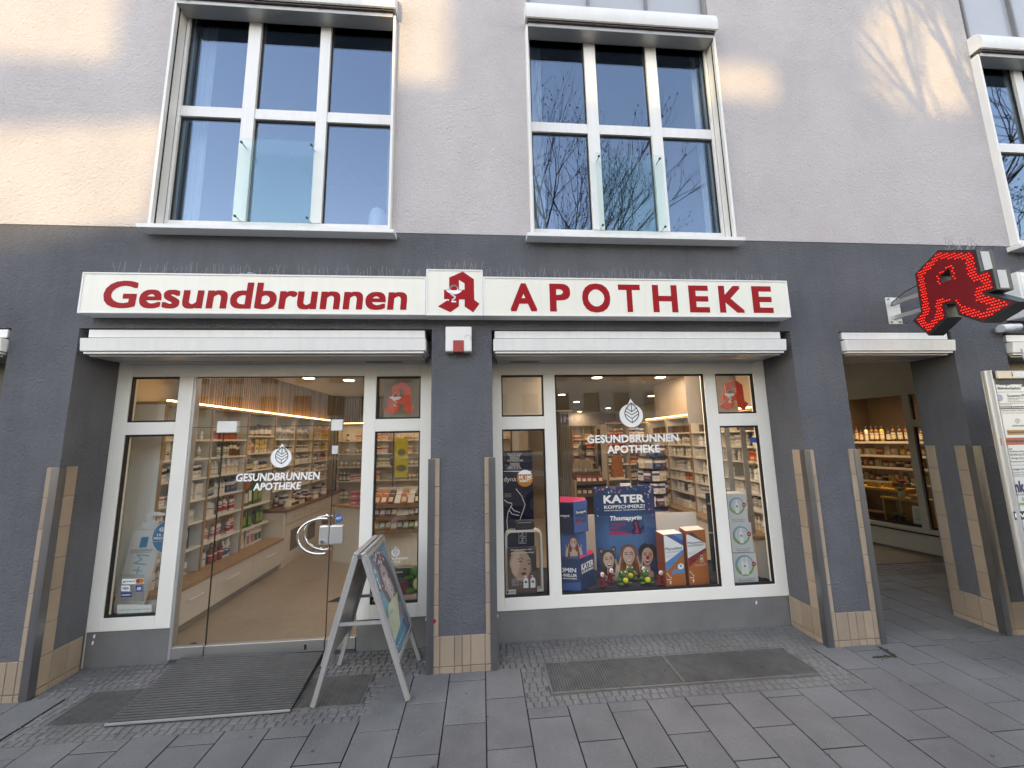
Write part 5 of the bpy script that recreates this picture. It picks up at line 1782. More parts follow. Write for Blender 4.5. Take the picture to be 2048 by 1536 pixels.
top_ = skin_body('sweater', V_[:4] + V_[7:9] + [tuple((Vector(V_[8]) * .3 + Vector(V_[9]) * .7))] + V_[10:12] + [tuple((Vector(V_[11]) * .3 + Vector(V_[12]) * .7))],
                 [(0, 1), (1, 2), (2, 3), (2, 4), (4, 5), (5, 6), (2, 7), (7, 8), (8, 9)], [.165, .15, .15, .075, .07, .055, .045, .07, .055, .045], mat('cream_knit', (0.62, 0.56, 0.42), rough=.9, var=.05), pp)
hb = MB()
hb.ell((hx + .025, hy + .025, hz + .055), (.094, .112, .105), 14, 10)
hb.ell((hx + .06, hy + .08, hz - .06), (.065, .075, .15), 12, 8)
hb.build('hair', mat('dark_hair', (0.018, 0.012, 0.010), rough=.5, var=.2), pp, smooth=True)
fcx = MB()
for dx in (-.065, -.015):
    fcx.ell((hx + dx, hy - .088, hz + .015), (.012, .006, .007), 8, 5)
fcx.build('eyes', PRINT_K, pp)
MB().ell((hx - .045, hy - .100, hz - .012), (.012, .018, .02), 8, 6).build('nose', SKIN, pp, smooth=True)
MB().ell((hx - .04, hy - .09, hz - .05), (.025, .008, .008), 8, 5).build('mouth', mat('lips', (0.32, 0.10, 0.08)), pp, smooth=True)
ch = thing('stool', 'dark office stool under the seated assistant', 'stool', (hx, hy + .12, .02))
MB().box(hx - .22, hx + .22, hy - .12, hy + .34, hz - .90, hz - .835).build('seat', BLACK, ch, bevel=.02)
MB().tube([(hx, hy + .12, .02), (hx, hy + .12, hz - .90)], .03, 10).build('leg', BLACK, ch)

# ================================================================== the window display
PLZ = .30
dp = thing('display_platform', 'low display platform covered in dark cloth behind the window', 'platform', (1.33, .8, .02))
MB().box(.12, 2.58, .425, 1.15, .0185, PLZ - .035).build('plinth', SHELFW, dp)
dr = MB()
nx, ny = 40, 12
for i in range(nx + 1):
    for j in range(ny + 1):
        x, y = .10 + 2.49 * i / nx, .42 + .74 * j / ny
        dr.v.append((x, y, PLZ - .010 + .004 * math.sin(x * 23 + math.sin(y * 17)) + .003 * math.sin(y * 31 + x * 9)))
for i in range(nx):
    for j in range(ny):
        a = i * (ny + 1) + j
        dr.f.append((a, a + ny + 1, a + ny + 2, a + 1)); dr.mi.append(0)
dr.build('cloth', mat('navy_cloth', (0.012, 0.016, 0.032), rough=.9, var=.3, vscale=30), dp, smooth=True)
area(1.33, .56, 2.28, 1.1, .06, 10.0, (1, .99, .96), (RAD(6), 0, 0))

NAVY = mat('print_navy', (0.010, 0.042, 0.125), rough=.35, var=.15, vscale=8)
BLUE2 = flat('print_blue', (0.03, 0.11, 0.33), .35)
BLUE3 = flat('print_sky', (0.06, 0.26, 0.55), .35)
MAG = flat('print_magenta', (0.45, 0.02, 0.10), .35)
ORNG = mat('print_orange', (0.52, 0.135, 0.025), rough=.4, var=.05)
ORNG_D = mat('print_rust', (0.30, 0.06, 0.02), rough=.4, var=.05)
FSKIN = flat('print_skin', (0.66, 0.43, 0.33), .4)
FSKIN2 = flat('print_skin_shade', (0.36, 0.19, 0.13), .4)
FHAIR1 = flat('print_brown_hair', (0.055, 0.03, 0.02), .4)
FHAIR2 = flat('print_red_hair', (0.20, 0.06, 0.02), .4)
FHAIR3 = flat('print_black_hair', (0.02, 0.016, 0.014), .4)
FRED = flat('print_red', (0.5, 0.02, 0.02), .4)
TEAL = flat('print_teal', (0.10, 0.34, 0.42), .4)


def sheet(name, poly, fn, t, m, parent):
    b = MB(); b.prism([poly], fn, t)
    return b.build(name, m, parent, norm=False)


def portrait(parent, cx, cz, s, fn, t, hair, long_hair=True, tilt=0.0, nose=False, ears=False, hands=True, laugh=1.0, shirt=None):
    """a printed laughing face: hair, neck, face, features, raised hands; s is the face height"""
    c, sn = math.cos(tilt), math.sin(tilt)
    q = lambda pts: [(cx + (x * c - y * sn) * s, cz + (x * sn + y * c) * s) for x, y in pts]
    dt = .0004
    if shirt:
        sheet('print_shirt', q([(-.75, -1.35), (.75, -1.35), (.72, -.95), (.3, -.72), (-.3, -.72), (-.72, -.95)]), fn, t, shirt, parent)
    if long_hair:
        sheet('print_hair', q([(-.50, .30), (-.42, .50), (-.2, .64), (.1, .66), (.36, .54), (.50, .28), (.54, -.3), (.58, -.9), (.40, -1.15), (-.40, -1.15), (-.60, -.9), (-.55, -.3)]), fn, t + dt, hair, parent)
    else:
        sheet('print_hair', q([(-.52, .05), (-.60, .35), (-.45, .62), (-.2, .78), (.05, .70), (.3, .76), (.5, .55), (.60, .3), (.52, .0), (.35, -.2), (-.35, -.2)]), fn, t + dt, hair, parent)
    sheet('print_neck', q([(-.16, -.35), (.16, -.35), (.20, -.75), (.42, -.90), (.42, -1.3), (-.42, -1.3), (-.42, -.90), (-.20, -.75)]), fn, t + 2 * dt, FSKIN, parent)
    sheet('print_neck_shade', q([(-.16, -.36), (.16, -.36), (.17, -.62), (-.14, -.56)]), fn, t + 2.5 * dt, FSKIN2, parent)
    face = [(.36 * math.cos(a) * (1 - .14 * max(0, -math.sin(a))), .02 + .50 * math.sin(a)) for a in [2 * math.pi * i / 26 for i in range(26)]]
    sheet('print_face', q(face), fn, t + 3 * dt, FSKIN, parent)
    sheet('print_cheek', q([(.14, .3), (.30, .2), (.33, -.05), (.25, -.30), (.08, -.44), (.2, -.15)]), fn, t + 3.5 * dt, flat('print_cheek', (0.55, 0.32, 0.235), .4), parent)
    b = MB()
    for sx in (-.15, .15):
        stroke(b, q([(sx - .09, .19), (sx, .225), (sx + .08, .19)]), .035 * s, fn, t + 4 * dt)
        stroke(b, q([(sx - .075, .085), (sx, .115), (sx + .075, .085)]), .045 * s, fn, t + 4 * dt)
    b.build('print_eyes', FHAIR3, parent, norm=False)
    if nose:
        sheet('print_nose', q(ring(.02, -.06, .12, .12, 16)), fn, t + 5 * dt, FRED, parent)
    else:
        b = MB(); stroke(b, q([(.03, .08), (.06, -.06), (.0, -.10)]), .03 * s, fn, t + 4 * dt); b.build('print_nose', FSKIN2, parent, norm=False)
    sheet('print_mouth', q([(-.16, -.18), (.0, -.215), (.16, -.18), (.11, -.275 * laugh), (.0, -.315 * laugh), (-.11, -.275 * laugh)]), fn, t + 4 * dt, flat('print_mouth', (0.20, 0.02, 0.02), .4), parent)
    sheet('print_teeth', q([(-.135, -.188), (.0, -.218), (.135, -.188), (.10, -.245), (.0, -.265), (-.10, -.245)]), fn, t + 5 * dt, PRINT_W, parent)
    if long_hair:
        for sg in (-1, 1):
            sheet('print_fringe', q([(sg * -.02, .60), (sg * .2, .50), (sg * .36, .24), (sg * .38, -.2), (sg * .50, -.2), (sg * .48, .3), (sg * .3, .56)]), fn, t + 5.5 * dt, hair, parent)
    if long_hair:      # lighter strands
        b = MB()
        for i in range(9):
            sg = -1 if i % 2 else 1
            x0_ = sg * (.40 + .018 * i)
            stroke(b, q([(sg * (.10 + .03 * i), .60 - .02 * i), (x0_ * .98, .30 - .02 * i), (x0_, -.2), (x0_ + sg * .02, -.55), (x0_ - sg * .03, -.95)]), .016 * s, fn, t + 5.8 * dt)
        b.build('print_strands', flat('strand_' + hair.name, tuple(min(1, c_ * 2.2 + .01) for c_ in {'print_brown_hair': (0.055, 0.03, 0.02), 'print_red_hair': (0.20, 0.06, 0.02), 'print_black_hair': (0.02, 0.016, 0.014)}[hair.name]), .4), parent, norm=False)
    if ears:
        for sg in (-1, 1):
            sheet('print_ear', q(ring(sg * .42, .66, .17, .17, 16)), fn, t + 6 * dt, FHAIR1, parent)
            sheet('print_ear_inner', q(ring(sg * .41, .64, .09, .10, 14)), fn, t + 6.5 * dt, FSKIN2, parent)
    if hands:
        for sg in (-1, 1):
            sheet('print_arm', q([(sg * .62, -1.3), (sg * .92, -1.3), (sg * .86, -.75), (sg * .80, -.45), (sg * .56, -.45), (sg * .58, -.75)]), fn, t + 6 * dt, FSKIN, parent)
            sheet('print_finger', q([(sg * .56, -.45), (sg * .64, -.45), (sg * .52, -.02), (sg * .46, -.05)]), fn, t + 6.5 * dt, FSKIN, parent)
            sheet('print_finger', q([(sg * .74, -.45), (sg * .82, -.45), (sg * .84, -.14), (sg * .78, -.13)]), fn, t + 6.5 * dt, FSKIN, parent)
            sheet('print_knuckles', q([(sg * .60, -.46), (sg * .78, -.46), (sg * .77, -.33), (sg * .62, -.35)]), fn, t + 7 * dt, FSKIN2, parent)


# tall blue poster stand
KY = .72
kp = thing('poster_stand', 'tall dark blue cardboard stand with white headline and three laughing people', 'poster stand', (1.38, KY + .05, PLZ))
kx0, kz1 = U(*c8(588, 780), KY); kx1, _ = U(*c8(930, 780), KY); kz0 = PLZ
_, kzb = U(*c8(600, 1310), KY)
MB().box(kx0, kx1, KY, KY + .012, kz0 + .001, kz1).build('board', NAVY, kp)
MB().hexa([(kx0 + .1, KY + .0125, kz0), (kx1 - .1, KY + .0125, kz0), (kx1 - .1, KY + .16, kz0), (kx0 + .1, KY + .16, kz0)], [(kx0 + .1, KY + .0125, kz1 - .2), (kx1 - .1, KY + .0125, kz1 - .2), (kx1 - .1, KY + .02, kz1 - .2), (kx0 + .1, KY + .02, kz1 - .2)]).build('strut', PAPER, kp)
MB().box((kx0 + kx1) / 2 - .03, (kx0 + kx1) / 2 + .07, KY - .001, KY + .013, kz1 + .0005, kz1 + .026).build('tab', PAPER, kp)
fk_ = front(KY - .0005)
# lighter glow printed round the pack
for i, (rr3, cc) in enumerate(((.30, (.012, .055, .155)), (.27, (.014, .07, .19)), (.24, (.017, .088, .225)), (.21, (.021, .108, .26)), (.18, (.026, .13, .30)), (.15, (.033, .155, .34)))):
    gx, gz_ = (kx0 + kx1) / 2, kz0 + (kz1 - kz0) * .42
    e_ = [(max(kx0, min(kx1, x)), z) for x, z in ring(gx, gz_, rr3 * 1.15, rr3 * .95, 30)]
    sheet('print_glow', e_, fk_, .0002 + i * .0002, flat('glow%d' % i, cc, .35), kp)
def kx(u): return kx0 + (kx1 - kx0) * u
def kz(v): return kz1 - (kz1 - kzb) * v
b = MB()
text(b, 'KATER', kx(.155), kx(.835), kz(.185), kz(.095), fk_, .0014, bold=.032)
text(b, 'KOPFSCHMERZ?', kx(.16), kx(.835), kz(.245), kz(.207), fk_, .0014, bold=.018)
text(b, '20MIN SCHNELLER  ALS IBUPROFEN 400MG', kx(.16), kx(.835), kz(.270), kz(.258), fk_, .0014, bold=.018)
text(b, 'Thomapyrin', kx(.245), kx(.765), kz(.39), kz(.325), fk_, .0026, bold=.025, shear=.2)
b.build('lettering', PRINT_W, kp, norm=False)
sheet('print_pack', [(kx(.225), kz(.53)), (kx(.80), kz(.53)), (kx(.80), kz(.31)), (kx(.225), kz(.31))], fk_, .0016, flat('pack_blue', (0.012, 0.06, 0.17), .35), kp)
sheet('print_band', [(kx(.225), kz(.53)), (kx(.55), kz(.53)), (kx(.48), kz(.495)), (kx(.225), kz(.49))], fk_, .0019, MAG, kp)
sheet('print_band', [(kx(.55), kz(.53)), (kx(.80), kz(.53)), (kx(.80), kz(.515)), (kx(.53), kz(.515))], fk_, .0019, MAG, kp)
b = MB()
text(b, 'TENSION', kx(.245), kx(.50), kz(.435), kz(.40), fk_, .002, bold=.02)
text(b, 'DUO', kx(.245), kx(.38), kz(.475), kz(.443), fk_, .002, bold=.02)
b.build('lettering', MAG, kp, norm=False)
sheet('print_head', [(kx(u), kz(v)) for u, v in ((.60, .53), (.58, .49), (.63, .47), (.61, .43), (.605, .40), (.64, .375), (.69, .375), (.72, .40), (.715, .44), (.735, .47), (.80, .43), (.80, .46), (.74, .50), (.75, .53))], fk_, .0021, flat('head_dark', (0.012, 0.014, 0.05), .35), kp)
sheet('print_spine', [(kx(u), kz(v)) for u, v in ((.645, .40), (.68, .40), (.69, .46), (.71, .52), (.64, .52), (.66, .47))], fk_, .0024, MAG, kp)
rr4 = random.Random(5)
cf = [PRINT_W, BLUE3, FRED, flat('confetti_pink', (0.6, 0.25, 0.25), .4), flat('confetti_orange', (0.55, 0.2, 0.05), .4)]
for m_ in cf:
    b = MB()
    for i in range(12):
        u, v = rr4.random(), abs(rr4.gauss(0, .035)) + .004
        if i > 9: u, v = rr4.choice([.05, .95, .9]), rr4.uniform(.1, .33)
        x, z = kx(min(.97, max(.03, u))), kz(v)
        a, s_ = rr4.uniform(0, 3), rr4.uniform(.005, .012)
        b.prism([[(x + s_ * math.cos(a + k) * (1 if k % 3 else .5), z + s_ * math.sin(a + k)) for k in (0, 1.2, 3.14, 4.3)]], fk_, .0012)
    b.build('print_confetti', m_, kp, norm=False)
fs = (kx1 - kx0)
portrait(kp, kx(.19), kz(.80), fs * .245, fk_, .003, FHAIR1, tilt=.10, ears=True, hands=False, shirt=flat('shirt_dark', (0.06, 0.04, 0.035)), laugh=1.15)
portrait(kp, kx(.82), kz(.775), fs * .26, fk_, .003, FHAIR3, long_hair=False, tilt=-.10, nose=True, hands=False, laugh=1.2, shirt=flat('shirt_brown', (0.10, 0.055, 0.04)))
portrait(kp, kx(.515), kz(.76), fs * .27, fk_, .0075, FHAIR2, hands=True)

# blue cardboard floor stand at the left: three stacked pieces
BY = .47
bd = thing('cardboard_display', 'dark blue stacked cardboard display left of the tall poster', 'display', (.80, BY + .1, PLZ))
x0, zt_ = U(*c8(385, 1180), BY); x1, _ = U(*c8(512, 1190), BY); x2, _ = U(*c8(592, 1172), BY + .16)
_, z1_ = U(*c8(512, 1190), BY)
def corner_box(name, xa, xb, xc, ya, yc, za, zb, m, parent):
    """a carton seen over its front corner: face xa-xb to the street, side xb-xc running back"""
    return MB().hexa([(xa, ya + .05, za), (xb, ya, za), (xc, yc, za), (xa + .02, yc + .06, za)], [(xa, ya + .05, zb), (xb, ya, zb), (xc, yc, zb), (xa + .02, yc + .06, zb)]).build(name, m, parent)
corner_box('bin', x0, x1, x2, BY, BY + .16, PLZ, z1_, NAVY, bd)
def quadmap(a, b, za, zb, off):
    """drawing plane through the two ground points a and b; u runs 0..1 from a to b, v runs 0..1 from za to zb"""
    n = Vector((b[1] - a[1], -(b[0] - a[0]), 0)).normalized()
    return lambda u, v, t: (a[0] + (b[0] - a[0]) * u + n.x * (off + t), a[1] + (b[1] - a[1]) * u + n.y * (off + t), za + (zb - za) * v)
f1 = quadmap((x0, BY + .05), (x1, BY), PLZ, z1_, .0006)
f2 = quadmap((x1, BY), (x2, BY + .16), PLZ, z1_, .0006)
b = MB()
text(b, '20MIN', .02, .82, .58, .72, f1, .0005, bold=.03)
text(b, 'SCHNELLER', .02, .84, .44, .54, f1, .0005, bold=.03)
text(b, 'ALS IBUPROFEN 400MG', .02, .84, .37, .41, f1, .0005, bold=.03)
text(b, 'KATER', .06, .92, .62, .82, f2, .0005, bold=.03)
text(b, 'KOPFSCHMERZ?', .08, .92, .52, .59, f2, .0005, bold=.03)
b.build('lettering', PRINT_W, bd, norm=False)
sheet('print_sheen', [(0.02, .02), (.98, .02), (.98, .3), (.02, .22)], f1, .0003, BLUE2, bd)
MB().quad((x1 + .004, BY + .02, z1_ + .001), (x2 - .004, BY + .15, z1_ + .001), (x2 - .01, BY + .20, z1_ + .02), (x1 + .02, BY + .20, z1_ + .02)).build('inner_flap', MAG, bd)
# back card with the woman
xm0, zm1 = U(*c8(398, 1045), .56); xm1, _ = U(*c8(546, 1040), .56); _, zm0 = U(*c8(398, 1200), .56)
MB().box(xm0, xm1, .56, .566, PLZ + .002, zm1).build('back_card', BLUE2, bd)
fm = front(.5595)
portrait(bd, (xm0 + xm1) / 2, zm1 - .085, .085, fm, .0008, FHAIR2, hands=True, shirt=flat('shirt_navy', (0.01, 0.02, 0.08)))
# upper tray tilted forward
xt0, zt1 = U(*c8(385, 865), .50); xt1, _ = U(*c8(470, 890), .50); xt2, zt2 = U(*c8(550, 875), .62); _, zt0 = U(*c8(470, 1050), .50)
ut = corner_box('upper_tray', xt0, xt1, xt2, .50, .60, zt0, zt1 - .01, mat('tray_navy', (0.008, 0.014, 0.05), rough=.4), bd)
f3 = quadmap((xt1, .50), (xt2, .60), zt0, zt1, .0006)
sheet('print_pack', [(.05, .02), (.97, .02), (.97, .98), (.05, .98)], f3, .0003, BLUE2, bd)
sheet('print_pack', [(.15, .32), (.9, .30), (.9, .72), (.15, .70)], f3, .0006, flat('pack_blue', (0.012, 0.06, 0.17)), bd)
sheet('print_band', [(.15, .30), (.55, .30), (.5, .37), (.15, .37)], f3, .0009, MAG, bd)
b = MB(); text(b, 'Thomapyrin', .18, .86, .58, .68, f3, .0009, bold=.02, shear=.2)
f4 = quadmap((xt0, .55), (xt1, .50), zt0, zt1, .0006)
text(b, 'Thomapyrin', .05, .78, .50, .60, f4, .0009, bold=.02, shear=.2)
b.build('lettering', PRINT_W, bd, norm=False)
MB().hexa([(xt0 + .01, .555, zt1 - .009), (xt1 - .006, .515, zt1 - .009), (xt2 - .01, .61, zt1 - .009), (xt0 + .02, .67, zt1 - .009)], [(xt0 + .02, .60, zt1 + .0), (xt1 - .0, .57, zt1 + .0), (xt2 - .01, .64, zt1 + .01), (xt0 + .02, .69, zt1 + .022)]).build('inner_flap', MAG, bd)

# two oversized orange medicine cartons
def big_carton(label, pL, pM, pR, zt_px, y0, text1, text2, variant):
    xm, zt = U(*c8(*pM), y0)
    xr, _ = U(*c8(*pR), y0 + .02)
    xl, zl = U(*c8(*pL), y0 + .15)
    t = thing('giant_carton', label, 'carton', (xm, y0 + .05, PLZ))
    zb = PLZ
    mm = [(xl, y0 + .15), (xm, y0), (xr, y0 + .03), (xr - (xm - xl) * 1.0, y0 + .18)]
    MB().hexa([(p[0], p[1], zb) for p in mm], [(p[0], p[1], zt) for p in mm]).build('box', ORNG, t, bevel=.002)
    ff = quadmap(mm[1], mm[2], zb, zt, .0006)
    fs_ = quadmap(mm[0], mm[1], zb, zt, .0006)
    sheet('print_side', [(0.01, .01), (.99, .01), (.99, .99), (.01, .99)], fs_, .0002, ORNG_D, t)
    MB().add([(p[0] * .98 + mm[1][0] * .02, p[1], zt + .001) for p in mm], [(0, 1, 2, 3)]).build('lid', PAPER if variant else PRINT_W, t, norm=False)
    if variant == 0:
        sheet('print_white', [(.02, .47), (.02, .985), (.12, .985), (.98, .76), (.98, .68)], ff, .0003, PRINT_W, t)
        sheet('print_blue', [(.12, .99), (.99, .99), (.99, .76)], ff, .0005, BLUE2, t)
        sheet('print_sky', [(.5, .99), (.99, .99), (.99, .86)], ff, .0007, BLUE3, t)
        sheet('print_stripe', [(.02, .47), (.98, .69), (.98, .62), (.3, .38), (.02, .30)], ff, .0005, BLUE3, t)
        sheet('print_label', [(.30, .235), (.98, .245), (.98, .335), (.38, .33)], ff, .0008, BLUE3, t)
        sheet('print_badge', ring(.78, .37, .16, .055, 18), ff, .001, PRINT_W, t)
        sheet('print_figure', ring(.78, .38, .05, .025, 12), ff, .0013, BLUE3, t)
    else:
        sheet('print_white', [(.02, .50), (.02, .93), (.12, .93), (.96, .75), (.96, .66)], ff, .0003, PRINT_W, t)
        sheet('print_navy', [(.10, .955), (.35, .955), (.99, .74), (.96, .75)], ff, .0005, NAVY, t)
        sheet('print_stripe', [(.02, .50), (.96, .66), (.96, .62), (.1, .35), (.02, .345)], ff, .0005, flat('print_crimson', (0.28, 0.02, 0.03), .35), t)
        b = MB(); stroke(b, [(.7 + .07 * math.cos(a), .505 + .03 * math.sin(a)) for a in [i * math.pi / 8 for i in range(17)]], .012, ff, .0008)
        stroke(b, [(.60, .40), (.62, .46), (.70, .475), (.78, .46), (.82, .40)], .014, ff, .0008)
        stroke(b, [(.70, .47), (.66, .40)], .014, ff, .0008); stroke(b, [(.70, .47), (.75, .40)], .014, ff, .0008)
        text(b, 'Zur Schleimlösung im', .35, .92, .365, .38, ff, .0008); text(b, 'Atemwegsbereich', .35, .92, .343, .358, ff, .0008)
        b.build('print_lungs', PRINT_W, t, norm=False)
    b = MB()
    if variant == 0:
        text(b, text1, .06, .92, .695, .755, ff, .001, bold=.008)
    else:
        text(b, text1, .06, .90, .755, .80, ff, .001, bold=.008)
        text(b, text2, .06, .90, .705, .74, ff, .001, bold=.008)
    for i in range(3):
        text(b, ['Dextromethorphan', 'Hustenstiller', 'Sirup'][i], .06, .06 + [.42, .36, .2][i], .60 - i * .025, .612 - i * .025, ff, .001)
    b.build('lettering', flat('print_ink', (0.01, 0.015, 0.06), .4), t, norm=False)
    if variant == 0:
        b = MB(); text(b, text2, .06, .92, .645, .675, ff, .001, bold=.008); b.build('lettering', BLUE3, t, norm=False)
    b = MB()
    z_ = .16
    stroke(b, [(.03, z_ + .10), (.08, z_ + .10), (.20, z_ + .03), (.26, z_ + .02), (.24, z_ - .01), (.14, z_ - .015), (.05, z_ - .01), (.03, z_)], .012, ff, .0008)
    stroke(b, [(.16, .105), (.24, .105)], .02, ff, .0008); stroke(b, [(.2, .105), (.2, .07)], .05, ff, .0008)
    b.build('print_nose_sketch', PRINT_W, t, norm=False)
    return t


big_carton('oversized orange and white cough carton with light blue stripe, nearer the tall poster', (942, 1035), (985, 1052), (1098, 1045), 0, .46, 'Mucosilent', 'GEGEN REIZHUSTEN', 0)
big_carton('oversized orange and white cough carton with crimson stripe, beside the right window bar', (1076, 1010), (1112, 1030), (1226, 1018), 0, .47, 'Mucosolvan', 'HUSTENSAFT', 1)
# white boards standing behind
tag(MB().box(*(lambda a, b: (a[0], b[0], 1.0, 1.012, PLZ, a[1]))(U(*c8(930, 930), 1.0), U(*c8(1172, 930), 1.0))).build('back_board', PAPER), 'plain white board standing behind the orange cartons', 'board')
tag(MB().box(*(lambda a, b: (a[0], b[0], .98, .992, PLZ, a[1]))(U(*c8(540, 940), .98), U(*c8(596, 940), .98))).build('back_board', PAPER), 'narrow white board between the blue display and the tall poster', 'board')
# dark upright sign at the right end of the window
xa, za = U(*c8(1228, 815), .80); xb, _ = U(*c8(1300, 815), .80)
dsg = thing('upright_sign', 'dark teal upright panel with small white print at the right end of the middle window', 'panel', ((xa + xb) / 2, .8, PLZ))
MB().box(xa, xb, .80, .812, PLZ, za).build('board', mat('panel_teal', (0.012, 0.03, 0.04), rough=.5), dsg)
b = MB()
for v in (880, 1045):
    x, z = U(*c8(1240, v), .80)
    text(b, 'Natur', x, x + .07, z, z + .02, front(.7995), .0003)
b.build('lettering', PRINT_W, dsg, norm=False)

# plush toys on the dark cloth
FROG = mat('plush_green', (0.03, 0.13, 0.02), rough=.95, var=.3, vscale=60, bump=.5, bscale=300)
PLY = mat('plush_yellow', (0.62, 0.52, 0.04), rough=.95, var=.15, vscale=60)
PLR = mat('plush_red', (0.20, 0.012, 0.015), rough=.95, var=.3, vscale=60, bump=.5, bscale=300)
def frog(px, py, rz, label):
    x, y = onz(*c8(px, py), PLZ)
    t = thing('plush_frog', label, 'plush toy', (x, y, PLZ), 'green plush toys in the window', rz)
    M = Matrix.Translation((x, y, PLZ)) @ Matrix.Rotation(rz, 4, 'Z')
    b = MB(M)
    b.ell((0, .01, .035), (.042, .04, .035), 14, 9); b.ell((0, .0, .075), (.034, .032, .026), 14, 9)
    for s_ in (-1, 1):
        b.ell((s_ * .02, -.006, .10), (.013, .013, .014), 10, 7)
        b.ell((s_ * .048, -.02, .045), (.022, .012, .011), 10, 6)
        b.ell((s_ * .042, -.03, .012), (.030, .022, .011), 10, 6)
    b.build('body', FROG, t, smooth=True)
    MB(M).ell((.004, -.040, .038), (.025, .022, .024), 14, 9).build('belly', PLY, t, smooth=True)
    e = MB(M)
    for s_ in (-1, 1): e.ell((s_ * .02, -.017, .103), (.007, .005, .008), 8, 6)
    e.build('eyes', PRINT_W, t, smooth=True)
frog(755, 1330, .3, 'green plush toy with yellow belly, leftmost of the three, sitting low in front')
frog(800, 1300, -.4, 'green plush toy with yellow belly, middle one, leaning behind its left neighbour')
frog(885, 1325, .1, 'green plush toy with yellow belly, on the right, by itself before the poster corner')
def imp(px, py, rz, tilt, label):
    x, y = onz(*c8(px, py), PLZ)
    t = thing('plush_figure', label, 'plush toy', (x, y, PLZ), 'red plush toys in the window', rz)
    M = Matrix.Translation((x, y, PLZ)) @ Matrix.Rotation(rz, 4, 'Z') @ Matrix.Rotation(tilt, 4, 'Y')
    b = MB(M)
    b.lathe([(.0, 0), (.022, .003), (.026, .02), (.021, .055), (.016, .08), (.018, .10), (.016, .118), (.0, .124)], n=12)
    for s_ in (-1, 1):
        b.ell((s_ * .026, -.008, .065), (.016, .009, .009), 9, 6); b.ell((s_ * .016, -.018, .010), (.013, .022, .010), 9, 6)
    b.build('body', PLR, t, smooth=True)
    MB(M).ell((.002, -.018, .105), (.019, .008, .021), 12, 8).build('face', PRINT_W, t, smooth=True)
    MB(M).ell((.004, -.026, .108), (.006, .004, .006), 8, 6).build('nose', FRED, t, smooth=True)
imp(645, 1345, .2, -.15, 'red plush figure with white face, farthest left, leaning over')
imp(683, 1322, -.1, .1, 'red plush figure with white face, second from the left, upright')
imp(872, 1312, 0, 0, 'red plush figure with white face, behind the right green toy')
imp(965, 1335, -.2, .12, 'red plush figure with white face, beside the orange carton')

# left pane: compression stocking poster, side table, purse, face card
CY_ = .62
xa, za = U(*c8(62, 575), CY_); xb, _ = U(*c8(240, 575), CY_)
cp = thing('stocking_poster', 'tall midnight blue poster with white line drawing of a leg', 'poster', ((xa + xb) / 2, CY_, PLZ))
MB().box(xa - .03, xb, CY_, CY_ + .01, PLZ, za).build('board', mat('print_midnight', (0.008, 0.009, 0.035), rough=.3, var=.1), cp)
fc_ = front(CY_ - .0005)
q8 = lambda x, y: U(*c8(x, y), CY_)
b = MB()
text(b, 'COMPRESSANA', *q8(97, 630)[:1], q8(188, 630)[0], q8(97, 636)[1], q8(97, 624)[1], fc_, .0006)
for i in range(9):
    x0_ = 108 + i * 8
    w0 = (x0_ - 140) * .45
    stroke(b, [q8(140 + (x0_ - 140) * 1.25 - 2, 588), q8(140 + (x0_ - 140) * .8, 605), q8(140 + (x0_ - 140) * .75, 621)], .0035, fc_, .0006)
    stroke(b, [q8(140 + (x0_ - 140) * .75, 641), q8(140 + (x0_ - 140) * .8, 660), q8(140 + (x0_ - 140) * 1.25 - 2, 678)], .0035, fc_, .0006)
stroke(b, [q8(72, 690), q8(236, 690)], .006, fc_, .0006)
stroke(b, [q8(148, 790), q8(180, 830), q8(200, 880), q8(192, 905), q8(172, 960), q8(165, 1000)], .006, fc_, .0006)
stroke(b, [q8(78, 850), q8(100, 868), q8(125, 872)], .006, fc_, .0006)
stroke(b, [q8(125, 880), q8(103, 920), q8(96, 970), q8(100, 1020)], .006, fc_, .0006)
stroke(b, [q8(118, 890), q8(135, 912), q8(170, 925)], .006, fc_, .0006); stroke(b, [q8(108, 910), q8(125, 933), q8(165, 942)], .006, fc_, .0006)
text(b, 'dyna', q8(78, 740)[0], q8(148, 740)[0], q8(78, 757)[1], q8(78, 722)[1], fc_, .0006)
for i in range(3):
    text(b, 'medizinischer strumpf', q8(78, 800)[0], q8(120, 800)[0], q8(78, 822 + i * 8)[1], q8(78, 817 + i * 8)[1], fc_, .0006)
for v in (1062, 1100):
    r0 = [q8(164, v), q8(205, v), q8(205, v - 30), q8(164, v - 30), q8(164, v)]
    stroke(b, r0, .003, fc_, .0006)
    c_ = q8(186, v - 24); b.prism([ring(c_[0], c_[1], .005, .006, 8)], fc_, .0006)
    stroke(b, [q8(186, v - 20), q8(180, v - 10), q8(172, v - 5)], .004, fc_, .0006); stroke(b, [q8(180, v - 10), q8(192, v - 2)], .004, fc_, .0006); stroke(b, [q8(176, v - 17), q8(196, v - 12)], .003, fc_, .0006)
b.build('print_drawing', PRINT_W, cp, norm=False)

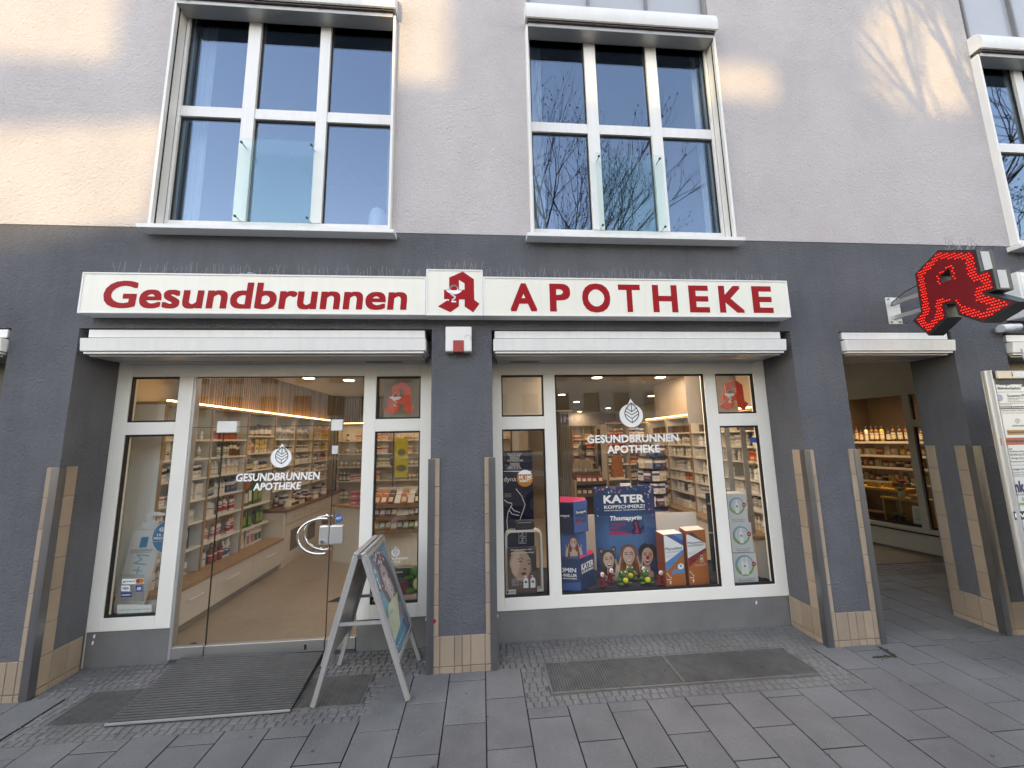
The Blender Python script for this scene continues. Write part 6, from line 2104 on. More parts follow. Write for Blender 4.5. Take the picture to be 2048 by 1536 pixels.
TY = .52
tb = thing('side_table', 'white bent plywood side table holding a purse in the left window pane', 'side table', (.37, TY + .1, PLZ))
q9 = lambda x, y, yy=TY: U(*c8(x, y), yy)
xl_, zt_ = q9(86, 1030); xr_, _ = q9(296, 1040); zb_ = PLZ
th, rd = .018, .045
outer = [(xl_, zb_), (xr_, zb_), (xr_, zt_ - rd), (xr_ - rd * .3, zt_ - rd * .3), (xr_ - rd, zt_), (xl_ + rd, zt_), (xl_ + rd * .3, zt_ - rd * .3), (xl_, zt_ - rd)]
inner = [(xl_ + th, zb_ + th), (xr_ - th, zb_ + th), (xr_ - th, zt_ - rd), (xr_ - rd * .3 - th * .8, zt_ - rd * .3 - th * .8), (xr_ - rd, zt_ - th), (xl_ + rd, zt_ - th), (xl_ + rd * .3 + th * .8, zt_ - rd * .3 - th * .8), (xl_ + th, zt_ - rd)]
MB().prism([outer, inner], front(TY), .0, -.085).build('frame', mat('table_white', (0.74, 0.72, 0.68), rough=.35), tb, bevel=.003)
pu = thing('purse', 'small dark brown zipped purse lying on the white side table', 'purse', (.36, TY + .04, zt_))
xa, za = q9(140, 975); xb, zb = q9(256, 1030)
MB().box(xa, xb, TY + .005, TY + .075, zt_ + .0005, za).build('body', mat('purse_leather', (0.025, 0.014, 0.012), rough=.45, var=.2, bump=.2), pu, bevel=.018)
MB().box(xa + .03, xb - .03, TY + .004, TY + .0075, za - .018, za - .014).build('badge', ALU, pu)
MB().tube([(xa + .01, TY + .04, za + .001), (xb - .01, TY + .04, za + .001)], .003, 6).build('zip', DARKMETAL, pu)
fcd = thing('face_poster', 'cosmetics card with a close-up woman face standing inside the white table', 'poster', (.35, TY - .02, PLZ))
xa, za = q9(98, 1125, TY - .02); xb, zb = q9(268, 1358, TY - .02)
MB().box(xa, xb, TY - .02, TY - .014, PLZ + .0, za).build('card', flat('face_back', (0.13, 0.085, 0.07), .35), fcd)
ff_ = front(TY - .0205)
fx2 = lambda u: xa + (xb - xa) * u
fz2 = lambda v: za - (za - zb) * v
sheet('print_skin', [(fx2(u), fz2(v)) for u, v in ((.06, .34), (.16, .10), (.40, .04), (.66, .12), (.80, .30), (.80, .55), (.68, .74), (.52, .80), (.34, .78), (.16, .62))], ff_, .0004, flat('face_skin', (0.54, 0.32, 0.23), .35), fcd)
sheet('print_light', [(fx2(u), fz2(v)) for u, v in ((.10, .40), (.2, .2), (.38, .10), (.46, .3), (.40, .52), (.30, .70), (.16, .58))], ff_, .0006, flat('face_light', (0.68, 0.44, 0.335), .35), fcd)
sheet('print_hair', [(fx2(u), fz2(v)) for u, v in ((.0, .5), (.0, .02), (.7, .0), (1.0, .1), (1.0, .55), (.86, .6), (.82, .3), (.62, .10), (.36, .05), (.15, .12), (.07, .35))], ff_, .0007, flat('face_hair', (0.04, 0.022, 0.016), .35), fcd)
b = MB()
for (u0, v0, u1, v1) in ((.36, .27, .54, .27), (.68, .32, .82, .35)):
    stroke(b, [(fx2(u0), fz2(v0 + .02)), (fx2((u0 + u1) / 2), fz2(v0 - .01)), (fx2(u1), fz2(v1 + .02))], .006, ff_, .0009)
    b.prism([ring(fx2((u0 + u1) / 2), fz2((v0 + v1) / 2 + .07), .015, .007, 12)], ff_, .0009)
b.prism([[(fx2(u), fz2(v)) for u, v in ((.44, .62), (.56, .59), (.66, .62), (.60, .67), (.50, .67))]], ff_, .0009)
b.prism([[(fx2(u), fz2(v)) for u, v in ((.52, .52), (.60, .50), (.66, .53), (.60, .55))]], ff_, .0009)
b.build('print_features', flat('face_dark', (0.13, 0.05, 0.04), .35), fcd, norm=False)
b = MB()
text(b, 'Weichere, glattere Haut', fx2(.12), fx2(.86), fz2(.085), fz2(.04), ff_, .0012, bold=.01, shear=.1)
text(b, 'ab der ersten Anwendung*', fx2(.12), fx2(.94), fz2(.16), fz2(.11), ff_, .0012, bold=.01, shear=.1)
for i, v in enumerate((.76, .82, .88)):
    text(b, 'Reinigt sanft und', fx2(.14), fx2(.48), fz2(v), fz2(v - .02), ff_, .0012); text(b, 'spendet Haut', fx2(.14), fx2(.36), fz2(v + .028), fz2(v + .008), ff_, .0012)
for u in (.62, .86):
    b.prism([[(fx2(u - .085), fz2(.97)), (fx2(u + .085), fz2(.97)), (fx2(u + .085), fz2(.77)), (fx2(u + .04), fz2(.73)), (fx2(u - .04), fz2(.73)), (fx2(u - .085), fz2(.77))]], ff_, .0012)
    stroke(b, [(fx2(u), fz2(.73)), (fx2(u), fz2(.69)), (fx2(u - .06), fz2(.69))], .006, ff_, .0012)
b.build('print_white', PRINT_W, fcd, norm=False)
sheet('print_dot', ring(fx2(.74), fz2(.735), .010, .011, 12), ff_, .0015, flat('dot_pink', (0.6, 0.03, 0.2), .35), fcd)
for u in (.62, .86):
    sheet('print_cap', ring(fx2(u), fz2(.83), .012, .010, 12), ff_, .0015, flat('cap_grey', (0.08, 0.09, 0.08), .35), fcd)
# stickers on that pane
rb = thing('discount_sticker', 'round orange and white discount sticker on the left display pane', 'sticker', (.362, .37, 1.2))
rx, rz_ = U(*c8(199, 730), .3755)
fs2 = front(.3765)
rr5 = .071
sheet('disc', ring(rx, rz_, rr5, rr5 * .99, 30), fs2, 0, flat('sticker_orange', (0.50, 0.17, 0.02), .4), rb)
sheet('cap', [(rx + rr5 * .985 * math.cos(RAD(a)), rz_ + rr5 * .985 * math.sin(RAD(a))) for a in range(30, 151, 8)], fs2, .0004, PRINT_W, rb)
b = MB()
text(b, '3€ 10€', rx - .055, rx + .058, rz_ - .005, rz_ + .024, fs2, .0006, bold=.02)
text(b, 'RABATT', rx - .046, rx + .046, rz_ - .031, rz_ - .009, fs2, .0006, bold=.02)
text(b, 'ab 30 Euro Einkauf', rx - .05, rx + .05, rz_ + .028, rz_ + .034, fs2, .0006)
b.build('lettering', PRINT_W, rb, norm=False)
cc_ = thing('camera_sticker', 'small grey square notice stuck in the lower corner of the left display pane', 'sticker', (.23, .37, .3))
xa, za = U(*c8(87, 1365), .3755); xb, zb = U(*c8(148, 1396), .3755)
sheet('label', [(xa, max(zb, .345)), (xb, max(zb, .345)), (xb, za), (xa, za)], fs2, 0, flat('notice_grey', (0.42, 0.44, 0.44)), cc_)
b = MB(); b.prism([[(xa + .008, za - .010), (xa + .022, za - .007), (xa + .030, za - .022), (xa + .012, za - .03)]], fs2, .0004); text(b, 'CAMERA', xa + .036, xb - .004, za - .024, za - .012, fs2, .0004)
b.build('lettering', PRINT_K, cc_, norm=False)
bs = MB(); xa, za = U(*c8(1478, 498), .3755); xb, zb = U(*c8(1518, 526), .3755)
bs.box(xa, xb, .3745, .3762, zb, za)
tag(bs.build('blue_sticker', BLUE2), 'small blue sticker high on the right display pane', 'sticker')

# right pane: three stacked pale cartons
GY = .485
for k, (px, lab) in enumerate((((1345, 818, 1455, 815, 984), 'topmost'), ((1365, 986, 1485, 984, 1150), 'middle'), ((1378, 1158, 1512, 1152, 1322), 'lowest'))):
    xa, za = U(*c8(px[0], px[1]), GY); xb, _ = U(*c8(px[2], px[3]), GY); _, zb = U(*c8(px[2], px[4]), GY)
    if k == 2: zb = PLZ
    t = thing('white_carton', f'white carton with blue green ring and bottles, {lab} of the stack in the right pane', 'carton', ((xa + xb) / 2, GY + .06, zb), 'stacked white cartons in the right pane')
    MB().box(xa, xb, GY, GY + .14, zb + .001, za).build('box', mat('carton_white', (0.70, 0.71, 0.70), rough=.4, var=.02), t, bevel=.002)
    f_ = front(GY - .0005)
    cx_, cz_ = (xa + xb) / 2 - .005, zb + (za - zb) * .58
    R0 = (xb - xa) * .40
    sheet('print_ring', ring(cx_, cz_, R0, R0, 30), f_, .0002, flat('ring_teal', (0.20, 0.42, 0.50)), t)
    sheet('print_ring', [(cx_ + R0 * 1.0 * math.cos(RAD(a)), cz_ + R0 * 1.0 * math.sin(RAD(a))) for a in range(190, 371, 10)], f_, .0004, flat('ring_green', (0.22, 0.42, 0.12)), t)
    sheet('print_inner', ring(cx_ + .004, cz_ + .004, R0 * .78, R0 * .78, 28), f_, .0006, flat('ring_white', (0.66, 0.70, 0.72)), t)
    b = MB()
    for dx in ((0,) if k < 2 else (-.018, .018)):
        b.prism([[(cx_ + dx - .017, cz_ - R0 * .85), (cx_ + dx + .017, cz_ - R0 * .85), (cx_ + dx + .017, cz_ + R0 * .25), (cx_ + dx + .007, cz_ + R0 * .42), (cx_ + dx + .007, cz_ + R0 * .75), (cx_ + dx - .007, cz_ + R0 * .75), (cx_ + dx - .007, cz_ + R0 * .42), (cx_ + dx - .017, cz_ + R0 * .25)]], f_, .0009)
    b.build('print_bottle', PRINT_W, t, norm=False)
    sheet('print_cap', ring(cx_, cz_ - R0 * .05, .009, .009, 12), f_, .0012, flat('ring_green2', (0.10, 0.22, 0.10)), t)
    sheet('print_badge', ring(xb - .030, cz_ + R0 * .10, .020, .020, 16), f_, .0012, FRED, t)
    b = MB(); text(b, 'NEU', xb - .042, xb - .018, cz_ + R0 * .10 - .005, cz_ + R0 * .10 + .005, f_, .0015, bold=.02); b.build('lettering', PRINT_W, t, norm=False)
    b = MB(); text(b, '100 % natürliche', xa + .03, xb - .03, zb + .028, zb + .038, f_, .0006); text(b, 'Nasenreinigung' if k != 1 else 'Nasenspray', xa + .04, xb - .04, zb + .012, zb + .022, f_, .0006, bold=.02)
    b.build('lettering', flat('ink_grey', (0.12, 0.14, 0.14)), t, norm=False)
# vertical blind tracks / side wall at the right pane
tr_ = thing('folding_screen', 'narrow grey folding screen inside the right end of the window', 'screen', (2.55, .75, .3))
for i, x in enumerate((2.40, 2.47, 2.54)):
    MB().box(x, x + .05, .95 - i * .14, .96 - i * .14, .30, 1.75).build('leaf', mat('screen_grey', (0.30, 0.30, 0.29), rough=.4), tr_)
# red emblems in the two top panes
for (x0, x1, z0, z1) in ((-.840, -.570, 1.825, 2.105), (2.165, 2.445, 1.818, 2.105)):
    emblem(x0, x1, z0, z1, front(.400), 0.0, .012, RED_BRIGHT, None, 'pharmacy_emblem', cup=PAPER)
ems = [o for o in bpy.data.objects if o.name.startswith('pharmacy_emblem') and o.parent is None]
tag(ems[0], 'red pharmacy emblem hanging in the small top pane right of the door', 'emblem', 'red emblems in the top panes')
tag(ems[1], 'red pharmacy emblem hanging in the small top right pane of the display window', 'emblem', 'red emblems in the top panes')
# pale back panels behind the small top panes
for a, b_ in ((-.92, -.40), (.10, .60), (2.06, 2.60)):
    MB().box(a, b_, .75, .76, 1.72, 2.30).build('valance', mat('valance', (0.34, 0.32, 0.28), rough=.8, var=.03), bld)

# left door pane: giant pump bottle cut-out, stickers
GYB = .55
gb = thing('giant_bottle', 'oversized white pump bottle display with blue square in the left door pane', 'display', (-2.8, GYB, .02))
q6 = lambda x, y, yy=GYB: U(*c6(x, y), yy)
body = [q6(160, 1262), q6(160, 1225), q6(250, 880), q6(262, 868), q6(345, 858), q6(385, 868), q6(392, 900), q6(300, 1225), q6(290, 1262)]
MB().prism([body], front(GYB), 0, -.03).build('bottle_body', mat('bottle_white', (0.74, 0.75, 0.74), rough=.35, var=.02), gb, bevel=.004)
MB().prism([[q6(288, 862), q6(294, 826), q6(366, 822), q6(366, 858)]], front(GYB), 0, -.03).build('collar', MATS['bottle_white'], gb, bevel=.004)
MB().prism([[q6(318, 824), q6(320, 805), q6(312, 800), q6(318, 786), q6(340, 780), q6(372, 780), q6(405, 790), q6(404, 797), q6(350, 798), q6(346, 824)]], front(GYB), 0, -.03).build('pump', MATS['bottle_white'], gb, bevel=.003)
MB().box(-2.95, -2.55, .70, .72, .0185, .10).build('base', PAPER, gb)
MB().box(-2.90, -2.70, GYB - .03, GYB + .16, .0185, q6(200, 1262)[1] - .001).build('stand', SHELFW, gb)
fg = front(GYB - .0006)
sheet('print_square', [q6(283, 949), q6(320, 947), q6(331, 897), q6(296, 898)], fg, .0005, flat('square_blue', (0.03, 0.28, 0.48), .4), gb)
b = MB()
text(b, 'LA ROCHE-POSAY', q6(245, 962)[0], q6(350, 960)[0], q6(250, 969)[1], q6(250, 957)[1], fg, .0006, shear=.12)
text(b, 'LABORATOIRE DERMATOLOGIQUE', q6(240, 975)[0], q6(340, 973)[0], q6(250, 977)[1], q6(250, 971)[1], fg, .0006, shear=.12)
b.build('lettering', PRINT_K, gb, norm=False)
b = MB()
o1, o2 = q6(290, 1080), q6(322, 985)
L_ = math.hypot(o2[0] - o1[0], o2[1] - o1[1]); ux, uz = (o2[0] - o1[0]) / L_, (o2[1] - o1[1]) / L_
vs_, fs_ = text_pts('+M')
xs1 = [p[0] for p in vs_]; ys1 = [p[1] for p in vs_]
sc = L_ / (max(xs1) - min(xs1)); sy_ = .105 / (max(ys1) - min(ys1))
b.add([fg(o1[0] + .02 + (p[0] - min(xs1)) * sc * ux - (p[1] - min(ys1)) * sy_ * uz * .95, o1[1] + (p[0] - min(xs1)) * sc * uz + (p[1] - min(ys1)) * sy_ * ux * .6, .0006) for p in vs_], fs_)
b.build('lettering', flat('aqua', (0.22, 0.50, 0.58), .4), gb, norm=False)
# round blue talker card hanging behind the frame
bt = thing('round_card', 'round blue promotional card half hidden behind the white door frame', 'card', (-2.56, .50, .85))
bx, bz = U(*c6(431, 896), .50)
RB = .135
MB().tube([(bx, .50, bz), (bx, .506, bz)], RB, 36).build('disc', flat('card_blue', (0.03, 0.22, 0.40), .4), bt)
b = MB(); rg_ = ring(bx, bz, RB * .985, RB * .985, 40); stroke(b, rg_ + [rg_[0]], .004, front(.4995), .0004)
q5 = lambda x, y: U(*c6(x, y), .4995)
text(b, 'GRATIS', q5(380, 870)[0], q5(480, 870)[0], q5(380, 872)[1], q5(380, 852)[1], front(.4995), .0005, bold=.04)
text(b, '15 ml', q5(370, 890)[0], q5(420, 890)[0], q5(370, 894)[1], q5(370, 882)[1], front(.4995), .0005, bold=.03)
text(b, 'PROBEGRÖSSE', q5(354, 905)[0], q5(505, 905)[0], q5(354, 911)[1], q5(354, 896)[1], front(.4995), .0005, bold=.03)
text(b, 'beim Kauf eines Produkts', q5(352, 920)[0], q5(480, 920)[0], q5(352, 922)[1], q5(352, 917)[1], front(.4995), .0005)
b.build('lettering', PRINT_W, bt, norm=False)
# payment stickers and printed notice on the pane
fp = front(.3765)
flat('pay_blue', (0.02, 0.07, 0.25))
qp = lambda x, y: U(*c6(x, y), .3765)
def rect(x0, y0, x1, y1):
    a, b_, c, d = qp(x0, y1), qp(x1, y1), qp(x1, y0), qp(x0, y0)
    return [a, b_, c, d]
pay = thing('payment_stickers', 'clear sheet of small card payment stickers on the left door pane', 'sticker', (-2.66, .37, .45))
sheet('sheet', rect(196, 1078, 308, 1205), fp, 0, glass('film', .10, (.80, .82, .82), 5.0, .3), pay)
for (x0, y0, x1, y1, m_, tx, tm) in ((202, 1098, 268, 1124, 'w', 'girocard', 'k'), (272, 1096, 306, 1120, 'w', '', ''), (198, 1130, 240, 1158, 'w', 'VISA', 'b'), (268, 1130, 300, 1160, 'b', 'AMEX', 'w'), (196, 1164, 248, 1186, 'b', 'maestro', 'w')):
    sheet('label', rect(x0, y0, x1, y1), fp, .0005, PRINT_W if m_ == 'w' else flat('pay_blue', (0.02, 0.07, 0.25)), pay)
    if tx:
        b = MB(); a, c = qp(x0 + 5, y1 - 7), qp(x1 - 5, y0 + 7)
        text(b, tx, a[0], c[0], a[1], c[1], fp, .0009, bold=.03, shear=.15 if tx == 'VISA' else 0)
        b.build('lettering', PRINT_W if tm == 'w' else (PRINT_K if tm == 'k' else MATS['pay_blue']), pay, norm=False)
for dx, m_ in ((-7, FRED), (6, flat('pay_orange', (0.6, 0.2, 0.02)))):
    c = qp(289 + dx, 1108)
    sheet('print_circle', ring(c[0], c[1], .017, .017, 16), fp, .0009 + (dx > 0) * .0003, m_, pay)
nt_ = thing('notice', 'white paper notice with one printed line at the foot of the left door pane', 'notice', (-2.63, .37, .38))
nr = rect(178, 1222, 343, 1266)
nr = [(x, max(z, .352)) for x, z in nr]
sheet('paper', nr, fp, 0, flat('notice_paper', (0.55, 0.58, 0.52)), nt_)
b = MB(); a, c = qp(190, 1251), qp(330, 1240)
text(b, 'Dieser Laden ist videoüberwacht !!!', a[0], c[0], a[1], c[1], fp, .0005, bold=.01)
b.build('lettering', PRINT_K, nt_, norm=False)

# right door pane: small lettering, green card, plush, pink box
q77 = lambda x, y, yy=.3765: U(*c7(x, y), yy)
lt = thing('pane_lettering', 'small white leaf logo and shop lettering low on the right door pane', 'lettering', (-.70, .37, .7))
a = q77(985, 965)
leaf_logo(a[0], a[1] - .005, .032, .3765, lt)
b = MB()
x1_ = q77(1047, 1000)[0]; x0_ = x1_ - .28
text(b, 'GESUNDBRUNNEN', x0_, x1_, q77(1000, 1006)[1], q77(1000, 994)[1], front(.3765), .0005, bold=.02)
text(b, 'APOTHEKE', x0_ + .05, x1_ - .06, q77(1000, 1022)[1], q77(1000, 1011)[1], front(.3765), .0005, bold=.02)
b.build('lettering', PRINT_W, lt, norm=False)
sb_ = thing('display_box', 'pale pink box set in the foot of the right door pane', 'box', (-.70, .55, .02))
MB().box(-.89, -.50, .46, .80, .0185, .345).build('box', mat('pink_board', (0.50, 0.36, 0.32), rough=.6), sb_)
gcx, gcz = q77(1000, 1050, .62)
gc = thing('green_card', 'dark green card standing on the pale pink box', 'card', (-.70, .62, .345))
MB().box(-.93, -.50, .62, .626, .3455, gcz).build('card', flat('card_green', (0.012, 0.045, 0.025), .4), gc)
b = MB(); a = q77(985, 1075, .62); text(b, 'Suppe', a[0] - .05, a[0] + .06, a[1], a[1] + .018, front(.6195), .0004, bold=.02); b.build('lettering', PRINT_W, gc, norm=False)
t = thing('plush_frog', 'green plush toy beside a dark red figure in the foot of the right door pane', 'plush toy', (-.57, .52, .345))
b = MB()
b.ell((-.555, .53, .42), (.05, .045, .075), 12, 8); b.ell((-.565, .52, .51), (.05, .045, .042), 12, 8); b.ell((-.615, .50, .47), (.05, .018, .018), 10, 6); b.ell((-.60, .49, .37), (.045, .03, .022), 10, 6)
b.build('body', FROG, t, smooth=True)
MB().ell((-.55, .488, .42), (.028, .015, .045), 10, 7).build('belly', mat('belly_pale', (0.5, 0.48, 0.25), rough=.95), t, smooth=True)
imp_b = MB(); imp_b.lathe([(.0, 0), (.03, .004), (.035, .03), (.028, .05), (.032, .07), (.02, .092), (0, .096)], (-.655, .50, .346), 12)
tag(imp_b.build('plush_figure', PLR, smooth=True), 'dark red plush figure standing before the green toy in the right door pane', 'plush toy')

# ================================================================== passage and its shop window
tag(MB().box(3.043, 6.4, .342, 3.375, 2.40, 2.455).build('ceiling', mat('passage_ceiling', (0.66, 0.63, 0.58), rough=.9, var=.04)), kind='structure')
WX = lambda y: 5.665 + (2.517 - y) * .236
ps = thing('passage_wall', 'cream passage wall with a lit shop window', 'wall', (5.75, 2.0, 0))
n_ = Vector((1, .236, 0)).normalized()
fw_ = lambda u, v, t: (WX(u) + n_.x * t, u + n_.y * t, v)    # u is y along the wall, t is depth into the shop
PWALL = mat('passage_paint', (0.68, 0.63, 0.53), rough=.75, var=.04, stain=.1)
y_end = .25
b = MB()
pieces = [(-.0 + y_end, 3.37, 2.10, 2.42), (y_end, 3.37, -.02, .30)]
b.prism([[(y_end, -.02), (3.37, -.02), (3.37, 2.42), (y_end, 2.42)], [(.6, .318), (.6, 2.097), (2.9, 2.097), (2.9, .318)]], fw_, .03, .12)
b.build('wall', PWALL, ps)
b = MB()
b.prism([[(y_end, .225), (3.37, .245), (3.37, .26), (y_end, .24)]], fw_, .012, .028); b.build('ledge', GASKET, ps)
fr = MB()
for (ya, yb_, za, zb) in ((1.845, 1.918, .30, 2.10), (.60, 1.844, 1.65, 1.75), (2.86, 2.93, .29, 2.11), (.55, .60, .29, 2.11)):
    fr.prism([[(ya, za), (yb_, za), (yb_, zb), (ya, zb)]], fw_, .0, .09)
fr.prism([[(.55, .275), (2.93, .275), (2.93, .318), (.55, .318)]], fw_, .0, .09); fr.prism([[(.55, 2.097), (2.93, 2.097), (2.93, 2.135), (.55, 2.135)]], fw_, .0, .09)
fr.build('window_frame', PWALL, ps)
gk = MB()
for (ya, yb_, za, zb) in ((1.918, 1.93, .33, 2.09), (1.833, 1.845, .33, 1.65), (1.833, 1.845, 1.75, 2.09), (1.93, 2.86, .318, .345), (.60, 1.833, .318, .345), (.6, 1.833, 1.635, 1.65)):
    gk.prism([[(ya, za), (yb_, za), (yb_, zb), (ya, zb)]], fw_, .045, .060)
gk.build('gasket', GASKET, ps)
for (ya, yb_, za, zb) in ((1.918, 2.86, .318, 2.097), (.60, 1.845, .318, 1.65), (.60, 1.845, 1.75, 2.097)):
    MB().prism([[(ya, za), (yb_, za), (yb_, zb), (ya, zb)]], fw_, .061, .066).build('pane', GLASS_SHOP, ps)
# the little delicatessen behind it
tag(MB().prism([[(.3, -.0), (3.36, -.0), (3.36, .02), (.3, .02)]], fw_, .13, 2.4).build('floor', SHOPFLOOR), kind='structure')
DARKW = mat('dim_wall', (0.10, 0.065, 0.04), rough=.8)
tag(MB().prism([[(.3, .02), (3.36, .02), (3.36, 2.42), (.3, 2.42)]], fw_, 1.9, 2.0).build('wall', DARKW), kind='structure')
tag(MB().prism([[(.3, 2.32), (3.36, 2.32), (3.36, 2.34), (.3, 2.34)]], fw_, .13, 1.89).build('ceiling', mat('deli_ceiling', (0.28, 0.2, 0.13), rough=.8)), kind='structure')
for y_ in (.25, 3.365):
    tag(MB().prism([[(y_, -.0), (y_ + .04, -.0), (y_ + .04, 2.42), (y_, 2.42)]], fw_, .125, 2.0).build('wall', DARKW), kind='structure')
ds = thing('deli_shelves', 'dark shelves of bottles and preserves in the passage shop window', 'shelf', (6.6, 2.6, .02))
for z in (1.44, 1.22, 1.03, .80):
    MB().prism([[(.6, z - .02), (3.3, z - .02), (3.3, z), (.6, z)]], fw_, .95, 1.2).build('shelf', MATS['walnut'], ds)
    MB().prism([[(.6, z - .035), (3.3, z - .035), (3.3, z + .0), (.6, z + .0)]], fw_, .936, .948).build('price_strip', PAPER, ds)
rr6 = random.Random(21)
for j, z in enumerate((1.44, 1.22, 1.03, .80)):
    y = 1.95
    while y < 3.2:
        c = rr6.choice(['brown', 'amber', 'black', 'brown', 'cream', 'yellow', 'amber']) if j == 0 else rr6.choice(['amber', 'cream', 'brown', 'yellow', 'red', 'white', 'black', 'orange'])
        kind, h, r = ('bottle', rr6.uniform(.19, .25), .03) if j == 0 else rr6.choice([('jar', .11, .036), ('carton', .12, .035), ('pouch', .13, .045), ('bottle', .15, .028)])
        h = round(h * 20) / 20
        p = fw_(y, z + .0005, 1.03)
        o = inst(NAMEN[kind], goods(kind, c, 'cream', 'black' if j == 0 else 'brown', h, r), p, rz=1.3)
        tag(o, f'{c} {CATN[kind]} on the {["top", "second", "third", "bottom"][j]} dark shelf of the passage shop', CATN[kind], f'{c} {CATN[kind]} goods on the {["top", "second", "third", "bottom"][j]} passage shop shelf')
        y += 2 * r + rr6.uniform(.004, .03)
yt = thing('display_table', 'yellow wooden display table with baskets in the passage shop window', 'table', (6.0, 2.3, .02))
YW = mat('yellow_wood', (0.50, 0.28, 0.06), rough=.5, var=.1)
for (ya, yb_, ta, tb, zz, nm) in ((2.22, 3.0, .25, .65, .76, 0), (1.93, 2.40, .14, .42, .66, 1)):
    MB().prism([[(ya, zz - .03), (yb_, zz - .03), (yb_, zz), (ya, zz)]], fw_, ta, tb).build('tabletop', YW, yt)
    for yy in (ya + .01, yb_ - .03):
        MB().prism([[(yy, .02), (yy + .02, .02), (yy + .02, zz - .031), (yy, zz - .031)]], fw_, ta + .01, tb - .01).build('side_panel', YW, yt)
vv = fw_(2.19, .6605, .22)
va = thing('vase', 'pale vase of red and orange flowers on the yellow table in the passage shop', 'vase', vv)
MB().lathe([(.025, 0), (.04, .03), (.035, .08), (.022, .12), (.028, .14)], vv, 14).build('vessel', mat('vase_pale', (0.55, 0.5, 0.36), rough=.3), va, smooth=True)
for m_, cc in (('petal_red', (0.4, 0.04, 0.03)), ('petal_orange', (0.5, 0.2, 0.05)), ('leaf_green', (0.05, 0.10, 0.03))):
    b = MB()
    for i in range(9):
        b.ell((vv[0] + rr6.gauss(0, .05), vv[1] + rr6.gauss(0, .05), vv[2] + .2 + rr6.gauss(0, .03)), (.025, .025, .02), 7, 5)
    tag(b.build('blossoms', mat(m_, cc, rough=.7), va, smooth=True), kind='stuff')
bk2 = thing('basket', 'shallow pale wicker basket on the lower yellow table', 'basket', fw_(2.02, .661, .25))
c_ = fw_(2.04, .6605, .27)
MB().lathe([(.07, 0), (.10, .045), (.105, .045), (.095, .02), (.06, .012)], c_, 18).build('bowl', mat('wicker', (0.42, 0.28, 0.12), rough=.8, var=.3, vscale=60), bk2)
b = MB()
for i in range(16):
    b.ell((c_[0] + rr6.uniform(-.06, .06), c_[1] + rr6.uniform(-.06, .06), c_[2] + .045), (.02, .02, .016), 7, 5)
tag(b.build('rolls', mat('bread', (0.45, 0.28, 0.10), rough=.8), bk2, smooth=True), kind='stuff')
c_ = fw_(2.5, .7605, .42)
gb2 = thing('glass_jars', 'cluster of gold topped jars on the upper yellow table', 'jars', c_)
b = MB()
for i in range(12):
    b.lathe([(.028, 0), (.03, .01), (.03, .06), (.02, .075)], (c_[0] + rr6.uniform(-.1, .1), c_[1] + rr6.uniform(-.22, .2), c_[2]), 10)
tag(b.build('jars', mat('gold_jar', (0.45, 0.30, 0.10), rough=.25, var=.3, vscale=30), gb2, smooth=True), kind='stuff')
pl = thing('house_plant', 'green leafy plant under the yellow table in the passage shop', 'plant', fw_(2.25, .34, .2))
b = MB(); c_ = fw_(2.22, .40, .16)
for i in range(26):
    a, l = rr6.uniform(0, 6.28), rr6.uniform(.05, .12)
    b.add([c_, (c_[0] + l * .5 * math.cos(a) + .012, c_[1] + l * .5 * math.sin(a), c_[2] + l * .5), (c_[0] + l * math.cos(a), c_[1] + l * math.sin(a), c_[2] + l * .35), (c_[0] + l * .5 * math.cos(a) - .012, c_[1] + l * .5 * math.sin(a) + .012, c_[2] + l * .45)], [(0, 1, 2, 3)])
tag(b.build('leaves', mat('plant_leaf', (0.05, 0.13, 0.03), rough=.5), pl), kind='stuff')
MB().lathe([(.05, 0), (.065, .06)], (c_[0], c_[1], c_[2] - .06), 12).build('pot', BLACK, pl)
MB().prism([[(1.95, .32), (3.3, .32), (3.3, .34), (1.95, .34)]], fw_, .12, .8).build('window_board', MATS['walnut'], ps)
ns = thing('menu_card', 'white printed menu card leaning in the corner of the passage shop window', 'card', fw_(2.0, .345, .11))
MB().prism([[(1.94, .345), (2.06, .345), (2.05, .58), (1.95, .58)]], fw_, .12, .126).build('card', PAPER, ns)
b = MB()
for i in range(9):
    b.prism([[(1.965, .54 - i * .018), (2.035, .54 - i * .018), (2.035, .546 - i * .018), (1.965, .546 - i * .018)]], fw_, .1185)
b.build('lettering', flat('menu_ink', (0.25, 0.24, 0.22)), ns, norm=False)
for y_, t_ in ((2.15, .9), (2.4, .75), (2.8, .8)):
    p = fw_(y_, 2.315, t_)
    l_ = thing('ceiling_light', 'round ceiling lamp glowing inside the passage shop', 'ceiling light', p, 'ceiling lamps in the passage shop')
    MB().tube([(p[0], p[1], 2.30), (p[0], p[1], 2.3185)], .05, 16).build('lens', LAMP, l_)
    area(p[0], p[1], 2.28, .12, .12, 2.6, (1, .90, .68), shape='DISK')
for y_ in (2.1, 2.6, 3.0):
    p = fw_(y_, 1.75, .7)
    area(p[0], p[1], 1.85, .3, .05, 0.6, (1, .88, .66), (RAD(25), RAD(-30), 0))

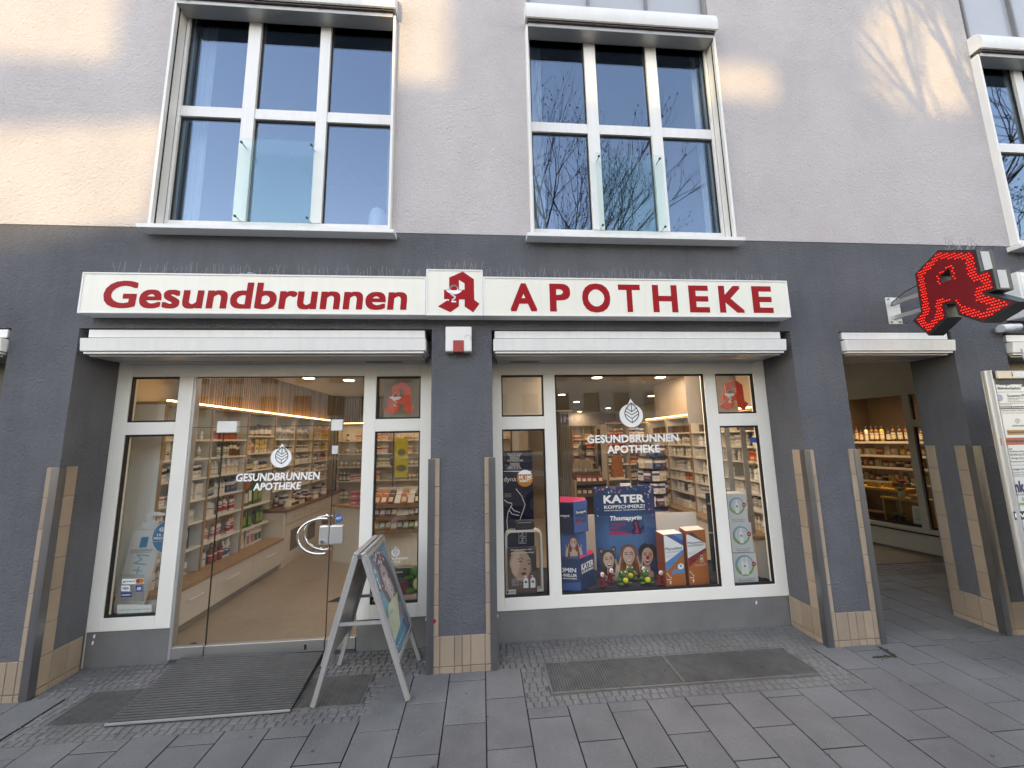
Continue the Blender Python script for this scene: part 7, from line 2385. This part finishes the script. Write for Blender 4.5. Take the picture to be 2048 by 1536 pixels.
# ================================================================== directory stand at the right edge
DY = -.40
dst = thing('directory_sign', 'tall pale directory stand listing practices with a rounded steel post, cut by the right edge', 'sign', (4.2, DY, 0))
dx0, dzt = U(1972, 742, DY)
TUBE = mat('anodised_tube', (0.50, 0.495, 0.48), rough=.38, metal=.35, var=.04)
xc_ = dx0
MB().tube([(xc_, DY, gz(DY)), (xc_, DY, dzt)], .027, 24).build('post', TUBE, dst, smooth=True)
MB().tube([(xc_ + .95, DY, gz(DY)), (xc_ + .95, DY, dzt)], .027, 24).build('post', TUBE, dst, smooth=True)
MB().box(xc_ + .03, xc_ + .92, DY - .035, DY + .035, dzt - .065, dzt - .003).build('top_rail', STEEL, dst, bevel=.004)
MB().box(xc_ + .16, xc_ + .90, DY - .0385, DY - .0355, dzt - .052, dzt - .014).build('rail_label', PAPER, dst)
bx0, bx1 = xc_ + .0275, xc_ + .90
bz1 = dzt - .105
MB().box(bx0, bx1, DY - .02, DY + .02, .25, dzt - .0655).build('panel', mat('panel_pale', (0.66, 0.68, 0.66), rough=.3, var=.02), dst)
MB().box(bx0, bx1, DY - .0225, DY - .0205, dzt - .105, dzt - .067).build('dark_band', mat('band_dark', (0.03, 0.03, 0.04)), dst)
fd = front(DY - .0205)
PXX = lambda x, y: U(*(1930 + x * 118 / 324, 730 + y * 560 / 1536), DY - .0205)
b = MB()
def dl(tx, x, y0, y1, wpx, bold=.01, mb=None):
    """a line of lettering: left edge and top/bottom rows measured in the photograph"""
    a, c = PXX(x, y1), PXX(x, y0)
    text(mb if mb is not None else b, tx, a[0] + .034, a[0] + .034 + wpx, a[1], c[1], fd, .0008, bold=bold)
bb = [('Pasinger', 155, 95, 117, .115), ('Bahnhofsplatz', 160, 120, 140, .19), ('Susanne Markstein', 210, 160, 176, .25), ('Privatpraxis für Physiotherapie', 212, 180, 187, .26), ('Osteopathie', 212, 189, 195, .09), ('Craniosacraltherapie', 212, 198, 204, .15),
      ('Privatpraxis für', 170, 216, 223, .10), ('Martina Kaupke, Heilpraktikerin', 178, 247, 256, .25), ('Termine nach Vereinbarung', 178, 262, 268, .22), ('GESUNDE THERAPIE', 237, 330, 338, .22), ('RA', 220, 455, 466, .025), ('Rechtsanwälte · Notariat · Steuer', 222, 470, 478, .28), ('Kanzlei im dritten Stock', 224, 486, 493, .22),
      ('Antje Groth', 232, 506, 521, .13), ('Fachärztin für Innere Medizin', 232, 527, 535, .26), ('magro-Institut', 242, 566, 581, .15), ('Praxis für Neurologie', 244, 587, 594, .2), ('Psychotherapie', 246, 598, 605, .15), ('Dr. Dieter', 292, 728, 748, .11), ('Dr. Karin Vogt', 302, 893, 910, .16), ('Dr. Paul Roth', 306, 1010, 1026, .15), ('Zahnheilkunde', 312, 1090, 1104, .17)]
for tx, x, y0, y1, wd in bb:
    dl(tx, x, y0, y1, wd)
a = PXX(312, 130); text(b, '4', a[0], a[0] + .06, a[1], PXX(312, 92)[1], fd, .0008, bold=.05, shear=.15)
for yb in (150, 212, 498, 552, 612, 985):
    a = PXX(160 + (yb - 150) * .17, yb); b.quad(fd(bx0, a[1], .0006), fd(bx1, a[1], .0006), fd(bx1, a[1] + .0025, .0006), fd(bx0, a[1] + .0025, .0006))
ar = PXX(288, 310); stroke(b, [(ar[0] + .022 * (1 - i / 22) * math.cos(i * .5), ar[1] + .022 * (1 - i / 22) * math.sin(i * .5)) for i in range(20)], .003, fd, .0008)
b.build('lettering', flat('ink_dark', (0.045, 0.045, 0.055)), dst, norm=False)
def bar(y0, y1, x, m_, tx=None, tm=PRINT_K):
    a, c = PXX(x, y1), PXX(x, y0)
    sheet('print_bar', [(a[0], a[1]), (bx1, a[1]), (bx1, c[1]), (a[0], c[1])], fd, .0006, m_, dst)
    if tx:
        q = MB(); h_ = (c[1] - a[1])
        text(q, tx, a[0] + .008, a[0] + .30, a[1] + h_ * .25, c[1] - h_ * .25, fd, .001, bold=.02)
        q.build('lettering', tm, dst, norm=False)
bar(228, 243, 168, flat('bar_charcoal', (0.06, 0.06, 0.07)), 'Klassische Homöopathie', PRINT_W)
bar(357, 384, 234, flat('bar_orange', (0.50, 0.22, 0.06)), 'Steuerberatung und Recht')
bar(400, 440, 200, flat('bar_red', (0.48, 0.11, 0.07)), 'Naturheilpraxis im Haus')
bar(757, 772, 268, flat('bar_green', (0.22, 0.34, 0.12)))
bar(803, 850, 273, flat('bar_navy', (0.03, 0.035, 0.055)), 'KVB Praxis', PRINT_W)
bar(950, 980, 312, flat('bar_grey2', (0.2, 0.2, 0.21)))
b = MB()
a, c = PXX(262, 700), PXX(262, 645)
text(b, 'mk', a[0], a[0] + .10, a[1], c[1] + .012, fd, .0008, bold=.045)
text(b, 'PRAXIS', a[0], a[0] + .09, PXX(262, 718)[1], PXX(262, 706)[1], fd, .0008)
e1, e2 = PXX(252, 642), PXX(262, 718)
stroke(b, [(e1[0] + .03, e1[1]), (e1[0], e1[1]), (e1[0], e1[1] - .035)], .003, fd, .0008)
b.build('lettering', flat('ink_blue', (0.03, 0.03, 0.10)), dst, norm=False)
sheet('print_globe', ring(*PXX(190, 180), .028, .024, 20), fd, .0007, flat('globe_grey', (0.42, 0.45, 0.58)), dst)
b = MB(); cg = PXX(190, 180)
for s_ in (.9, .6, .3):
    r_ = ring(cg[0], cg[1], .026 * s_, .022, 18); stroke(b, r_ + [r_[0]], .002, fd, .001)
b.build('print_lines', flat('globe_ink', (0.22, 0.24, 0.4)), dst, norm=False)

# ================================================================== pavement A-board
ab = thing('sandwich_board', 'silver A-shaped pavement board with a flower and face poster beside the door', 'pavement sign', (-.76, -.05, 0))
FY_, BY_ = -.28, .19
apex = (-.793, .872)


def face(sgn, foot_x):
    """one hinged half of the board, drawn on its own sloping plane: u runs along y, v up the slope"""
    ax = apex[0] + sgn * .028
    lo = Vector((foot_x, 0, .0)); hi = Vector((ax, 0, apex[1]))
    d = (hi - lo); L_ = d.length; d.normalize()
    nrm = Vector((d.z * sgn, 0, -d.x * sgn)).normalized()
    return (lambda u, v, t: (lo.x + d.x * v + nrm.x * t, u, lo.z + d.z * v + nrm.z * t)), L_


def half(sgn, foot_x):
    fn_, L_ = face(sgn, foot_x)
    def bar_(u0, u1, v0, v1, t0, t1):
        return [fn_(u0, v0, t0), fn_(u1, v0, t0), fn_(u1, v0, t1), fn_(u0, v0, t1)], [fn_(u0, v1, t0), fn_(u1, v1, t0), fn_(u1, v1, t1), fn_(u0, v1, t1)]
    for u0 in (FY_, BY_ - .028):
        MB().hexa(*bar_(u0, u0 + .028, 0.006, L_, -.022, .006)).build('leg', ALU, ab, bevel=.002)
    vb = .235
    MB().hexa(*bar_(FY_ + .0285, BY_ - .0285, vb, L_ - .0, -.006, .0)).build('back_panel', mat('board_back', (0.42, 0.42, 0.42), rough=.35, metal=.3), ab)
    fr_ = MB()
    for q in ((FY_ + .001, FY_ + .027, vb, L_ - .001), (BY_ - .027, BY_ - .001, vb, L_ - .001), (FY_ + .0275, BY_ - .0275, vb, vb + .026), (FY_ + .0275, BY_ - .0275, L_ - .027, L_ - .001)):
        fr_.hexa(*bar_(*q, .0065, .016))
    fr_.build('snap_frame', mat('snap_alu', (0.66, 0.66, 0.67), rough=.28, metal=.7, var=.03), ab, bevel=.003)
    tp_ = MB().hexa(*bar_(FY_, BY_, L_ + .001, L_ + .018, -.020, .014)).build('top_bar', ALU, ab, bevel=.004)
    return fn_, L_, vb


fnR, LR, vb = half(1, -.462)
fnL, LL, _ = half(-1, -1.052)
MB().box(-.765 - .150, -.765 + .140, FY_ + .008, FY_ + .016, .452, .472).build('stay', ALU, ab)
MB().box(-.765 - .150, -.765 + .140, BY_ - .016, BY_ - .008, .452, .472).build('stay', ALU, ab)
for y in (FY_ - .002, BY_ + .002):
    MB().tube([(apex[0], y - .004, apex[1] - .006), (apex[0], y + .004, apex[1] - .006)], .014, 12).build('hinge', STEEL, ab)
# the poster: teal ground, a girl's face under blossoms, a tilted pale label
pu0, pu1, pv0, pv1 = FY_ + .029, BY_ - .029, vb + .027, LR - .028
W_, H_ = pu1 - pu0, pv1 - pv0
pf = lambda u, v, t: fnR(pu0 + u * W_, pv0 + v * H_, t)
def psheet(name, poly, t, m): return sheet(name, [(u, v) for u, v in poly], pf, .0015 + t, m, ab)
psheet('poster', [(0, 0), (1, 0), (1, 1), (0, 1)], 0, flat('poster_teal', (0.11, 0.30, 0.38), .25))
psheet('print_hair', [(.16, .97), (.30, .80), (.22, .62), (.30, .50), (.40, .40), (.95, .30), (.98, .55), (.9, .80), (.7, .95), (.45, .99)], .0004, flat('poster_hair', (0.13, 0.115, 0.13), .25))
psheet('print_face', [(.42, .80), (.55, .84), (.68, .76), (.76, .62), (.80, .50), (.74, .38), (.62, .33), (.50, .42), (.42, .55), (.38, .68)], .0008, flat('poster_skin', (0.40, 0.34, 0.335), .25))
psheet('print_neck', [(.62, .34), (.76, .38), (.95, .25), (.95, .15), (.5, .22)], .0007, flat('poster_neck', (0.24, 0.2, 0.21), .25))
psheet('print_light', [(.56, .72), (.66, .66), (.70, .50), (.62, .42), (.56, .52), (.52, .62)], .0010, flat('poster_glow', (0.55, 0.49, 0.48), .25))
b = MB()
for p in ([(.44, .66), (.50, .685), (.56, .67)], [(.66, .64), (.72, .655), (.77, .63)], [(.44, .70), (.51, .73), (.57, .71)], [(.62, .58), (.64, .50), (.67, .50)]):
    stroke(b, p, .018, pf, .0027)
b.prism([ring(.69, .425, .05, .025, 14)], pf, .0029)
b.build('print_features', flat('poster_feature', (0.14, 0.07, 0.08), .25), ab, norm=False)
rr7 = random.Random(9)
for m_, cc, n_f in (('petal_white', (0.62, 0.58, 0.62), 26), ('petal_pink', (0.52, 0.30, 0.36), 16), ('petal_mauve', (0.24, 0.20, 0.26), 22), ('petal_plum', (0.30, 0.07, 0.12), 7)):
    b = MB()
    for i in range(n_f):
        t_ = rr7.random()
        u, v = .12 + .40 * t_ + rr7.gauss(0, .05), .55 + .40 * abs(math.sin(t_ * 3)) + rr7.gauss(0, .05)
        if i % 3 == 0: u, v = rr7.uniform(.25, .8), rr7.uniform(.84, .97)
        r_ = rr7.uniform(.02, .055)
        a0 = rr7.random() * 3
        pts = [(min(.99, max(.01, u + r_ * (1 if k % 2 else .55) * math.cos(a0 + k * math.pi / 5))), min(.99, max(.02, v + r_ * .62 * (1 if k % 2 else .55) * math.sin(a0 + k * math.pi / 5)))) for k in range(10)]
        b.prism([pts], pf, .0031 + i * .00002)
    b.build('print_blossom', flat(m_, cc, .25), ab, norm=False)
psheet('print_blue', [(0, .0), (1, 0), (1, .16), (0, .10)], .0020, flat('poster_deep', (0.06, 0.22, 0.30), .25))
psheet('print_label', [(.04, .12), (.52, .15), (.90, .42), (.30, .44), (.04, .34)], .0024, flat('poster_pale', (0.48, 0.50, 0.36), .25))
b = MB()
text(b, 'Sonne', .08, .40, .33, .40, pf, .0043, shear=.3)
for i, tx in enumerate(('Pflege für jede Haut', 'ohne Parfum und', 'mit Lichtschutz', 'jetzt probieren')):
    text(b, tx, .08, .08 + [.5, .42, .4, .4][i], .285 - i * .037, .305 - i * .037, pf, .0043)
b.build('lettering', flat('poster_ink', (0.06, 0.15, 0.2), .3), ab, norm=False)
b = MB()
text(b, 'Ihre Apotheke berät Sie gern', .10, .80, .045, .06, pf, .0043)
b.build('lettering', PRINT_W, ab, norm=False)
psheet('print_seal', ring(.78, .11, .06, .035, 14), .0030, flat('seal_red', (0.32, 0.03, 0.08), .3))

# trodden gum and old drips on the slabs
gm = MB()
rr8 = random.Random(31)
for i in range(60):
    x, y, r_ = rr8.uniform(-3.2, 5.0), rr8.uniform(-1.3, -.02), rr8.uniform(.005, .013)
    gm.prism([[(x + r_ * rr8.uniform(.7, 1.2) * math.cos(k * .7), y + r_ * rr8.uniform(.6, 1.0) * math.sin(k * .7)) for k in range(9)]], lambda u, v, t: (u, v, gz(v) + t), .0016)
tag(gm.build('gum_spots', mat('old_gum', (0.075, 0.073, 0.07), rough=.9, var=.3, vscale=80), norm=False), 'dark spots of trodden gum on the paving slabs', 'gum', kind='stuff')
